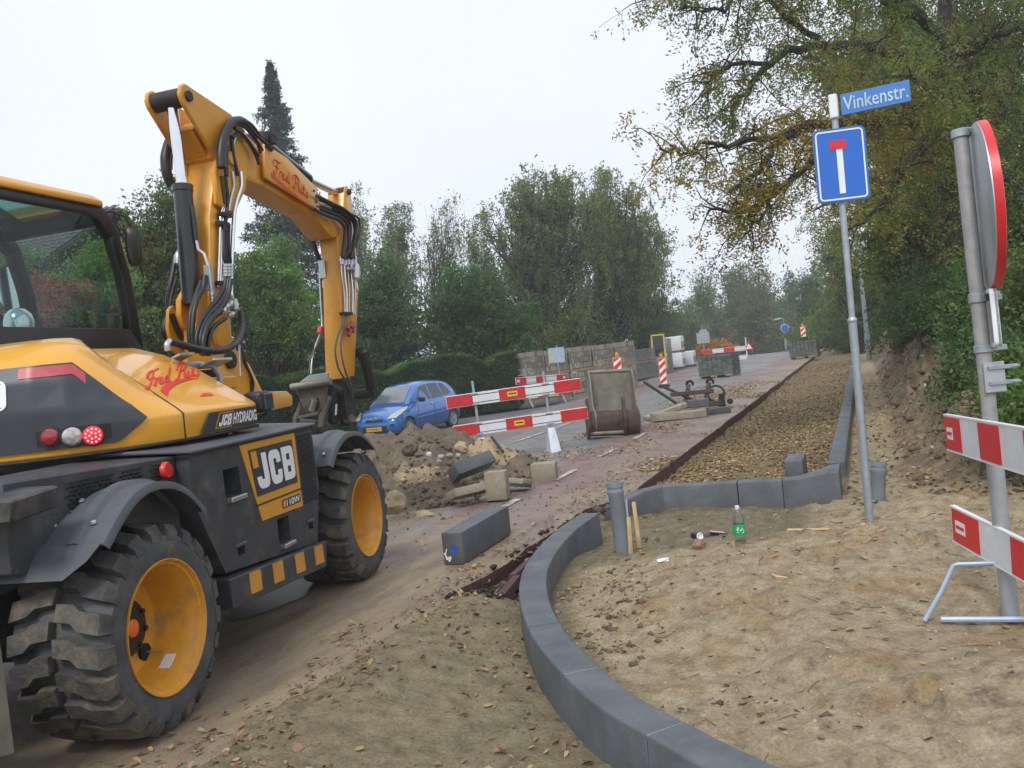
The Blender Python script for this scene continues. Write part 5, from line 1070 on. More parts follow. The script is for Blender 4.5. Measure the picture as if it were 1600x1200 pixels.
def mirror(c, w, h, nrm, parent, mats=(BLK, MIRG)):
    n = Vector(nrm).normalized(); e = Vector((0, 0, 1)).cross(n).normalized(); f = n.cross(e); A = []; 
    for s_, d in ((1, 0), (1, -.05), (.75, -.075)):
        A.append([Vector(c) + e * math.copysign(abs(math.cos(a)) ** .6, math.cos(a)) * w * s_ + f * math.copysign(abs(math.sin(a)) ** .6, math.sin(a)) * h * s_ + n * d for a in [2 * math.pi * k / 24 for k in range(24)]])
    mb = UM(); mb.rings(A); o_ = mb.build('mirror', mats[0], parent, smooth=40); mb = UM(); B = [Vector(c) + n * .003 + (p - Vector(c)) * .90 for p in A[0]]; mb.add(B, [tuple(range(24))]); mb.build('mirror_glass', mats[1], o_, smooth=0); return o_
mirror(tuple(UF.hit(209, 387, 1, .12)), .055, .145, (.75, .55, .02), cabo)
mirror(tuple(UF.hit(16, 450, 1, 1.36)), .10, .185, (-.9, -.45, -.05), cabo)
mb = UM(); c = UF.hit(16, 450, 1, 1.36); mb.tube([(.5, 1.2, 3.0), (c.x + .1, 1.32, 2.98), (c.x + .06, 1.36, c.z + .2), (c.x + .07, 1.36, c.z - .1)], .012, 6); mb.build('mirror_arm', BLK, cabo)
# ================================================================== the arm
YC = -.15
def arm(poly, y0, y1, name, mat, parent, bev=.018): mb = UM(); mb.prism(poly, 1, y0, y1); return mb.build(name, mat, parent, bevel=bev, seg=2)
# foot on the front of the machine, king post
foot = arm([(.55, 1.42), (2.02, 1.46), (2.04, 1.55), (1.95, 1.60), (1.55, 1.62), (1.40, 1.86), (1.18, 2.02), (1.02, 2.02), (.95, 1.86), (.55, 1.82)], -.33, -.25, 'boom_foot', YELB, exc)
mb = UM(); mb.prism([(.55, 1.42), (2.02, 1.46), (2.04, 1.55), (1.95, 1.60), (1.55, 1.62), (1.40, 1.86), (1.18, 2.02), (1.02, 2.02), (.95, 1.86), (.55, 1.82)], 1, -.04, .04); mb.build('foot_plate', YELB, foot, bevel=.015)
mb = UM(); mb.box((1.0, YC, 1.50), (1.0, .44, .12)); mb.box((.75, -.32, 1.72), (.42, .30, .10)); mb.box((.75, -.32, 1.60), (.42, .30, .07)); mb.build('foot_beam', YELB, foot, bevel=.012)
mb = UM(); mb.box((.66, -.32, 1.72), (.22, .22, .22)); mb.build('foot_hollow', DARK, foot)
mb = UM(); mb.lathe([(.07, 0), (.07, .025), (.05, .03), (0, .03)], (1.10, -.335, 1.90), (0, -1, 0), 20); mb.build('pivot_pin', DKST, foot)
mb = UM(); mb.box((.62, -.52, 1.87), (.24, .16, .02), euler(x=-18)); mb.box((.36, -.42, 1.93), (.15, .12, .02), euler(x=-18)); mb.pieces('lamp_plate', ALU, foot, bevel=.004)
mb = UM(); mb.tube([(.38, -.42, 1.87), (.5, -.46, 1.875), (.62, -.50, 1.85), (.66, -.52, 1.78), (.66, -.52, 1.68)], .022, 8); mb.build('grab_rail', GALV, foot)
# lower boom
lb = arm([(1.00, 1.84), (1.16, 1.78), (1.24, 1.92), (1.27, 2.25), (1.27, 2.6), (1.36, 2.98), (1.52, 3.30), (1.68, 3.52), (1.68, 3.72), (1.52, 3.80), (1.36, 3.68), (1.26, 3.36), (1.14, 3.05), (1.06, 2.60), (.99, 2.30), (.96, 2.05)], -.29, -.03, 'lower_boom', YELB, exc)
mb = UM()
for y0, y1 in ((-.335, -.29), (-.03, .015)): mb.prism([(1.20, 3.15), (1.44, 3.10), (1.66, 3.34), (1.76, 3.62), (1.66, 3.80), (1.46, 3.80), (1.32, 3.58), (1.22, 3.42)], 1, y0, y1)
mb.pieces('knuckle_plate', YELB, lb, bevel=.012)
mb = UM()
for y0, y1 in ((-.26, -.215), (-.11, -.065)): mb.prism([(.98, 2.16), (1.05, 2.55), (.98, 2.50), (.88, 2.40), (.86, 2.28), (.90, 2.18)], 1, y0, y1)
mb.pieces('cylinder_lug', YELB, lb, bevel=.01)
mb = UM()
for y0 in (-.40, .0): mb.prism([(.86, 2.02), (.94, 1.98), (1.05, 2.05), (1.02, 2.26), (.94, 2.38), (.88, 2.34), (.84, 2.2)], 1, y0, y0 + .03)
mb.pieces('side_ear', YELB, lb, bevel=.01)
# knuckle cylinder behind the lower boom
mb = UM(); mb.tube([(.955, YC - .01, 2.36), (1.02, YC - .01, 3.27)], .073, 20); mb.tube([(1.016, YC - .01, 3.25), (1.021, YC - .01, 3.30)], .080, 20); c1 = mb.build('cylinder_barrel', CYL, lb)
mb = UM(); mb.tube([(1.02, YC - .01, 3.29), (1.015, YC - .01, 3.93)], .043, 18); mb.build('cylinder_rod', CHR, lb)
mb = UM(); mb.box((.945, YC - .01, 2.43), (.02, .06, .07)); mb.build('cylinder_label', WHT, lb)
mb = UM(); mb.tube([(1.0, -.235, 3.12), (.99, -.245, 2.98), (.985, -.245, 2.85)], .02, 7); mb.build('hose', HOSE, lb)
mb = UM(); mb.tube([(.985, -.245, 2.86), (.99, -.25, 2.78), (1.0, -.29, 2.74), (1.0, -.31, 2.65)], .013, 7); mb.build('pipe', ZINC, lb)
mb = UM(); mb.box((1.0, -.31, 2.55), (.05, .055, .20)); mb.build('valve_block', ALU, lb, bevel=.005); mb = UM()
for k in range(4): mb.lathe([(.018 + .004 * (k % 2), 0), (.018 + .004 * (k % 2), .025)], (1.0, -.32, 2.44 - k * .03), (0, 0, 1), 8, caps=True)
mb.build('fitting', ZINC, lb)
# upper boom
ub = arm([(1.28, 3.55), (1.50, 3.47), (2.0, 3.44), (2.95, 3.31), (3.22, 3.16), (3.36, 3.12), (3.52, 3.18), (3.60, 3.28), (3.54, 3.40), (3.3, 3.50), (2.96, 3.57), (2.05, 3.80), (1.58, 3.955), (1.34, 3.86)], -.285, -.015, 'upper_boom', YELB, exc)
mb = UM(); lev = [(.93, 3.90), (.97, 3.86), (1.36, 3.46), (1.62, 3.46), (1.80, 3.88), (1.60, 3.975), (1.06, 4.055), (.99, 4.065), (.93, 4.03), (.905, 3.965)]
for y0, y1 in ((-.315, -.28), (-.02, .015)): mb.prism(lev, 1, y0, y1)
mb.pieces('lever_plate', YELB, ub, bevel=.01)
mb = UM(); mb.lathe([(.075, -.005), (.075, .255)], (1.005, -.278, 3.965), (0, 1, 0), 20, caps=True); mb.build('lever_pin', DKST, ub)
mb = UM(); mb.lathe([(.042, 0), (.042, .02), (0, .02)], (1.005, -.315, 3.965), (0, -1, 0), 16); mb.lathe([(.042, 0), (.042, .03), (0, .03)], (1.005, .015, 3.965), (0, 1, 0), 16); mb.pieces('pin_cap', DKST, ub)
mb = UM(); mb.lathe([(.07, -.30), (.08, .0), (.05, .01), (.0, .01)], (1.40, -.02, 3.62), (0, 1, 0), 16); mb.prism([(1.10, 3.75), (1.34, 3.50), (1.45, 3.62), (1.3, 3.86)], 1, -.24, -.06); mb.build('lever_web', YELB, ub, bevel=.01)
mb = UM(); mb.lathe([(.06, 0), (.055, .022), (.02, .025), (0, .025)], (1.47, -.335, 3.57), (0, -1, 0), 16); mb.build('knuckle_pin', YELB, ub)
pl = [(2.04, 3.815), (1.98, 3.50), (2.97, 3.345), (2.99, 3.50), (2.96, 3.575), (2.42, 3.765)]
nb = arm(pl, -.345, -.32, 'name_plate', YELB, ub, .005)
mb = UM()
for x, z in ((2.90, 3.53), (2.91, 3.42)): mb.lathe([(.014, 0), (.012, .006), (0, .008)], (x, -.345, z), (0, -1, 0), 8)
mb.pieces('bolt', DKST, nb)
def npt(a, b_): x = 2.14 + .62 * a; return UE((x, -.347, 3.575 - .15 * a + .155 * b_))
mb = MB()
for C in STK: inkline(mb, [npt(a / CW, b_) for a, b_ in C], .0075)
mb.build('signwriting', REDP, nb)
mb = UM(); rows = []
for k in range(15):
    t = k / 14; x = 2.09 + .78 * t; z = 3.555 - .20 * t - .02 * math.sin(math.pi * t) - .012; w = .022 * (1 - t) + .002; rows.append([Vector((x, -.3475, z - w)), Vector((x, -.3475, z + w))])
mb.grid(rows); mb.build('swoosh', REDP, nb, smooth=0)
# dipper cylinder on top
mb = UM(); mb.tube([(2.20, YC, 3.945), (2.55, YC, 3.86), (3.17, YC, 3.72)], .066, 18); mb.build('cylinder_barrel', CYL, ub)
mb = UM(); mb.tube([(3.16, YC, 3.72), (3.86, YC, 3.68)], .034, 16); mb.build('cylinder_rod', ZINC, ub)
mb = UM(); mb.lathe([(.07, -.10), (.07, .10)], (2.26, YC, 3.92), (0, 1, 0), 14, caps=True); mb.box((2.30, -.27, 3.93), (.12, .06, .10)); mb.lathe([(.05, 0), (.05, .08)], (2.18, -.25, 3.88), (.3, 0, 1), 10, caps=True); mb.build('cylinder_eye', DKST, ub, bevel=.006)
mb = UM(); mb.prism([(2.06, 3.78), (2.30, 3.74), (2.30, 3.96), (2.20, 4.0)], 1, -.215, -.245); mb.prism([(2.06, 3.78), (2.30, 3.74), (2.30, 3.96), (2.20, 4.0)], 1, -.055, -.085); mb.pieces('cylinder_lug', YELB, ub, bevel=.006)
# stick
stk = arm([(3.80, 3.66), (3.84, 3.74), (3.90, 3.765), (3.96, 3.73), (3.985, 3.62), (3.97, 3.25), (3.89, 2.63), (3.52, 1.66), (3.44, 1.56), (3.33, 1.53), (3.25, 1.60), (3.26, 1.72), (3.49, 2.95), (3.47, 3.20), (3.50, 3.34), (3.62, 3.42), (3.74, 3.48)], -.255, -.045, 'stick', YELB, exc)
mb = UM(); mb.lathe([(.065, -.09), (.065, .09)], (3.87, YC, 3.68), (0, 1, 0), 16, caps=True); mb.build('cylinder_eye', DKST, stk)
mb = UM(); mb.lathe([(.032, 0), (.032, .025), (0, .025)], (3.90, -.255, 3.69), (0, -1, 0), 12); mb.lathe([(.05, 0), (.05, .02), (0, .02)], (3.43, -.255, 1.62), (0, -1, 0), 12); mb.pieces('pin_cap', DKST, stk)
Q = [Vector((3.73, -.2555, 2.62)), Vector((3.86, -.2555, 2.58)), Vector((3.93, -.2555, 2.98)), Vector((3.82, -.2555, 3.0))]
mb = UM(); plate(mb, Q, .001, .001); hz = mb.build('warning_strip', SIGNW, stk); mb = UM()
for a, b_ in ((.0, .22), (.44, .66), (.88, 1.0)): m = quadmap(Q, .0035); mb.add([m(0, a), m(1, max(0, a - .22)), m(1, max(0, b_ - .22)), m(0, b_)], [(0, 1, 2, 3)])
mb.pieces('warning_stripe', SIGNR, hz, smooth=0)
mb = UM(); mb.lathe([(.06, -.12), (.06, .12)], (3.72, YC, 1.92), (0, 1, 0), 14, caps=True); mb.tube([(3.72, -.28, 1.92), (3.80, -.28, 1.70), (3.84, -.28, 1.46)], [.065, .055, .05], 8); mb.tube([(3.72, -.02, 1.92), (3.80, -.02, 1.70), (3.84, -.02, 1.46)], [.06, .05, .05], 8); mb.lathe([(.055, -.18), (.055, .18)], (3.84, YC, 1.46), (0, 1, 0), 12, caps=True); mb.box((3.81, -.28, 1.72), (.10, .08, .05)); mb.build('tipping_link', DKST, stk, bevel=.004)
mb = UM(); mb.box((3.46, -.06, 2.83), (.05, .07, .19)); mb.build('valve_block', ALU, stk, bevel=.005)
# hitch and rotator hanging from the stick
def HX(px, x): return [UF.hit(u, v, 0, x) for u, v in px]
hx = 2.98
hit = empty('quick_hitch', None, None); hit.parent = exc
def plate3(px, x, th, name, mat, parent, bev=.008):
    mb = UM(); P = HX(px, x); mb.loft(P, [p + Vector((th, 0, 0)) for p in P]); return mb.build(name, mat, parent, bevel=bev)
plate3([(461, 606), (513, 598), (510, 622), (508, 640), (470, 648), (468, 626)], hx + .06, .10, 'back_plate', WORN, hit)
mb = UM(); P = HX([(455, 605), (517, 596)], hx); mb.tube([P[0], P[1]], .036, 12); mb.build('roller_bar', STEEL, hit)
plate3([(468, 597), (483, 586), (514, 582), (512, 593)], hx + .03, .02, 'top_plate', ALU, hit, .004)
plate3([(467, 628), (470, 640), (464, 652), (463, 668), (456, 668), (457, 652), (464, 638)], hx - .02, .05, 'jaw', WORN, hit)
plate3([(512, 618), (516, 622), (508, 644), (505, 668), (496, 668), (497, 648), (506, 638)], hx - .02, .05, 'jaw', WORN, hit)
plate3([(465, 650), (497, 643), (497, 648), (465, 655)], hx - .03, .05, 'cross_bar', WORN, hit, .004)
plate3([(484, 625), (497, 622), (496, 640), (483, 641)], hx + .045, .03, 'slot', DARK, hit, .001); mb = UM(); P = HX([(487, 642), (492, 624)], hx + .03); mb.tube(P, .035, 8); mb.build('lock_ram', STEEL, hit)
mb = UM(); P = HX([(470, 660), (505, 664), (480, 662)], hx + .1); mb.tube(P[:2], .04, 8); P = HX([(503, 668), (512, 660)], hx + .06); mb.tube(P, .045, 8); mb.build('lock_pin', WORN, hit)
mb = UM(); P = HX([(521, 604), (520, 662)], hx + .12); mb.tube([P[0], P[1]], .052, 14); P = HX([(541, 620), (538, 665)], hx + .30); mb.tube([P[0], P[1]], .06, 14); P = HX([(518, 603), (536, 613)], hx + .14); mb.tube(P, .055, 10); P = HX([(521, 606), (545, 640)], hx + .25); mb.box(sum(P, Vector()) / 2, (.22, .2, .42)); mb.build('rotator', DKST, hit, bevel=.008)
plate3([(524, 632), (527, 631), (526, 648), (523, 649)], hx + .06, .004, 'rotator_label', WHT, hit, 0); mb = UM(); P = HX([(545, 654)], hx + .2); mb.lathe([(.04, -.05), (.04, .05)], P[0], (.3, 1, 0), 10, caps=True); mb.build('hitch_pin', WORN, hit)
# ---- hoses and pipes: laid along planes beside the arm
def hose(px, y, r, parent, mat=HOSE, n=7, name='hose', dy=None):
    P = [UF.hit(u, v, 1, y + (dy[i] if dy else 0)) for i, (u, v) in enumerate(px)]; t = np.linspace(0, len(P) - 1, max(len(P) * 4, 5)); C = np.array([[np.interp(k, range(len(P)), [p[j] for p in P]) for j in range(3)] for k in t])
    for _ in range(2): C[1:-1] = (C[:-2] + 2 * C[1:-1] + C[2:]) / 4
    mb = UM(); mb.tube(C, r, n); return mb.build(name, mat, parent, smooth=60)
hose([(347, 232), (350, 212), (356, 198), (364, 189), (375, 188), (384, 193)], -.37, .038, lb)
hose([(346, 262), (345, 240), (348, 218), (354, 204)], -.40, .040, lb, name='hose_sleeve'); hose([(354, 275), (353, 250), (354, 228)], -.39, .02, lb)
for k, px in enumerate([[(362, 212), (364, 240), (372, 275)], [(370, 192), (385, 200), (400, 218), (410, 235)], [(366, 200), (382, 212), (396, 232), (404, 244)], [(374, 190), (392, 205), (404, 226), (407, 240)], [(363, 215), (375, 205), (390, 222), (402, 246), (405, 258)], [(360, 196), (374, 187), (388, 196), (402, 213), (418, 226)], [(362, 190), (378, 185), (394, 195), (410, 218), (425, 235)]]): hose(px, -.36 - .012 * (k % 3), .016, ub)
hose([(363, 245), (364, 225), (368, 213), (378, 213), (392, 228), (403, 248)], -.345, .014, ub, ZINC, name='pipe')
for u0, w, mt in ((342.5, .010, CHR), (346, .010, CHR), (349.5, .011, ZINC)): hose([(u0 + 8, 318), (u0 + 3, 330), (u0 + 1.5, 345), (u0, 400), (u0 - 2, 448)], -.325, w, lb, mt, name='pipe')
hose([(376, 268), (378, 290), (371, 310), (366, 330), (363, 380), (361, 440), (361, 462), (368, 480), (376, 492)], -.345, .018, lb, CHR, name='pipe')
hose([(352, 262), (353, 285), (356, 305), (354, 340), (351, 360)], -.34, .015, lb); hose([(363, 268), (366, 290), (360, 312), (357, 330)], -.345, .014, lb, ZINC, name='pipe'); hose([(346, 275), (349, 296), (352, 318)], -.345, .014, lb)
mb = UM()
for u, v in ((351, 336), (347, 443), (348, 350)): p = UF.hit(u, v, 1, -.33); mb.box(p, (.14, .05, .035))
mb.pieces('pipe_clamp', DKST, lb, bevel=.004)
mb = UM()
for u in (352, 357, 361):
    for v in range(414, 434, 5): p = UF.hit(u, v, 1, -.355); mb.lathe([(.017, -.012), (.017, .008)], p, (0, 0, 1), 8, caps=True)
g = mb.build('pipe_fitting', ZINC, lb)
for px in ([(354, 355), (353, 395), (357, 412)], [(358, 350), (357, 385), (361, 412)], [(350, 352), (350, 400), (353, 412)]): hose(px, -.345, .013, lb)
# the loose bundle at the foot of the arm
for k, (px, y, r) in enumerate([([(353, 436), (350, 452), (338, 470), (322, 488), (312, 505), (306, 528), (308, 552)], -.40, .018), ([(357, 436), (355, 455), (344, 474), (328, 490), (318, 508), (312, 530), (315, 554)], -.42, .018), ([(361, 436), (358, 458), (350, 476), (334, 492), (324, 510), (320, 532), (322, 556)], -.44, .019),
        ([(346, 485), (334, 494), (324, 508), (317, 532), (318, 556)], -.46, .022), ([(352, 497), (342, 504), (332, 512), (326, 532), (326, 556)], -.47, .017), ([(320, 430), (318, 450), (308, 465), (302, 490), (300, 522), (303, 550)], -.30, .021), ([(314, 440), (306, 462), (297, 490), (295, 524), (298, 550)], -.28, .018),
        ([(274, 400), (270, 430), (262, 465), (262, 490), (268, 518), (282, 545)], .08, .018), ([(276, 436), (268, 460), (265, 485), (272, 512), (288, 545)], .02, .014), ([(260, 500), (256, 515), (262, 530), (280, 536)], .05, .03), ([(268, 490), (276, 512), (292, 545)], -.02, .022), ([(262, 480), (268, 505), (284, 540)], .06, .02)]): hose(px, y, r, lb)
hose([(265, 534), (282, 538), (305, 545), (330, 549), (350, 548), (366, 540), (376, 524), (379, 505), (376, 488)], -.52, .027, lb, dy=[0, 0, -.02, -.04, -.06, -.04, .02, .06, .10])
hose([(262, 548), (260, 538), (266, 533)], -.52, .022, lb, ZINC, name='pipe')
mb = UM()
for u, v, ax in ((352, 480, (1, 0, .6)), (358, 476, (1, 0, .6)), (348, 486, (1, 0, .6)), (360, 492, (1, 0, .3)), (340, 488, (1, 0, .7)), (368, 476, (0, 0, 1))): p = UF.hit(u, v, 1, -.43); mb.lathe([(.022, -.035), (.022, -.01), (.028, -.01), (.028, .01), (.02, .01), (.02, .045)], p, ax, 8, caps=True)
mb.pieces('hose_coupling', ZINC, lb)
for px, y in (([(379, 500), (381, 520), (377, 545), (382, 570), (392, 585), (397, 600), (394, 618)], -.36), ([(377, 510), (376, 540), (384, 568), (394, 590), (393, 612)], -.34)): hose(px, y, .010, lb)
hose([(376, 530), (374, 560), (375, 588)], -.33, .012, lb, ZINC, name='pipe')
hose([(273, 205), (264, 222), (258, 245), (260, 270), (268, 290)], .06, .042, ub, name='hose_sleeve'); hose([(274, 215), (266, 240), (266, 265)], .09, .02, ub)
hose([(281, 395), (278, 400), (278, 412)], .02, .03, lb, ALU, name='valve_block')
# upper boom to stick
for k, px in enumerate([[(492, 318), (505, 322), (525, 330), (542, 340), (548, 352), (546, 378), (541, 402)], [(492, 322), (510, 330), (532, 338), (545, 352), (545, 380), (545, 404)], [(492, 328), (508, 336), (528, 342), (540, 355), (538, 380), (535, 402)], [(495, 306), (515, 316), (535, 325), (552, 338), (558, 352), (554, 380), (549, 404)],
                          [(508, 322), (532, 332), (553, 345), (556, 368), (551, 390), (553, 405)], [(494, 310), (520, 322), (548, 334), (561, 340), (563, 360), (556, 385)], [(530, 330), (548, 336), (556, 352), (550, 385), (538, 404)]]): hose(px, -.31 - .02 * (k % 4), .019 if k < 5 else .013, stk)
hose([(491, 319), (502, 320), (516, 325)], -.33, .014, ub, ZINC, name='pipe')
for k, (u0, u1) in enumerate([(533, 539), (538, 542), (543, 545), (548, 551), (553, 554)]): hose([(u0, 404), (u0 + 1, 430), ((u0 + u1) / 2 + 2, 455), (u1, 480), (u1 + .5, 492)], -.28 - .012 * (k % 2), .009, stk, CHR if k % 2 else ZINC, name='pipe')
mb = UM()
for u, v in ((534, 408), (539, 410), (544, 409), (549, 407), (554, 412), (555, 420), (549, 414)): p = UF.hit(u, v, 1, -.30); mb.lathe([(.020, -.03), (.020, 0), (.026, 0), (.026, .02), (.018, .02), (.018, .05)], p, (0, 0, 1), 8, caps=True)
mb.pieces('hose_coupling', ZINC, stk); mb = UM(); p = UF.hit(556, 424, 1, -.33); mb.lathe([(.045, -.08), (.05, -.04), (.05, .04), (.035, .08)], p, (.2, 0, 1), 12, caps=True); mb.box(p + Vector((-.1, 0, .02)), (.18, .03, .025)); mb.pieces('coupling_block', ZINC, stk)
mb = UM(); p = UF.hit(541, 490, 1, -.285); mb.box(p, (.22, .06, .03)); mb.build('pipe_clamp', DKST, stk, bevel=.003)
for px in ([(536, 494), (534, 510), (526, 530), (523, 550), (528, 575), (540, 595), (549, 612)], [(541, 494), (537, 512), (532, 540), (535, 565), (543, 590), (551, 608), (550, 622)]): hose(px, -.30, .010, stk, M('grey hose', (.10, .095, .085), .5), dy=[0, -.02, -.04, -.05, -.05, -.04, -.02])
mb = UM()
for u, v in ((544, 510), (549, 508), (552, 514), (546, 520)): p = UF.hit(u, v, 1, -.32); mb.lathe([(.022, -.04), (.026, 0), (.018, .05)], p, (.7, 0, .8), 8, caps=True)
mb.pieces('red_coupling', M('red coupling', (.35, .08, .06), .4, .4), stk)
hose([(502, 425), (503, 460), (506, 500), (506, 512), (498, 535), (485, 558), (483, 583)], -.01, .010, stk, M('dull hose', (.085, .08, .07), .55)); hose([(499, 428), (501, 470), (504, 512), (494, 536), (487, 562), (486, 584)], .0, .008, stk, ZINC, name='pipe'); hose([(488, 372), (493, 390), (500, 408)], .0, .025, stk)
mb = UM(); mb.lathe([(.03, -.03), (.03, .05)], UF.hit(500, 518, 1, .01), (.6, 0, .8), 8, caps=True); mb.build('red_coupling', REDP, stk)
# ================================================================== things along the site
def gnd(u, v, dz=0.0):
    r = ray(u, v); t = (CAMH - dz) / (SL * (DX * r.x + DY * r.y) - r.z); p = CAMP + r * t; return p
def local_fr(p, az, slope=True, dz=0):
    f = Fr(p[0], p[1], az, slope); f.o = Vector(p) + Vector((0, 0, dz)); return f
def thing(name, label, cat, fr, group=None): return empty(name, label, cat, mat=fr.mat(), group=group)
RAZ = math.degrees(math.atan2(DX, DY))                     # heading of the road, clockwise from the view
# ------------------------------------------------------------------ blue hatchback
R0 = at(711, 668.5, 26.6); F0 = at(643, 682, 24.5); mid = (R0 + F0) / 2; d = (F0 - R0); caz = math.degrees(math.atan2(d.x, d.y)); d.normalize()
right = Vector((d.y, -d.x, 0)); cc = mid + right * .79; cf = local_fr((cc.x, cc.y, (R0.z + F0.z) / 2), caz)
car = thing('parked_car', 'small blue five door hatchback parked facing the site in front of the hedge', 'car', cf)
ST = [(1.80, .52, .32, .47, .52), (1.77, .64, .26, .55, .60), (1.66, .73, .21, .64, .70), (1.45, .785, .19, .73, .80), (1.15, .80, .19, .81, .905), (.88, .805, .19, .865, .985), (.3, .81, .19, .90, .97), (-.5, .81, .19, .93, .98), (-1.25, .805, .19, .96, 1.0), (-1.55, .79, .21, .97, 1.01), (-1.70, .74, .27, .95, .99), (-1.77, .66, .36, .80, .86)]
mb = MB(); Rg = []
for x, w, zb0, zs, zt in ST: Rg.append([Vector((x, y, z)) for y, z in ((-w * .86, zb0), (-w * .97, zb0 + .10), (-w, (zb0 + zs) / 2), (-w * .985, zs - .04), (-w * .93, zs + (zt - zs) * .35), (-w * .6, zt - .012), (0, zt), (w * .6, zt - .012), (w * .93, zs + (zt - zs) * .35), (w * .985, zs - .04), (w, (zb0 + zs) / 2), (w * .97, zb0 + .10), (w * .86, zb0))])
mb.rings(Rg); o = mb.build('body', BLUEC, smooth=50)
ct = MB()
for x in (1.19, -1.19): ct.lathe([(.325, -1), (.325, 1)], (x, 0, .29), (0, 1, 0), 28, caps=True)
co = ct.build('cutter', DARK); bo = o.modifiers.new('cut', 'BOOLEAN'); bo.object = co; bo.operation = 'DIFFERENCE'; bo.solver = 'EXACT'
me = bpy.data.meshes.new_from_object(o.evaluated_get(bpy.context.evaluated_depsgraph_get())); bpy.data.objects.remove(o); bpy.data.objects.remove(co); me.shade_smooth(); me.set_sharp_from_angle(angle=R_(40))
body = link('body', me, BLUEC, car)
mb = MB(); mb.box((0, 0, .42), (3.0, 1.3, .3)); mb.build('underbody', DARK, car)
def gh(x):                                                 # greenhouse: belt z, roof z, belt half width, roof half width
    X = [-1.74, -1.55, -1.30, -.9, -.3, .1, .38, .70, 1.02]; Z = [.99, 1.30, 1.455, 1.515, 1.535, 1.515, 1.45, 1.22, .96]
    return float(np.interp(x, X, Z))
def ghw(x, z): t = (z - .95) / .56; w0 = float(np.interp(x, [-1.74, -1.4, .3, 1.02], [.66, .745, .755, .68])); return w0 - .185 * t - .03 * max(0, t) ** 3
mb = MB(); Rg = []
for x in (-1.74, -1.66, -1.55, -1.42, -1.3, -1.1, -.9, -.6, -.3, .1, .25, .38, .54, .70, .86, 1.02):
    zt = gh(x); L_ = [(ghw(x, .9), .9)] + [(ghw(x, .93 + (zt - .95) * t), .93 + (zt - .95) * t) for t in (.35, .7, .92)] + [(ghw(x, zt) * .82, zt + .012), (0, zt + .03)]
    Rg.append([Vector((x, -a, b_)) for a, b_ in L_] + [Vector((x, a, b_)) for a, b_ in reversed(L_[:-1])])
mb.rings(Rg); mb.build('cabin_shell', BLUEC, car, smooth=50)
CGL = M('dark car window', (.02, .028, .03), .04, var=.1, spec=.9)
def sidewin(P, s, name='side_window'):
    mb = MB(); mb.add([Vector((x, s * (ghw(x, z) + .008), z)) for x, z in P], [tuple(range(len(P)))]); return mb.build(name, CGL, car, smooth=0)
for s in (1, -1):
    sidewin([(.62, 1.0), (.55, 1.10), (.26, 1.40), (-.10, 1.45), (-.13, 1.0)], s); sidewin([(-.20, 1.0), (-.17, 1.45), (-.72, 1.44), (-.80, 1.02)], s); sidewin([(-.86, 1.03), (-.80, 1.43), (-1.05, 1.40), (-1.27, 1.12), (-1.22, 1.06)], s)
    mb = MB(); w = .81
    mb.tube([Vector((x, s * (w + .004), z)) for x, z in ((.86, .52), (.3, .54), (-.5, .57), (-.85, .585))], .014, 6); mb.build('side_strip', BLUEC, car)
    mb = MB(); mb.box((-.02, s * .825, .86), (.12, .03, .035)); mb.build('door_handle', CHR, car, bevel=.01)
    mb = MB(); mb.tube([Vector((x, s * (w + .001), z)) for x, z in ((.70, .30), (.74, .6), (.68, .9))], .004, 4); mb.tube([Vector((x, s * (w + .002), z)) for x, z in ((-.15, .25), (-.16, .9))], .004, 4); mb.pieces('door_gap', DARK, car)
    mb = MB(); mb.box((.62, s * .90, 1.03), (.12, .20, .13), euler(x=-8 * s)); mb.build('wing_mirror', BLK, car, bevel=.035, seg=3)
    mb = MB(); mb.box((.80, s * .812, .76), (.05, .012, .025)); mb.build('indicator', WHT, car, bevel=.003)
    mb = MB(); mb.add([Vector(p) for p in ((1.775, s * .46, .60), (1.70, s * .70, .60), (1.30, s * .795, .80), (1.18, s * .775, .885), (1.35, s * .70, .835), (1.66, s * .50, .70))], [(0, 1, 2, 3, 4, 5)]); o_ = mb.build('headlight', LCLR, car, smooth=0)
    for v in o_.data.vertices: v.co += Vector((.03, s * .02, .02))
    mb = MB(); mb.box((1.755, s * .50, .44), (.06, .30, .05), euler(z=-14 * s)); mb.lathe([(.06, 0), (.05, .02), (0, .02)], (1.73, s * .55, .33), (1, .25 * s, 0), 12); mb.pieces('bumper_inset', DKST, car)
    for x in (1.19, -1.19):
        w_ = empty('wheel', None, None); w_.parent = car; w_.matrix_local = Matrix.Translation((x, s * .70, .29)) @ Matrix.Rotation(0 if s > 0 else math.pi, 4, 'Z')
        mb = MB(); mb.lathe([(.19, .07), (.20, .085), (.27, .085), (.29, .06), (.29, -.09), (.2, -.09)], (0, 0, 0), (0, 1, 0), 28); mb.build('tyre', RUB, w_)
        mb = MB(); mb.lathe([(.195, .075), (.18, .07), (.17, .055), (.0, .05)], (0, 0, 0), (0, 1, 0), 24)
        for k in range(9): a = 2 * math.pi * k / 9; mb.box((math.cos(a) * .11, .068, math.sin(a) * .11), (.15, .014, .034), euler(y=-math.degrees(a)))
        mb.lathe([(.04, .075), (.03, .088), (0, .088)], (0, 0, 0), (0, 1, 0), 14); mb.build('wheel_trim', ALU, w_)
rows = []
for x in np.linspace(1.0, .42, 9):
    zt = gh(x); w = ghw(x, zt) * .82; rows.append([Vector((x + .012, y * w * .97, zt + (.012 + .018 * (1 - abs(y))) + .012)) for y in (-1, -.75, -.5, -.25, 0, .25, .5, .75, 1)])
mb = MB(); mb.grid(rows); mb.build('windscreen', M('windscreen glass', (.10, .125, .13), .03, var=.1, spec=1, coat=1), car, smooth=60)
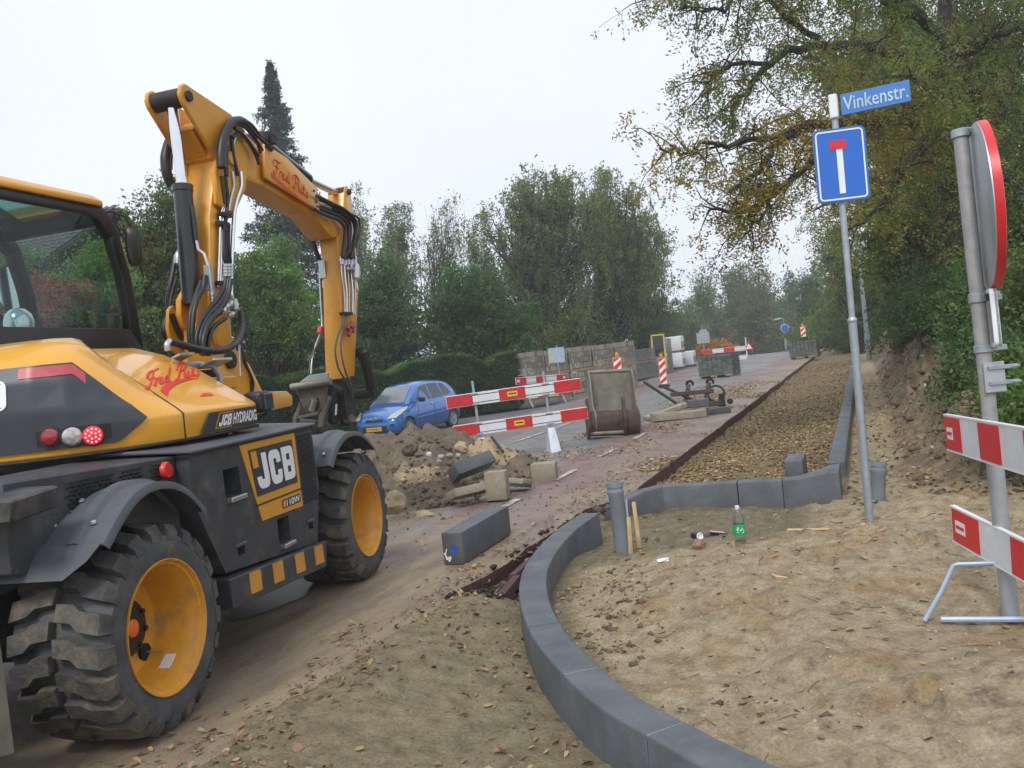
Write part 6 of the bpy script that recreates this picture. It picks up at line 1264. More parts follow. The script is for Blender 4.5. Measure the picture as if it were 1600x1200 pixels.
mb = MB(); mb.tube([(1.0, .45, 1.0), (.86, .0, 1.12)], .010, 5); mb.tube([(1.0, -.1, 1.02), (.88, -.5, 1.09)], .010, 5); mb.pieces('wiper', BLK, car)
mb = MB(); mb.box((1.795, 0, .345), (.05, .86, .15)); mb.box((1.74, 0, .60), (.14, .62, .03), euler(y=25)); mb.pieces('grille', DKST, car, bevel=.01)
mb = MB(); mb.box((1.825, 0, .345), (.02, .52, .11)); npl = mb.build('number_plate', YSTK, car, bevel=.004)
mb = MB(); decal(mb, text2d('37-KRR-5', .02), [(1.835, -.235, .31), (1.835, .235, .31), (1.835, .235, .38), (1.835, -.235, .38)], .003); mb.pieces('plate_letters', BLK, npl, smooth=0)
mb = MB(); E_ = [Vector((1.80 - .02 * abs(math.cos(a)), .085 * math.cos(a), .635 + .043 * math.sin(a))) for a in [2 * math.pi * k / 24 for k in range(25)]]; mb.tube(E_, .009, 6); mb.tube([(1.80, -.03, .605), (1.80, -.012, .665)], .008, 5); mb.tube([(1.80, .012, .605), (1.80, .03, .665)], .008, 5); mb.tube([(1.80, -.02, .632), (1.80, .02, .638)], .008, 5); mb.build('badge', CHR, car)
mb = MB(); mb.tube([(1.76, -.32, .66), (1.79, -.1, .62), (1.79, .1, .62), (1.76, .32, .66)], .012, 6); mb.build('chrome_strip', CHR, car); mb = MB(); mb.tube([(.2, 0, 1.54), (.12, 0, 1.60)], .012, 6); mb.build('aerial', BLK, car)
# ------------------------------------------------------------------ road barriers
def board(parent, x0, x1, z0, h, parts, y=-.03, red=BARR, white=BARW):
    """a plank seen from the front (local x along, y towards the back)."""
    mb = MB(); mb.box(((x0 + x1) / 2, y, z0 + h / 2), (x1 - x0, .028, h)); b = mb.build('board', white, parent, bevel=.004)
    mb = MB()
    for k in (.2, .8): mb.box(((x0 + x1) / 2, y - .0145, z0 + h * k), (x1 - x0 - .01, .003, .012))
    mb.pieces('groove', DKST, b)
    for a, c, st in parts:
        xa, xb = x0 + (x1 - x0) * a, x0 + (x1 - x0) * c; mb = MB(); mb.box(((xa + xb) / 2, y - .0165, z0 + h / 2), (xb - xa - .012, .007, h - .022)); p = mb.build('red_panel', red, b, bevel=.002)
        if st:
            w = .16 if st == 'y' else .10; hh = .085 if st == 'y' else .075; cx = (xa + xb) / 2 if st == 'y' else (xa + .11 if st == 'l' else xb - .11)
            mb = MB(); mb.box((cx, y - .021, z0 + h / 2), (w * 1.1, .003, hh)); s_ = mb.build('sticker', YSTK if st == 'y' else SIGNW, p)
            mb = MB(); mb.box((cx, y - .0235, z0 + h / 2 + .004), (w * .85, .0015, hh * .28)); mb.build('sticker_print', RUST if st == 'y' else SIGNR, s_)
    return b
def apost(parent, x, z1, y=0):
    mb = MB(); mb.box((x, y, z1 / 2 + .1), (.042, .042, z1 - .2)); p = mb.build('post', GALV, parent, bevel=.005); return p
def foot(parent, x, y=0):
    mb = MB(); mb.hexa([(x - .09, y - .30, 0), (x + .09, y - .30, 0), (x + .09, y + .30, 0), (x - .09, y + .30, 0), (x - .06, y - .12, .42), (x + .06, y - .12, .42), (x + .06, y + .12, .42), (x - .06, y + .12, .42)]); f = mb.build('foot', M('pale barrier foot', (.55, .60, .66), .5, var=.12), parent, bevel=.006); return f
pR, pL = at(866, 706, 14.9), at(757, 718, 14.75); v = pR - pL; baz = math.degrees(math.atan2(v.x, v.y)) - 90
bf = local_fr((pL.x, pL.y, pL.z), baz, False); W2 = Vector((v.x, v.y, 0)).length
def barfr(p, ang):            # x to the right along the barrier, y away from the camera
    a = R_(ang); return Matrix(((math.cos(a), -math.sin(a), 0, p[0]), (math.sin(a), math.cos(a), 0, p[1]), (0, 0, 1, p[2]), (0, 0, 0, 1)))
tilt = math.degrees(math.asin((pR.z - pL.z) / (pR - pL).length))
bz_ = math.degrees(math.atan2(v.y, v.x)); bm = barfr((pL.x, pL.y, pR.z - .052), bz_) @ Matrix.Rotation(-R_(2.5), 4, 'Y')
b1 = empty('road_barrier', 'two board red and white barrier with yellow stickers across the road beside the digger bucket', 'barrier', mat=bm, group='road barriers on the asphalt')
k = W2 / (866 - 757) * 1.0
apost(b1, -.02, 1.40); apost(b1, W2, 1.40); foot(b1, W2, .06); foot(b1, 0, .06)
S15 = 14.9 / FPX
bx0, bx1 = -46 * S15, 166 * S15
for zc, off in ((.985, 0), (.475, .05)): board(b1, bx0 + off, bx1 + off, zc, .215, [(0, .195, None), (.385, .585, 'y'), (.795, 1, None)])
mb = MB()
for x in (-.02, W2):
    for z in (1.0, 1.18, .49, .67): mb.box((x, -.045, z), (.12, .03, .025))
mb.pieces('clamp', GALV, b1, bevel=.003)
pR, pL = gnd(880, 628), gnd(825, 632); pR = at(878, 628, 30.0); pL = at(826, 637, 29.0); v = pR - pL; bz_ = math.degrees(math.atan2(v.y, v.x)); W2 = Vector((v.x, v.y, 0)).length
b2_ = empty('road_barrier', 'farther red and white barrier standing in front of the tan paver packs', 'barrier', mat=barfr((pL.x, pL.y, pL.z), bz_), group='road barriers on the asphalt')
for x in (0, W2):
    apost(b2_, x, 1.25); mb = MB()
    for yy in (-.22, .22): mb.tube([(x, 0, .40), (x + (.0), yy, .0)], .025, 6); mb.tube([(x, 0, .4), (x + .12, yy * .6, 0)], .02, 6)
    mb.build('foot', GALV, b2_)
S28 = 29.5 / FPX
for zc, off in ((.80, 0), (.30, .03)): board(b2_, -22 * S28 + off, 84 * S28 + off, zc, .235, [(0, .20, 'l'), (.385, .585, None), (.80, 1, 'r')])
# a second one farther up, by the misty trees
p = gnd(1110, 574); b3 = empty('road_barrier', 'tiny red and white barrier by the orange bush at the top of the road', 'barrier', mat=barfr(p, -12), group='road barriers on the asphalt')
apost(b3, 0, 1.1); apost(b3, 1.6, 1.1); board(b3, -.4, 2.0, .75, .25, [(0, .25, None), (.5, .75, None)]); board(b3, -.4, 2.0, .25, .25, [(0, .25, None), (.5, .75, None)])
# ------------------------------------------------------------------ striped beacons
def beacon(name, label, p, az, lamp=True, h=1.0):
    o = empty(name, label, 'beacon', mat=barfr(p, az), group='striped road beacons'); mb = MB(); mb.box((0, 0, .05), (.40, .28, .10)); mb.build('base', DKST, o, bevel=.02)
    mb = MB(); mb.box((0, 0, .10 + h / 2), (.27, .045, h)); b = mb.build('panel', M('orange edge board', (.72, .28, .08), .5), o, bevel=.01); mb = MB(); mb.box((0, -.024, .10 + h / 2), (.235, .006, h - .04)); w = mb.build('white_face', SIGNW, b)
    mb = MB(); H_ = h - .05; st = .22
    for k in range(4):
        z0 = .125 + k * .29 - .05; P = [(-.115, z0), (.115, z0 + .20), (.115, z0 + .35), (-.115, z0 + .15)]; P = [(x, min(max(z, .125), .125 + H_)) for x, z in P]; mb.prism(P, 1, -.0305, -.0275)
    mb.pieces('red_stripe', SIGNR, b, smooth=0)
    if lamp:
        mb = MB(); mb.box((0, 0, .13 + h), (.10, .07, .06)); mb.lathe([(.055, 0), (.06, .05), (.04, .1), (0, .11)], (0, -.0, .15 + h), (0, 0, 1), 12); mb.build('lamp', M('amber lamp', (.75, .30, .03), .25), o)
    return o
beacon('striped_beacon', 'tall red and white striped beacon standing behind the rusty fork carriage', at(1038, 605, 32.2) , -14)
p = gnd(970, 607); beacon('striped_beacon', 'amber lamped striped beacon showing over the rim of the digger bucket', at(969, 612, 27.5), -14)
p = gnd(1252, 561); beacon('striped_beacon', 'small orange beacon on the farthest paver pack of the lane', LS(-2.95, 48.4, 1.02), -20, True, .55)
# ------------------------------------------------------------------ paver packs
def pack_meshes(nx, ny, nz, bx, by, bz, seed):
    rnd = random.Random(seed); mb = MB()
    for k in range(nz):
        for i in range(nx):
            for j in range(ny):
                if 0 < i < nx - 1 and 0 < j < ny - 1 and k < nz - 1: continue
                e = .014; c = ((i + .5) * bx - nx * bx / 2 + rnd.uniform(-.004, .004), (j + .5) * by - ny * by / 2 + rnd.uniform(-.004, .004), .13 + (k + .5) * bz); mb.box(c, (bx - e, by - e, bz - e), euler(z=rnd.uniform(-.6, .6)))
    a = mb.build('pavers', PAVT, smooth=0); me = a.data; bpy.data.objects.remove(a)
    mb = MB(); X, Y_ = nx * bx, ny * by
    for t in np.linspace(-.45, .45, 7): mb.box((0, t * Y_, .115), (X, .09, .022))
    for t in (-.45, 0, .45): mb.box((t * X, 0, .05), (.09, Y_, .10))
    b = mb.build('pallet', WOODP, smooth=0); mp = b.data; bpy.data.objects.remove(b); return me, mp, (X, Y_, .13 + nz * bz)
PK = {'tan': pack_meshes(5, 10, 4, .20, .0985, .20, 1), 'tan2': pack_meshes(5, 10, 4, .20, .0985, .195, 2), 'grey': pack_meshes(5, 6, 10, .20, .20, .06, 3), 'dark': pack_meshes(7, 6, 8, .20, .20, .10, 4), 'small': pack_meshes(5, 6, 8, .2, .2, .10, 5)}
def pack(kind, mat, l, s, up_, az, label, group, tilt=0, straps=False):
    me, mp, dims = PK[kind]; o = empty('paver_pack', label, 'paver pack', mat=Matrix.Translation(LS(l, s, up_)) @ (rz(-RAZ + az) @ SLP @ euler(y=tilt)).to_4x4(), group=group)
    m2 = me if me.materials and me.materials[0] == mat else None
    a = bpy.data.objects.new('pavers', me); COL.objects.link(a); a.parent = o; a.material_slots[0].link = 'OBJECT'; a.material_slots[0].material = mat; a['kind'] = 'stuff'
    b = bpy.data.objects.new('pallet', mp); COL.objects.link(b); b.parent = o
    if straps:
        mb = MB(); X, Y_, Z = dims
        for t in (-.25, .25): mb.tube([(X / 2 + .006, t * Y_, .1), (X / 2 + .006, t * Y_, Z + .004), (-X / 2 - .006, t * Y_, Z + .004), (-X / 2 - .006, t * Y_, .1)], .008, 4)
        mb.pieces('strap', BLK, o)
    return o
GT, GG = 'tan paver packs in front of the hedge end', 'grey slab packs along the far kerb'
ordn = ['first', 'second', 'third', 'fourth', 'fifth', 'sixth', 'seventh']
hT = PK['tan'][2][2]; T0, TD = Vector((.40, 31.25, 0)), Vector((.876, .482, 0)); TN = Vector((-.482, .876, 0))
for k in range(5):
    p = T0 + TD * (.52 + 1.045 * k) + TN * (.50 + .03 * math.sin(k * 2)); l, s = to_ls(p.x, p.y)
    pack('tan' if k % 2 else 'tan2', PAVT, l, s, 0, -38.7 + math.sin(k * 3) * 1.2, 'bottom row tan paver pack, %s from the hedge end' % ordn[k], GT)
    if k < 5: pack('tan2' if k % 2 else 'tan', PAVT, l, s, hT, -38.7 + math.sin(k * 5 + 1) * 2.5, 'top row tan paver pack, %s from the hedge end' % ordn[k], GT)
hG = PK['grey'][2][2]; T0, TD = Vector((6.15, 43.7, 0)), Vector((.483, .876, 0)); TN = Vector((-.876, .483, 0))
for k in range(3):
    p = T0 + TD * (.6 + 1.24 * k) + TN * .5; l, s = to_ls(p.x, p.y)
    pack('grey', PAVG, l, s, 0, -6.6, 'bottom row grey slab pack, %s from the tan ones' % ordn[k], GG); pack('grey', PAVG, l, s, hG, -6.6 + math.sin(k * 4) * 1.5, 'top row grey slab pack, %s from the tan ones' % ordn[k], GG)
pack('small', PAVG, -10.6, 48.3, 0, 0, 'lower single grey slab pack just before the white wrapped ones', GG); pack('small', PAVG, -10.6, 48.35, PK['small'][2][2], 2, 'upper single grey slab pack just before the white wrapped ones', GG)
pack('dark', PAVD, -5.55, 35.9, 0, -8, 'dark paver pack standing alone in the middle of the road', 'lone paver packs on the road', straps=True); pack('dark', PAVD, -2.95, 48.3, 0, -6, 'far dark paver pack at the edge of the leafy lane', 'lone paver packs on the road', straps=True)
def wrapped(l, s, up_, label):
    o = empty('wrapped_pack', label, 'wrapped pack', mat=Matrix.Translation(LS(l, s, up_)) @ (rz(-RAZ) @ SLP).to_4x4(), group='white wrapped packs up the road'); mb = MB(); mb.box((0, 0, .55), (1.02, 1.12, .85)); mb.build('wrap', PLAST, o, bevel=.05, seg=2); mb = MB()
    for t in (-.4, 0, .4): mb.box((0, t, .06), (1.0, .1, .12))
    mb.pieces('pallet_block', WOODP, o); mb = MB()
    for t in (-.3, .05, .36): mb.box((.513, t, .45), (.004, .20, .35), euler(x=8))
    mb.pieces('grey_patch', PAVG, o); return o
wrapped(-10.4, 51.0, 0, 'lower white wrapped pack beyond the grey slab packs'); wrapped(-10.4, 51.05, .98, 'white wrapped pack lying on top of another'); wrapped(-10.2, 53.4, 0, 'last white wrapped pack of the row up the road')
wrapped(-11.6, 41.3, hG - .1, 'white wrapped pack at the near end of the grey top row')
# ------------------------------------------------------------------ digger bucket on the road
A = at(937, 684, 16.3); az_ = -8; bk = empty('digger_bucket', 'empty wide digger bucket standing on its back on the road, mouth to the sky', 'digger bucket', mat=barfr((A.x - .28, A.y, gz(A.x, A.y) + .01), 6) @ Matrix.Rotation(R_(2.5), 4, 'Y'))
PR = [(.0, 1.28), (.015, 1.0), (.03, .70), (.03, .45), (-.02, .22), (-.16, .05), (-.36, .0), (-.52, .08), (-.60, .24), (-.60, .42), (-.54, .50)]   # (depth towards the camera is negative, height): the floor plate stands up, the back curls over
bw = .82; sh = .20
mb = MB(); rows = [[Vector((sh + x, d_ + .35, z)) for x in (0, bw * .33, bw * .67, bw)] for d_, z in PR]; mb.sheet(rows, .025, lambda j, i: Vector((0, 1, 0)) if j < 5 else Vector((0, .2, -1)).normalized()); mb.mi = [1 if (f_ // 2) // 3 >= 5 and f_ < 60 else 0 for f_ in range(len(mb.f))]; shell = mb.build('shell', [STEEL, RUST], bk, smooth=50)  # curved rows in the dark steel: underside shade put into the colour
mb = MB(); ck = [(.35 + d_, z) for d_, z in PR] + [(.35 - .42, .56), (.35 - .34, .62), (.35 - .30, .80), (.35 - .24, 1.05), (.35 - .12, 1.27)]
for x in (sh - .025, sh + bw): mb.prism(ck, 0, x, x + .025)
mb.pieces('cheek', STEEL, shell, bevel=.004)
mb = MB(); mb.box((sh + bw / 2, .35, 1.27), (bw + .04, .05, .05)); mb.build('cutting_edge', CONCT, shell, bevel=.008); mb = MB(); mb.lathe([(.235, -.01), (.235, bw - .06)], (sh - .10, .35 - .36, .28), (1, 0, 0), 20); mb.build('back_curl', RUST, shell)  # back curl in the same dark colour, painting in its underside shade
mb = MB()
for x in (sh - .19, sh + bw * .60):
    E_ = [(-.20, .62), (-.17, .74), (-.24, .76), (-.28, .68), (-.28, .52), (-.36, .40), (-.37, .22), (-.30, .12), (-.24, -.0), (-.16, .0), (-.13, .18), (-.06, .36), (-.10, .46), (-.19, .46)]
    mb.prism(E_, 0, x, x + .05)
mb.pieces('hanger_ear', RUST, bk, bevel=.006); mb = MB(); mb.tube([(sh - .16, -.2, .10), (sh + bw * .62, -.2, .10)], .035, 10); mb.tube([(sh - .16, -.24, .04), (sh + bw, -.2, .02)], .012, 6); mb.pieces('cross_pin', STEEL, bk)
# ------------------------------------------------------------------ fork carriage and broken slabs
A = at(1063, 640, 20.2); fk = empty('fork_carriage', 'rusty pallet fork carriage with two hooks lying behind the broken slabs', 'fork carriage', mat=barfr((A.x, A.y, gz(A.x, A.y)), -6))
mb = MB()
for x in (.05, .52):
    mb.hexa([(x, -.1, .12), (x + .10, -.1, .12), (x + .10, .0, .12), (x, .0, .12), (x + .16, .05, .62), (x + .26, .05, .62), (x + .26, .15, .62), (x + .16, .15, .62)])
mb.pieces('upright', RUST, fk, bevel=.008); mb = MB()
for x in (.21, .68): mb.tube([(x, .1, .60), (x + .02, .1, .68), (x + .10, .1, .70), (x + .15, .1, .64), (x + .14, .1, .58)], [.04, .04, .035, .03, .02], 7)
mb.pieces('hook', DKST, fk); mb = MB(); mb.box((.30, -.02, .42), (1.0, .08, .10)); mb.box((.42, -.08, .12), (1.1, .08, .10)); mb.pieces('cross_beam', RUST, fk, bevel=.01)
mb = MB()
for a0, b0 in (((-.62, -.3, .72), (.0, -.35, .08)), ((-.22, -.1, .76), (.30, -.15, .30))): mb.tube([(-.75 + (.0 if a0[0] < -.5 else .38), .5, .78 if a0[0] < -.5 else .66), (-.10 + (0 if a0[0] < -.5 else .42), -.25, .22 if a0[0] < -.5 else .24)], .035, 4)
mb.pieces('fork_tine', DKST, fk); mb = MB(); mb.lathe([(.17, -.04), (.22, -.04), (.22, .04), (.17, .04)], (.86, .1, .34), (.2, 1, .1), 18); mb.build('ring', M('dark green ring', (.03, .06, .035), .6), fk); mb = MB(); mb.hexa([(.88, .0, .02), (1.06, .0, .02), (1.06, .1, .02), (.88, .1, .02), (.92, .0, .34), (1.02, .0, .34), (1.02, .1, .34), (.92, .1, .34)]); mb.lathe([(.07, -.05), (.07, .05)], (1.16, .05, .14), (.3, 1, 0), 10, caps=True); mb.lathe([(.06, -.05), (.06, .05)], (.72, .0, .12), (.3, 1, 0), 10, caps=True); mb.pieces('lock_foot', DKST, fk, bevel=.006)
def slab(label, px, Y, size, rot, mat, rough_, name='broken_slab', n=3, up_=0):
    A = at(px[0], px[1], Y); mb = MB(); m_, k_ = 9, 5; sx_, sy_, sz_ = size; top = []; rnd = random.Random(label)
    V = [[Vector((sx_ * (i / (m_ - 1) - .5), sy_ * (j / (k_ - 1) - .5), sz_ + rnd.uniform(-1, 1) * rough_)) for i in range(m_)] for j in range(k_)]
    for j in range(k_):
        for i in (0, m_ - 1): V[j][i].x += rnd.uniform(-1, 1) * rough_ * 2
    for i in range(m_):
        for j in (0, k_ - 1): V[j][i].y += rnd.uniform(-1, 1) * rough_ * 1.6
    mb.sheet([[Vector((p.x, p.y, 0)) for p in r] for r in V], sz_, (0, 0, 1)); N_ = m_ * k_
    for j in range(k_):
        for i in range(m_): mb.v[N_ + j * m_ + i] = V[j][i]
    o = mb.build(name, mat, bevel=.012, smooth=30); o.matrix_world = Matrix.Translation((A.x, A.y, gxy(A.x, A.y).z * 0 + gz(A.x, A.y) + up_)) @ rot.to_4x4(); return props(o, label, 'concrete slab', 'broken slabs by the fork carriage')
slab('rough broken slab of concrete lying flat nearest the camera in the heap', (1062, 655), 18.4, (1.15, .5, .16), rz(-4), CONCT, .02); slab('dark kerb slab resting across the rough broken slab', (1092, 640), 18.9, (.46, .5, .17), rz(-10), CONCD, .006, up_=.17); slab('long thin slab leaning left from the heap against the bucket side', (1042, 648), 18.9, (.95, .35, .10), rz(8) @ euler(y=-13), CONCT, .012, up_=.10); slab('dark flat slab at the right end of the heap', (1115, 648), 18.7, (.62, .45, .13), rz(4), CONCD, .01)
# ------------------------------------------------------------------ signs and posts
def spost(o, h, r, z0=-.3, mat=GALV, name='post'): mb = MB(); mb.lathe([(r, z0), (r, h)], (0, 0, 0), (0, 0, 1), 16, caps=True); return mb.build(name, mat, o)
def rrect(w, h, r, n=5): return [Vector((cx + r * math.cos(a), cy_ + r * math.sin(a))) for cx, cy_, a0 in ((w / 2 - r, h / 2 - r, 0), (-w / 2 + r, h / 2 - r, 90), (-w / 2 + r, -h / 2 + r, 180), (w / 2 - r, -h / 2 + r, 270)) for a in [R_(a0 + 90 * k / n) for k in range(n + 1)]]
def layer(o, P, y0, y1, name, mat, par): mb = MB(); mb.prism([(p[0], p[1]) for p in P], 1, y0, y1); return mb.build(name, mat, par, smooth=20)
A = at(1357, 790, 7.55); g0 = gxy(A.x, A.y); topp = at(1305, 152, 7.55)
sg = empty('dead_end_sign', 'blue dead end road sign with red bar on a grey post', 'road sign', mat=barfr((A.x, A.y, A.z), -12) @ Matrix.Rotation(R_(.75), 4, 'Y'))
sgH = topp.z - A.z; spost(sg, 1.62, .036); spost(sg, sgH - .02, .027, 1.60, name='upper_post'); mb = MB(); mb.lathe([(.036, 1.60), (.041, 1.61), (.041, 1.63), (.027, 1.65)], (0, 0, 0), (0, 0, 1), 16); mb.build('collar', GALV, sg)
c = at(1313, 256, 7.5); zc = c.z - A.z - .01; w_, h_ = .43, .64
def at_z(P, z): return [(p[0] + .012, p[1] + z) for p in P]
pb = layer(sg, at_z(rrect(w_, h_, .045), zc), -.052, -.034, 'sign_board', M('blue sign edge', (.05, .17, .42), .4), sg); layer(sg, at_z(rrect(w_ - .012, h_ - .012, .04), zc), -.055, -.05, 'sign_face', SIGNB, pb)
P1, P2 = at_z(rrect(w_ - .035, h_ - .035, .035), zc), at_z(rrect(w_ - .06, h_ - .06, .024), zc); mb = MB(); n = len(P1); mb.add([Vector((p[0], -.0562, p[1])) for p in P1] + [Vector((p[0], -.0562, p[1])) for p in P2], [(i, (i + 1) % n, n + (i + 1) % n, n + i) for i in range(n)]); mb.build('white_border', SIGNW, pb, smooth=0)
mb = MB(); mb.box((.006, -.0562, zc - .05), (.05, .002, .40)); mb.build('white_stem', SIGNW, pb); mb = MB(); mb.box((-.006, -.0575, zc + .175), (.135, .003, .082)); mb.build('red_bar', SIGNR, pb)
mb = MB(); mb.box((0, -.02, zc + .2), (.12, .03, .03)); mb.box((0, -.02, zc - .2), (.12, .03, .03)); mb.pieces('clamp', GALV, sg)
nm = empty('street_nameplate', 'faded blue street nameplate reading Vinkenstr. on top of the dead end sign post', 'nameplate', mat=barfr((A.x, A.y, A.z), -28) @ Matrix.Rotation(R_(.75), 4, 'Y'))
z0 = at(1308, 184, 7.55).z - A.z; z1 = sgH; L0, L1 = .02, .57
mb = MB(); mb.box(((L0 + L1) / 2 + .04, 0, (z0 + z1) / 2), (L1 - L0, .02, z1 - z0 + .0)); pl_ = mb.build('plate', NAMEB, nm, bevel=.003); mb = MB(); mb.box((.0, 0, (z0 + z1) / 2 + .0), (.07, .075, z1 - z0 + .03)); mb.build('holder', SIGNW, nm, bevel=.01)
mb = MB(); x0, x1 = L0 + .06, L1 + .025; decal(mb, text2d('Vinkenstr.', .008), [(x0, -.012, z0 + .035), (x1, -.012, z0 + .035), (x1, -.012, z1 - .025), (x0, -.012, z1 - .025)], .003); mb.pieces('letter', M('faded letters', (.45, .60, .66), .5), pl_, smooth=0)
# lamp posts
def lamp(label, p, h, r0=.075, arm=None, group='street lamps', disc=False):
    o = empty('street_lamp', label, 'street lamp', p, group=group); mb = MB(); mb.lathe([(r0 * 1.15, -.3), (r0 * 1.15, 1.0), (r0 * .9, 1.05), (r0 * .75, h * .55), (r0 * .5, h * .56), (r0 * .42, h)], (0, 0, 0), (0, 0, 1), 12); mb.build('post', M('painted lamp post', (.22, .27, .29), .5, var=.1), o)
    if arm: mb = MB(); mb.tube([(0, 0, h - .05), (0, 0, h), (arm * .25, 0, h + .06), (arm, 0, h + .03)], .035, 7); mb.hexa([(arm * .6, -.1, h), (arm * 1.5, -.1, h), (arm * 1.5, .1, h), (arm * .6, .1, h), (arm * .6, -.06, h + .1), (arm * 1.5, -.04, h + .06), (arm * 1.5, .04, h + .06), (arm * .6, .06, h + .1)]); mb.build('lamp_head', GALV, o)
    return o
A = at(1358, 559, 38); lamp('grey lamp post rising into the leaves behind the dead end sign', A, 6.2, .11)
A = gnd(1229, 549); A = at(1229, 549, 64); lamp('small distant lamp post with a short arm and a round blue sign', A, at(1226, 498, 64).z - A.z, .07, -.45)
o = empty('round_blue_sign', 'tiny round blue sign on the distant lamp post', 'road sign', (A.x, A.y - .1, at(1227, 513, 64).z)); mb = MB(); mb.lathe([(.0, .03), (.26, .03), (.30, .0), (0, 0)], (0, 0, 0), (0, -1, 0), 20); mb.build('disc', SIGNB, o); mb = MB(); mb.lathe([(.275, .032), (.30, .02)], (0, 0, 0), (0, -1, 0), 20); mb.build('rim', SIGNW, o)
A = at(1241, 545, 82); lamp('faintest lamp post, farthest up the misty road', A, at(1240, 511, 82).z - A.z, .07, -.4)
A = at(1168, 562, 62); o = empty('warning_sign', 'triangular warning sign on a white post in the mist', 'road sign', A); spost(o, at(1164, 527, 62).z - A.z, .04, mat=SIGNW); z = at(1170, 541, 62).z - A.z
mb = MB(); mb.prism([(-.18, z - .26), (.52, z - .26), (.17, z + .36)], 1, -.06, -.04); t = mb.build('sign_board', SIGNR, o); mb = MB(); mb.prism([(-.05, z - .19), (.39, z - .19), (.17, z + .20)], 1, -.067, -.063); mb.build('white_face', SIGNW, t)
A = at(1032, 575, 48); A.z = gz(A.x, A.y); o = empty('framed_board', 'dark board in a bright yellow frame rising behind the grey slab packs', 'sign board', A); za, zc_ = at(1032, 523, 48).z - A.z, at(1032, 546, 48).z - A.z; ww = 9.5 * 48 / FPX
mb = MB(); mb.box((0, 0, (za + zc_) / 2), (ww * 2, .03, za - zc_)); mb.build('board', PANELG, o); mb = MB(); mb.box((-ww, 0, za / 2 + .1), (.08, .05, za - .2)); mb.box((ww, 0, za / 2 + .1), (.08, .05, za - .2)); mb.box((0, 0, za), (ww * 2 + .08, .05, .08)); mb.pieces('frame_tube', M('yellow tube', (.62, .50, .02), .5), o)
A = at(1103, 575, 58); A.z = gz(A.x, A.y); o = empty('grey_board', 'grey sign back on a pole above the orange bush', 'sign board', A); zt_, zb2 = at(1103, 519, 58).z - A.z, at(1103, 536, 58).z - A.z; spost(o, at(1100, 509, 58).z - A.z, .035); mb = MB(); mb.box((0, -.05, (zt_ + zb2) / 2), (.85, .03, zt_ - zb2)); mb.build('board', ALU, o); mb = MB(); mb.hexa([(-.25, -.05, zt_), (.35, -.05, zt_), (.35, -.03, zt_), (-.25, -.03, zt_), (-.15, -.05, zt_ + .2), (.25, -.05, zt_ + .2), (.25, -.03, zt_ + .2), (-.15, -.03, zt_ + .2)]); mb.build('top_panel', ALU, o)
A = at(878, 629, 30.2); A.z = gz(A.x, A.y); o = empty('info_sign', 'pale blue grey sign board with a yellow patch in front of the tan paver packs', 'sign board', barfr(A, 0).to_translation(), R_(-20)); zt_, zb2 = at(872, 543, 30.2).z - A.z, at(872, 567, 30.2).z - A.z; spost(o, at(868, 540, 30.2).z - A.z, .025); mb = MB(); mb.box((-.02, -.04, (zt_ + zb2) / 2), (.60, .02, zt_ - zb2)); b_ = mb.build('board', M('pale blue sign back', (.33, .42, .50), .5), o, bevel=.01); mb = MB(); mb.box((-.20, -.053, (zt_ + zb2) / 2 - .06), (.07, .004, .26)); mb.build('yellow_patch', YSTK, b_)
# ------------------------------------------------------------------ the barrier and round sign at the right
A = at(1580, 968, 4.56); G = gxy(A.x, A.y); sb = empty('sign_barrier', 'red and white barrier with white stickers on a tube stand under the round sign', 'barrier', mat=barfr((A.x, A.y, A.z), 0))
top = at(1500, 203, 4.56); Hs = top.z - A.z; lean = (top.x - A.x) / Hs
PX = lambda z: lean * z
mb = MB(); mb.tube([(0, 0, .0), (PX(1.0), 0, 1.0)], .042, 16); mb.build('sleeve', M('galvanised sleeve', (.40, .43, .45), .5, .5, var=.15), sb)
mb = MB(); mb.tube([(PX(.9), 0, .9), (PX(Hs), 0, Hs)], .037, 16); mb.build('post', M('weathered pole', (.36, .35, .35), .6, .4, var=.2, scale=12), sb)
# boards run towards the camera to the right
e0, e1 = at(1481, 690, 5.22), at(1600, 705, 3.92)
def bdir(p, q): v = q - p; v.z = 0; return v.normalized()
dv = bdir(e0, e1); ba = math.degrees(math.atan2(dv.y, dv.x))
for (uA, vA, vB, Y0), lab in (((1480, 648, 702, 5.22), 'upper'), ((1490, 790, 845, 5.08), 'lower')):
    p0 = at(uA, (vA + vB) / 2, Y0); hh = (at(uA, vA, Y0) - at(uA, vB, Y0)).z; tiltb = 0 if lab == 'upper' else 4.5; bb_ = ba if lab == 'upper' else ba + 9
    o = empty('board', None, None); o.parent = sb; o.matrix_local = Matrix.Translation(p0 - Vector((A.x, A.y, A.z))) @ Matrix.Rotation(R_(bb_), 4, 'Z') @ Matrix.Rotation(R_(tiltb), 4, 'Y')
    mb = MB(); mb.box((1.2075, 0, 0), (2.415, .022, hh)); mb.build('plank', BARW, o, bevel=.003); mb = MB()
    for k in (0, 2, 4, 6): mb.box((k * .345 + .1725 + (.008 if k == 0 else 0), -.0125, 0), (.345 - (.016 if k == 0 else 0), .004, hh - .014))
    mb.pieces('red_panel', SIGNR, o); mb = MB(); mb.box((1.2075, 0, hh / 2 + .003), (2.415, .026, .008)); mb.box((1.2075, 0, -hh / 2 - .003), (2.415, .026, .008)); mb.pieces('edge_strip', SIGNW, o); mb = MB(); mb.box((.12, -.0155, .0), (.12, .002, .07)); s_ = mb.build('sticker', SIGNW, o); mb = MB(); mb.box((.12, -.0172, .0), (.10, .0012, .02)); mb.build('sticker_print', SIGNR, s_)
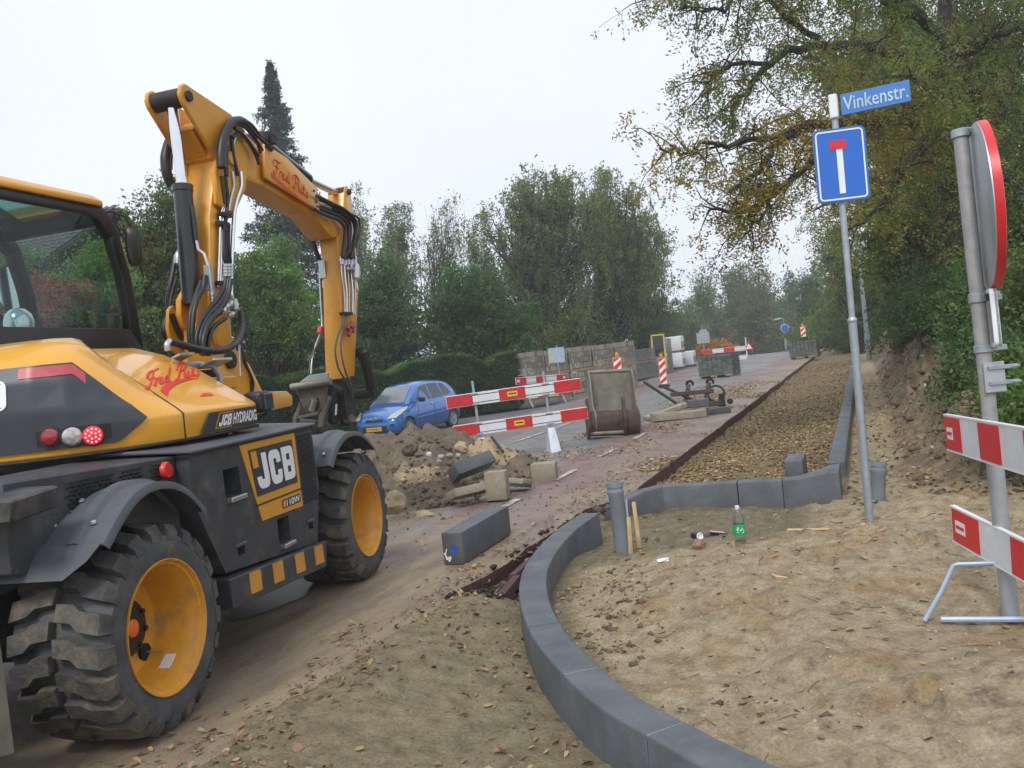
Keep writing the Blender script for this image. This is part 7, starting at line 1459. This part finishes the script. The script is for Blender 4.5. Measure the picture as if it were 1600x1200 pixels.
# stand
q = lambda u, v, Y: at(u, v, Y) - Vector((A.x, A.y, A.z))
mb = MB(); mb.tube([q(1445, 970, 4.66), q(1472, 922, 4.66), q(1490, 884, 4.66), q(1496, 882, 4.65), q(1560, 880, 4.6)], .0125, 8); mb.tube([q(1470, 968, 4.62), q(1580, 968, 4.5), q(1700, 968, 4.4)], .016, 8); mb.tube([q(1560, 880, 4.6), q(1660, 880, 4.55), q(1720, 975, 4.5)], .0125, 8); mb.pieces('stand_tube', BLUEG, sb)
rs = empty('round_sign', 'round red rimmed sign seen almost edge on, clamped high on the grey pole', 'road sign', mat=barfr((A.x, A.y, A.z), 0))
cc_ = q(1531, 323, 4.5); na = R_(12); nrm = Vector((.928, -.369, .0)).normalized(); upv = Vector((lean * .9, 0, 1)).normalized()
Rr = .43; mb = MB(); ax = (nrm - upv * nrm.dot(upv)).normalized()
mb.lathe([(.0, .0), (Rr - .03, .0), (Rr - .01, .004), (Rr, .004), (Rr, .05), (Rr - .02, .055), (0, .055)], cc_, ax, 48); dsc = mb.build('disc', ALU, rs, smooth=40); mb = MB(); mb.lathe([(Rr + .002, .010), (Rr + .004, .012), (Rr + .004, .050), (Rr - .035, .0575), (Rr - .06, .0577)], cc_, ax, 48); mb.build('red_rim', SIGNR, dsc, smooth=40); mb = MB(); mb.lathe([(Rr - .06, .0572), (0, .0572)], cc_, ax, 48); mb.build('white_face', SIGNW, dsc)
mb = MB()
for u, v in ((1502, 209), (1529, 465)): p = q(u, v, 4.56); mb.lathe([(.046, -.022), (.046, .022)], Vector((PX(p.z), 0, p.z)), (0, 0, 1), 14, caps=True); mb.box(Vector((PX(p.z) + .06, .0, p.z + .01)), (.10, .05, .03))
mb.pieces('clamp', GALV, rs, bevel=.003)
ss = empty('small_sign', 'small white rimmed plate seen from behind, below the round sign', 'road sign', mat=barfr((A.x, A.y, A.z), 0))
c0 = q(1552, 497, 4.5); mb = MB(); E1 = Vector((-ax.y, ax.x, 0)); E2 = upv; PP = rrect(.34, .30, .03)
bk_ = [c0 + E1 * (p[0] + .06) + E2 * p[1] for p in PP]; mb.loft(bk_, [p + ax * .012 for p in bk_]); pt = mb.build('plate', ALU, ss); mb = MB(); n = len(PP); PP2 = rrect(.30, .26, .02); a_ = [c0 + E1 * (p[0] + .06) + E2 * p[1] - ax * .02 for p in PP]; b_ = [c0 + E1 * (p[0] + .06) + E2 * p[1] - ax * .02 for p in PP2]; c_ = [p + ax * .034 for p in a_]; d_ = [p + ax * .021 for p in b_]; mb.rings([d_, b_, a_, c_], 0, False); mb.build('rim', SIGNW, pt)
mb = MB()
for u, v in ((1531, 463), (1538, 541)): p = q(u, v + 4, 4.56); mb.lathe([(.046, -.02), (.046, .02)], Vector((PX(p.z), 0, p.z)), (0, 0, 1), 14, caps=True); mb.box(Vector((PX(p.z) + .06, -.0, p.z)), (.12, .04, .03))
mb.pieces('clamp', GALV, ss, bevel=.003)
rb_ = empty('clamp_bracket', 'empty grey clamp bracket on the pole above the barrier boards', 'bracket', mat=barfr((A.x, A.y, A.z), 0)); p = q(1548, 590, 4.5); mb = MB(); mb.box(Vector((PX(p.z) + .02, -.045, p.z)), (.11, .02, .16)); mb.build('back_plate', ALU, rb_, bevel=.004); mb = MB()
for dz in (.05, -.03): mb.box(Vector((PX(p.z) + .06, -.06, p.z + dz)), (.15, .02, .022)); mb.box(Vector((PX(p.z) + .12, -.062, p.z + dz)), (.05, .026, .012))
mb.pieces('clamp_bar', GALV, rb_, bevel=.003)
# ------------------------------------------------------------------ pipes, stakes and rubbish in the sand
def pipe(label, u0, v0, Y0, u1, v1, r):
    a, b_ = at(u0, v0, Y0), at(u1, v1, Y0); d_ = (b_ - a); L_ = d_.length; d_.normalize(); o = empty('drain_pipe', label, 'pipe', a, group='upright drain pipes'); mb = MB(); ax_ = d_
    mb.lathe([(r, -.25), (r, L_ - .11), (r * 1.1, L_ - .10), (r * 1.1, L_ - .07), (r * 1.03, L_ - .065), (r * 1.03, L_ - .045), (r * 1.1, L_ - .04), (r * 1.1, L_), (r * .97, L_), (r * .95, L_ - .02), (r * .92, L_ - .15)], (0, 0, 0), ax_, 28); mb.build('pipe', PVC, o); mb = MB(); mb.lathe([(r * .93, L_ - .03), (0, L_ - .02)], (0, 0, 0), ax_, 24); mb.build('cap', PVC, o); return o
pipe('taller grey drain pipe standing in mud beside two wooden stakes', 970, 838, 7.5, 960, 754, .066); pipe('shorter grey drain pipe just right of the dead end sign post', 1372, 768, 8.35, 1373, 722, .066)
def stake(label, a, b_, w, mat=WOOD, g='wooden stakes by the tall pipe'):
    d_ = Vector(b_) - Vector(a); L_ = d_.length; e = d_.normalized(); mb = MB(); s1 = e.orthogonal().normalized(); s2 = e.cross(s1); f = lambda p, k: [Vector(p) + s1 * w * k * x + s2 * w * k * y for x, y in ((-.5, -.5), (.5, -.5), (.5, .5), (-.5, .5))]
    mb.rings([f(Vector(a) - e * .1, 1), f(b_, 1), f(Vector(b_) + e * .004, .8)]); o = mb.build('wooden_stake', mat); return props(o, label, 'stake', g)
stake('short pine stake with white tip nearest the tall grey pipe', at(985, 852, 7.25), at(982, 809, 7.25), .024); stake('taller pine stake with white tip right of the short one', at(997, 838, 7.45), at(990, 785, 7.45), .024); stake('thin white stake close behind the tall grey pipe', at(982, 826, 7.62), at(978, 782, 7.62), .014, SIGNW)
for a in (((982, 809, 7.25), (983, 816)), ((990, 785, 7.45), (991, 792))): pass
stake('long thin pine lath lying on the sand near the dead end sign', gxy(at(1247, 832, 7.0).x, at(1247, 832, 7.0).y, .02), gxy(at(1330, 820, 7.15).x, at(1330, 820, 7.15).y, .03), .018, WOOD, None)
A = at(1158, 857, 6.55); bt_ = empty('plastic_bottle', 'clear plastic drink bottle with a green label standing on the sand', 'bottle', (A.x, A.y, A.z)); mb = MB()
mb.lathe([(.0, .004), (.030, .0), (.040, .012), (.043, .05), (.036, .075), (.043, .10), (.044, .11), (.044, .18), (.043, .21), (.030, .255), (.016, .285), (.0145, .30), (.016, .302)], (0, 0, 0), (0, 0, 1), 20); PETM = glass('clear plastic', (.86, .90, .92), 2.2); mb.build('shell', PETM, bt_); mb = MB(); mb.lathe([(.0445, .105), (.0455, .11), (.0455, .18), (.0445, .185)], (0, 0, 0), (0, 0, 1), 24); lb_ = mb.build('label', M('green label', (.01, .36, .12), .35, var=.15, scale=40), bt_)
mb = MB()
for k in range(9): a = -1.57 + random.uniform(-.8, .8); z = random.uniform(.125, .165); mb.box((math.cos(a) * .0463, math.sin(a) * .0463, z), (.010, .0012, .008), euler(z=math.degrees(a) + 90))
mb.pieces('label_fleck', WHT, lb_); mb = MB(); mb.lathe([(.0175, .298), (.0175, .322), (.015, .325), (0, .325)], (0, 0, 0), (0, 0, 1), 14); mb.build('cap', M('pale cap', (.62, .66, .70), .4), bt_)
A = gxy(*at(1112, 826, 7.0).xy); bg_ = empty('crumpled_bag', 'crumpled dark plastic bag with a white drink can end by the wet hollow', 'litter', A + Vector((0, 0, .05)), R_(-8)); mb = MB(); Rg = []
for k in range(11):
    t = k / 10; r = .055 * (math.sin(math.pi * (.08 + .84 * t)) ** .6) * (1 + .25 * math.sin(k * 2.4)); Rg.append([Vector((-.10 + .26 * t, math.cos(a) * r * 1.2, .03 + math.sin(a) * r * .75 * (1 + .2 * math.sin(a * 3 + k)))) for a in [2 * math.pi * j / 12 for j in range(12)]])
mb.rings(Rg).build('bag', M('dark film', (.035, .03, .04), .3, var=.5, scale=25), bg_, smooth=60); mb = MB(); mb.box((.04, -.01, .075), (.12, .05, .012), euler(y=12, z=20)); mb.build('pale_fold', M('pale film', (.42, .37, .32), .5), bg_, bevel=.005)
A = gxy(*at(1092, 826, 6.95).xy); cn = empty('drink_can', 'dark drink can on its side with white base beside the crumpled bag', 'can', (A.x, A.y, A.z + .03), R_(30)); mb = MB(); mb.lathe([(.026, -.10), (.031, -.09), (.031, .0), (.028, .008)], (0, 0, 0), (-.2, -1, .05), 18); mb.build('body', M('dark can', (.02, .02, .06), .3, .3), cn); mb = MB(); mb.lathe([(.030, .004), (.027, .012), (.022, .008), (.0, .004)], (0, 0, 0), (-.2, -1, .05), 18); mb.build('end', WHT, cn)
def lump(name, label, cat, p, r, mat, seed, sq=(1, 1, .7), group=None, parent=None, n=2, amp=.35):
    bm = bmesh.new(); bmesh.ops.create_icosphere(bm, subdivisions=n, radius=1); rr = random.Random(seed); o1 = Vector((rr.uniform(0, 50), rr.uniform(0, 50), rr.uniform(0, 50)))
    from mathutils import noise as nz
    for v in bm.verts: k = 1 + amp * nz.noise(v.co * 1.3 + o1) + amp * .5 * nz.noise(v.co * 3 + o1); v.co = Vector((v.co.x * sq[0], v.co.y * sq[1], v.co.z * sq[2])) * k * r
    me = bpy.data.meshes.new(name); bm.to_mesh(me); bm.free(); me.shade_smooth(); me.set_sharp_from_angle(angle=R_(32)); o = link(name, me, mat, parent); o.location = p; o.rotation_euler = (0, 0, rr.uniform(0, 6)); return props(o, label, cat, group) if label else o
lump('torn_paper', 'scrap of white torn paper on the sand near the stakes', 'litter', gxy(*at(1036, 863, 6.6).xy, .012), .04, SIGNW, 3, (1.3, .8, .35), amp=.6); lump('clay_lump', 'brown lump of clay beside the drink can', 'clod', gxy(*at(1090, 846, 6.75).xy, .03), .06, M('red brown clay', (.26, .15, .09), .8, var=.3, scale=20, bump=.4), 5, (.8, .7, .8)); lump('torn_paper', 'reddish scrap left of the drink can', 'litter', gxy(*at(1003, 857, 7.0).xy, .01), .03, M('red scrap', (.35, .12, .09), .7), 6, (1.2, .8, .4), amp=.5)
p = gxy(*at(1218, 925, 5.4).xy, .012); mb = MB(); mb.tube([p + Vector((-.02, .06, .02)), p + Vector((-.005, 0, .012)), p + Vector((.05, -.04, .012))], [.004, .012, .004], 5); props(mb.build('bark_chip', M('pale bark', (.60, .42, .20), .7)), 'curved pale bark chip lying in the middle of the sand', 'bark chip')
for k, (l0, s0, l1, s1) in enumerate([(2.0, 13.2, 2.6, 12.2), (2.5, 12.4, 3.2, 11.8)]):
    mb = MB(); a, b_ = gpt(l0, s0, .04), gpt(l1, s1, .07); mb.tube([a, a.lerp(b_, .5) + Vector((0, 0, .06)), b_], .018, 6); props(mb.build('green_pipe', M('green plastic strip', (.03, .14, .10), .4)), ('lower ' if k == 0 else 'upper ') + 'green plastic strip poking out of the bank', 'plastic strip', 'green strips in the bank')
# ================================================================== spoil heap, rubble, leaves, the house behind the cab
B_ = [(gnd(692, 732), .64, .95), (gnd(590, 742), .58, .85), (gnd(765, 735), .42, .62), (gnd(640, 778), .40, .75), (gnd(560, 790), .35, .7), (gnd(815, 742), .20, .40), (gnd(700, 782), .16, .4)]
gx, gy = np.meshgrid(np.arange(-4.6, 1.2, .045), np.arange(8.6, 15.2, .045)); hh = np.zeros_like(gx)
for c, h, r in B_: hh = np.maximum(hh, h * np.exp(-(((gx - c.x) / r) ** 2 + ((gy - c.y) / (r * 1.1)) ** 2)) ** .9) + .12 * h * np.exp(-(((gx - c.x) / r) ** 2 + ((gy - c.y) / r) ** 2))
n1, n2, n3 = fbm(gx, gy, 1.7, 4), fbm(gx + 9, gy, 5.5, 4), fbm(gx, gy + 31, 17, 3)
hz_ = hh * (1 + .55 * n1) + sm(hh, .03, .25) * (.17 * n2 + .06 * n3) - .07; gl_, gs_ = gx * DY - gy * DX, gx * DX + gy * DY
V = np.stack([gx, gy, zb(gs_) + .0 + np.maximum(hz_, -.08)], -1).reshape(-1, 3); nyy, nxx = gx.shape; ii = (np.arange(nyy - 1)[:, None] * nxx + np.arange(nxx - 1)[None]).ravel()
Q = np.stack([ii, ii + 1, ii + nxx + 1, ii + nxx], 1); keep = (hz_.reshape(-1)[Q] > -.06).any(1); me = rawmesh('dirt_heap', V, Q[keep])
def heapmat():
    m = M('loose soil', (.13, .10, .068), .92, var=.35, scale=7, bump=.9, bscale=26); nt = m.node_tree; b = nt.nodes['Principled BSDF']; src = b.inputs['Base Color'].links[0].from_socket
    a = nt.nodes.new('ShaderNodeAttribute'); a.attribute_name = 'sandy'; no = nt.nodes.new('ShaderNodeTexNoise'); no.inputs['Scale'].default_value = 4; no.inputs['Detail'].default_value = 8
    ad = nt.nodes.new('ShaderNodeMath'); ad.operation = 'MULTIPLY_ADD'; ad.inputs[1].default_value = .9; nt.links.new(no.outputs['Fac'], ad.inputs[0]); nt.links.new(a.outputs['Fac'], ad.inputs[2]); r = nt.nodes.new('ShaderNodeMapRange'); r.inputs[1].default_value = .72; r.inputs[2].default_value = 1.05; nt.links.new(ad.outputs[0], r.inputs[0])
    mx_ = nt.nodes.new('ShaderNodeMix'); mx_.data_type = 'RGBA'; nt.links.new(r.outputs[0], mx_.inputs[0]); nt.links.new(src, mx_.inputs[6]); mx_.inputs[7].default_value = (.36, .27, .155, 1); nt.links.new(mx_.outputs[2], b.inputs['Base Color']); return m
sd = sm(gx - .35 * (gy - 11.5), -2.0, -.9) * sm(hh, .12, .45) ; at_ = me.attributes.new('sandy', 'FLOAT', 'POINT'); at_.data.foreach_set('value', sd.reshape(-1).astype(np.float32)); me.shade_smooth()
HM = heapmat(); heap = link('dirt_heap', me, HM); props(heap, 'heap of dark soil and tan sand with rubble beside the front wheel', 'dirt heap')
def heapz(x, y):
    i = min(max(int(round((x + 4.6) / .045)), 0), nxx - 1); j = min(max(int(round((y - 8.6) / .045)), 0), nyy - 1); return float(V[j * nxx + i][2])
def clods(name, pts, rmin, rmax, mat, parent=None, seed=1, flat=.75):
    rng = np.random.default_rng(seed); N = len(pts); base = np.array([[1, 0, 0], [-1, 0, 0], [0, 1, 0], [0, -1, 0], [0, 0, 1], [0, 0, -1]], float); T = np.array([[0, 2, 4], [2, 1, 4], [1, 3, 4], [3, 0, 4], [2, 0, 5], [1, 2, 5], [3, 1, 5], [0, 3, 5]])
    r = rng.uniform(0, 1, (N, 1, 1)) ** 3 * (rmax - rmin) + rmin; P = base[None] * rng.uniform(.55, 1.25, (N, 6, 1)) + rng.normal(size=(N, 6, 3)) * .22; P[:, :, 2] *= flat; a = rng.uniform(0, 6.28, N); c, s = np.cos(a)[:, None], np.sin(a)[:, None]
    P = np.stack([P[:, :, 0] * c - P[:, :, 1] * s, P[:, :, 0] * s + P[:, :, 1] * c, P[:, :, 2]], -1) * r + np.asarray(pts)[:, None]; F = (np.arange(N)[:, None, None] * 6 + T[None]).reshape(-1, 3)
    o = link(name, rawmesh(name, P.reshape(-1, 3), None, F), mat, parent); o['kind'] = 'stuff'; return o
pts, pts2 = [], []
while len(pts) < 2600:
    x, y = random.uniform(-4.2, 1.0), random.uniform(8.8, 14); h = heapz(x, y) - gz(x, y)
    if h > .0 and random.random() < .9 or random.random() < .012: (pts2 if (x - .35 * (y - 11.5) > -1.3 and h > .25 and random.random() < .75) else pts).append((x, y, max(heapz(x, y), gz(x, y)) + .004))
clods('soil_clods', pts, .008, .06, CLOD, heap, 1); clods('sandy_clods', pts2, .008, .07, CLODS, heap, 2)
def onheap(u, v, Y):
    p = at(u, v, Y); return Vector((p.x, p.y, max(heapz(p.x, p.y), gz(p.x, p.y))))
lump('earth_clod', 'big tan lump of earth at the foot of the heap next to the front tyre', 'clod', at(617, 784, 9.9), .14, CLODS, 11, (.9, .9, .9), 'earth lumps on the heap', n=3); lump('earth_clod', 'brown lump of earth on the upper left of the heap', 'clod', at(640, 703, 11.5), .11, CLOD, 12, (1, 1, .8), 'earth lumps on the heap', n=3); lump('earth_clod', 'long tan lump of earth near the crest of the heap', 'clod', at(722, 700, 12.0), .12, CLODS, 13, (1.3, .7, .7), 'earth lumps on the heap', n=3); lump('earth_clod', 'flat tan lump on the near toe of the heap', 'clod', at(664, 806, 9.85), .10, CLODS, 14, (1.5, .8, .6), 'earth lumps on the heap', n=3); lump('earth_clod', 'small brown lump of earth alone on the muddy road', 'clod', at(659, 852, 8.2), .045, CLODS, 15, (1, 1, .85), n=3)
for k, (u, v, r, mt, lb_) in enumerate([(653, 711, .05, M('purple stone', (.12, .09, .10), .7), 'dark purple stone among the rubble on the heap'), (670, 710, .045, SIGNW, 'white broken stone among the rubble on the heap'), (690, 714, .055, STONE, 'pale pink stone left of the grey one on the heap'), (703, 712, .055, M('grey stone', (.32, .33, .30), .7), 'grey flat stone in the middle of the rubble'), (716, 712, .045, STONE, 'pale stone at the right end of the rubble'), (702, 724, .065, M('brick stone', (.20, .12, .09), .8), 'red brown stone just above the dark kerb piece'), (688, 720, .05, STONE, 'pale orange stone below the pink one')]): lump('rubble_stone', lb_, 'stone', at(u, v, 11.15), r, mt, 30 + k, (1, .9, .75), 'stones on the heap')
def kblock(label, u, v, Y, size, rot, mat, name='kerb_piece', g='kerb pieces dumped on the heap'):
    p = at(u, v, Y); mb = MB(); mb.box((0, 0, 0), size); o = mb.build(name, mat, bevel=.014, seg=2); o.matrix_world = Matrix.Translation(p) @ rot.to_4x4(); return props(o, label, 'kerb piece', g)
kblock('long dark kerb piece leaning on the heap, topmost of the dumped pieces', 737, 728, 10.9, (.62, .22, .17), euler(z=42) @ euler(y=-9, x=-32), CONCD); kblock('pale flat slab piece at the foot of the heap, left of the upright block', 734, 767, 10.25, (.52, .27, .10), euler(z=30) @ euler(x=-16, y=-4), CONCT); kblock('upright tan block standing at the right foot of the heap', 777, 758, 10.3, (.25, .24, .34), euler(z=-10), CONCT); kblock('broken flat slab lying behind the upright tan block', 797, 751, 10.9, (.50, .28, .07), euler(z=-28) @ euler(x=-10, y=6), CONCT); kblock('second flat slab underneath the broken one', 799, 756, 10.9, (.46, .28, .06), euler(z=-24) @ euler(x=-10, y=6), CONCD); kblock('square brown kerb block alone at the right end of the heap', 851, 737, 11.55, (.33, .26, .25), euler(z=-10) @ SLP, CONCT)
a, b_ = at(768, 683, 13.2), at(786, 706, 12.8); mb = MB(); mb.tube([a, b_], .025, 4); props(mb.build('steel_strip', DKST), 'thin dark steel strip propped against the heap under the barrier', 'steel strip')
# stones and crumbs
def scatter(n, fl, fs, acc=lambda l, s: True):
    out = []
    while len(out) < n:
        l, s = fl(), fs()
        if acc(l, s): out.append((l, s))
    L_, S_ = np.array(out).T; return L_, S_
def surf(L_, S_, up_=.004, rd_=False):
    z = zb(S_) + (np.full_like(S_, .012) if rd_ else ground_off(L_, S_)) + up_
    if not rd_: z = np.where((L_ < -2.9) & (S_ < 8.6), np.maximum(z, zb(S_) + .012 + up_), z)
    return np.stack([DY * L_ + DX * S_, -DX * L_ + DY * S_, z], 1)
u_ = random.uniform
ins = lambda l, s: arcdist(np.array([l]), np.array([s]))[0] > .12
L_, S_ = scatter(3200, lambda: u_(-2.4, 3.2), lambda: 2.4 + 7 * random.random() ** 1.3, ins); props(clods('sand_crumbs', surf(L_, S_, .0), .002, .016, CLODS, None, 5), kind='stuff')
L_, S_ = scatter(800, lambda: u_(-2.4, 3.2), lambda: 2.4 + 7 * random.random() ** 1.3, ins); props(clods('dark_crumbs', surf(L_, S_, .0), .002, .013, CLOD, None, 6), kind='stuff')
_c = gnd(955, 925); cl, cs = to_ls(_c.x, _c.y)
L_, S_ = scatter(190, lambda: random.gauss(cl, .28), lambda: random.gauss(cs, .4), ins); props(clods('sandy_clods', surf(L_, S_, .0), .006, .05, M('clods of dull sand', (.27, .21, .13), .9, var=.3, scale=9, bump=.4), None, 21), kind='stuff')
L_, S_ = scatter(500, lambda: u_(-2.4, 1.5), lambda: u_(2.6, 8), lambda l, s: .14 < arcdist(np.array([l]), np.array([s]))[0] < .75 and vnoise(l * 2, s * 2) > .05); props(clods('dark_clods', surf(L_, S_, .0), .004, .035, CLOD, None, 22), kind='stuff')
fo = lambda l, s: arcdist(np.array([l]), np.array([s]))[0] < -.1 and l > -3.4
L_, S_ = scatter(2200, lambda: u_(-3.1, -.5), lambda: u_(2.2, 6.3), fo); props(clods('mud_crumbs', surf(L_, S_, .0), .002, .014, M('mud crumbs', (.17, .135, .08), .9, var=.4, scale=9), None, 7), kind='stuff')
L_, S_ = scatter(900, lambda: u_(-5.6, -2.75), lambda: random.gauss(9.6, 1.8), lambda l, s: 6 < s < 16); props(clods('road_crumbs', surf(L_, S_, .004, True), .003, .018, CLOD, None, 8), kind='stuff')
L_, S_ = scatter(420, lambda: u_(-2.92, -2.35), lambda: u_(5.5, 7.8), lambda l, s: arcdist(np.array([l]), np.array([s]))[0] < -.13); props(clods('broken_asphalt', surf(L_, S_, .01), .01, .045, DKST, None, 9), kind='stuff')
L_, S_ = scatter(2600, lambda: u_(.3, 3.4), lambda: u_(9, 30), lambda l, s: True); props(clods('bank_clods', surf(L_, S_, .0), .01, .09, CLOD, None, 10), kind='stuff')
mb = MB()
for (l0, s0, l1, s1) in ((-2.56, 5.62, -2.66, 6.2), (-2.72, 6.25, -2.76, 6.8)): a, b2 = gpt(l0, s0, .05), gpt(l1, s1, .06); mb.tube([a, b2], .05, 5)
for o, w_ in zip(mb.pieces('asphalt_chunk', REDK), ('nearer', 'farther')): props(o, w_ + ' broken strip of dark red asphalt between road edge and curved kerb', 'asphalt chunk', 'broken asphalt by the kerb')
def flatleaves(name, P, size, mat, seed=1, curl=.35):
    rng = np.random.default_rng(seed); N = len(P); a = rng.uniform(0, 6.283, N); u = np.stack([np.cos(a), np.sin(a), rng.normal(size=N) * curl], 1); w = np.stack([-np.sin(a), np.cos(a), rng.normal(size=N) * curl], 1); sz = size * rng.uniform(.55, 1.35, (N, 1)); hw = sz * rng.uniform(.35, .7, (N, 1)) * .5; P = P + np.array([0, 0, .006])
    cu = np.array([0, 0, 1.]) * sz * rng.uniform(0, .22, (N, 1)); Vv = np.stack([P - u * sz * .5, P - u * sz * .22 + w * hw + cu, P + u * sz * .18 + w * hw * .9 + cu, P + u * sz * .55, P + u * sz * .18 - w * hw * .9 + cu * .6, P - u * sz * .22 - w * hw + cu * .6], 1).reshape(-1, 3)
    i6 = np.arange(N)[:, None] * 6; o = link(name, rawmesh(name, Vv, np.concatenate([i6 + np.array([[0, 1, 2, 3]]), i6 + np.array([[0, 3, 4, 5]])])), mat); return props(o, kind='stuff')
L_GOLD = leafmat('golden fallen leaves', [(.36, .25, .08), (.22, .135, .05), (.48, .36, .14), (.17, .10, .05), (.42, .29, .10), (.30, .16, .05), (.52, .41, .20)], 0, 1.0)
L_, S_ = scatter(21000, lambda: u_(-2.58, -.54), lambda: 9.5 + 34 * random.random() ** 1.7, lambda l, s: random.random() < .55 + 1.3 * (.25 + float(vnoise(l * 1.3, s * .8)))); flatleaves('fallen_leaves', surf(L_, S_, .004), .046, L_GOLD, 1, .18)
L_, S_ = scatter(4600, lambda: -2.6 - 2.8 * random.random() ** 1.5, lambda: u_(11, 30), lambda l, s: random.random() < .2 + 2.2 * float(vnoise(l * 1.1 + 5, s * .6))); flatleaves('fallen_leaves', surf(L_, S_, .003, True), .055, L_GOLD, 2, .2)
L_, S_ = scatter(760, lambda: -.75 - 2.6 * random.random() ** 1.15, lambda: u_(2.4, 6.4), lambda l, s: fo(l, s) and random.random() < .45 + 1.3 * float(vnoise(l * 2.1 + 3, s * 1.7))); flatleaves('fallen_leaves', surf(L_, S_, .004), .040, LEAFD, 3)
L_, S_ = scatter(3800, lambda: u_(-.3, 3.2), lambda: u_(8.8, 28)); flatleaves('fallen_leaves', surf(L_, S_, .006), .06, L_GOLD, 4)
L_, S_ = scatter(420, lambda: u_(-2.3, 3.0), lambda: 2.5 + 6.5 * random.random(), ins); flatleaves('wood_chips', surf(L_, S_, .003), .045, leafmat('bark chips', [(.36, .22, .09), (.20, .12, .06), (.46, .33, .17), (.14, .09, .05), (.50, .27, .06)], 0, 1), 5, .2)
L_, S_ = scatter(300, lambda: u_(-3.2, -2.6), lambda: u_(6.5, 11)); flatleaves('fallen_leaves', surf(L_, S_, .003, True), .045, LEAFD, 6, .2)
# rootlets and straw over the sand
mb = MB()
for k in range(150):
    l, s = u_(-2.0, 2.8), 2.6 + 6 * random.random()
    if not ins(l, s): continue
    a = u_(0, 6.28); Lr = u_(.04, .16); P = []
    for q in range(4): t = q / 3; P.append(gpt(l + math.cos(a) * Lr * t + u_(-.01, .01), s + math.sin(a) * Lr * t + u_(-.01, .01), .005))
    mb.tube(P, u_(.0015, .0035), 4)
g = mb.build('rootlets', M('dry rootlets', (.20, .13, .07), .8, var=.4, scale=20)); props(g, kind='stuff')
# house seen through the cab
hp0 = at(-30, 690, 25); hp0.z = gz(hp0.x, hp0.y); hm = Matrix.Translation(hp0) @ Matrix.Rotation(R_(-18), 4, 'Z'); house = empty('brick_house', 'low grey walled house with dark tiled roof seen through the cab window', 'house', mat=hm)
ez = at(70, 416, 25).z - hp0.z; Lh = 5.5; mb = MB(); mb.box((Lh / 2 - 2.5, 3.0, ez / 2 - .1), (Lh - .6, 5.4, ez)); mb.build('wall', M('grey render', (.06, .062, .066), .8, var=.12), house); pit = R_(34); rl = 3.6; x_off = -2.5
mb = MB(); c_, s_ = math.cos(pit), math.sin(pit)
for sg_ in (1, -1):
    f = lambda x, d: Vector((x, 3.0 - sg_ * (rl * c_ - d * c_), ez + d * s_)); mb.hexa([f(x_off, 0) - Vector((0, 0, .12)), f(x_off + Lh, 0) - Vector((0, 0, .12)), f(x_off + Lh, rl) - Vector((0, 0, .12)), f(x_off, rl) - Vector((0, 0, .12)), f(x_off, 0), f(x_off + Lh, 0), f(x_off + Lh, rl), f(x_off, rl)])
rf = mb.build('roof', M('roof board', (.03, .03, .03), .8), house); mb = MB(); mb.box((x_off + Lh / 2, 3.0 - rl * c_ - .06, ez - .08), (Lh, .12, .12)); mb.build('gutter', DKST, house)
TILE = M('dark roof tile', (.05, .052, .058), .6, var=.3, scale=3, dirt=((.10, .11, .07), .25, 4)); mb = MB(); rows = []
for d in (0, .40):
    rows.append([Vector((x, -d * 0 + 0, 0)) + Vector((0, d * c_, d * s_)) + Vector((0, -s_, c_)) * (.02 + .05 * math.sin(math.pi * x / .30) ** 2 + (.035 if d == 0 else 0)) for x in (0, .05, .10, .15, .20, .25, .295)])
mb.sheet(rows, .015, (0, s_, -c_)); t0 = mb.build('roof_tile', TILE, rf); first = True; tmesh = t0.data
for r in range(11):
    for c in range(18):
        o = t0 if first else t0.copy()
        if not first: COL.objects.link(o); o.parent = rf
        first = False; d = .33 * r; o.location = (x_off + .3 * c + random.uniform(-.004, .004), 3.0 - rl * c_ + d * c_, ez + d * s_ + .01)
for x in (-1.6, 2.3): mb = MB(); mb.box((x, .28, ez - 1.1), (.55, .06, .8)); w = mb.build('window', ALU, house); mb = MB(); mb.box((x, .24, ez - 1.1), (.47, .02, .72)); mb.build('pane', CGL, w)
# ================================================================== mist
if True:
    mb = MB(); mb.box((0, 120, 14.5), (700, 420, 41)); hz = mb.build('haze', None, smooth=0); props(hz, kind='stuff')
    m = bpy.data.materials.new('haze'); m.use_nodes = True; nt = m.node_tree; nt.nodes.clear(); o = nt.nodes.new('ShaderNodeOutputMaterial'); v = nt.nodes.new('ShaderNodeVolumePrincipled')
    v.inputs['Color'].default_value = (.93, .95, .98, 1); v.inputs['Density'].default_value = .0016; v.inputs['Anisotropy'].default_value = .2; nt.links.new(v.outputs[0], o.inputs['Volume']); hz.data.materials.clear(); hz.data.materials.append(m)
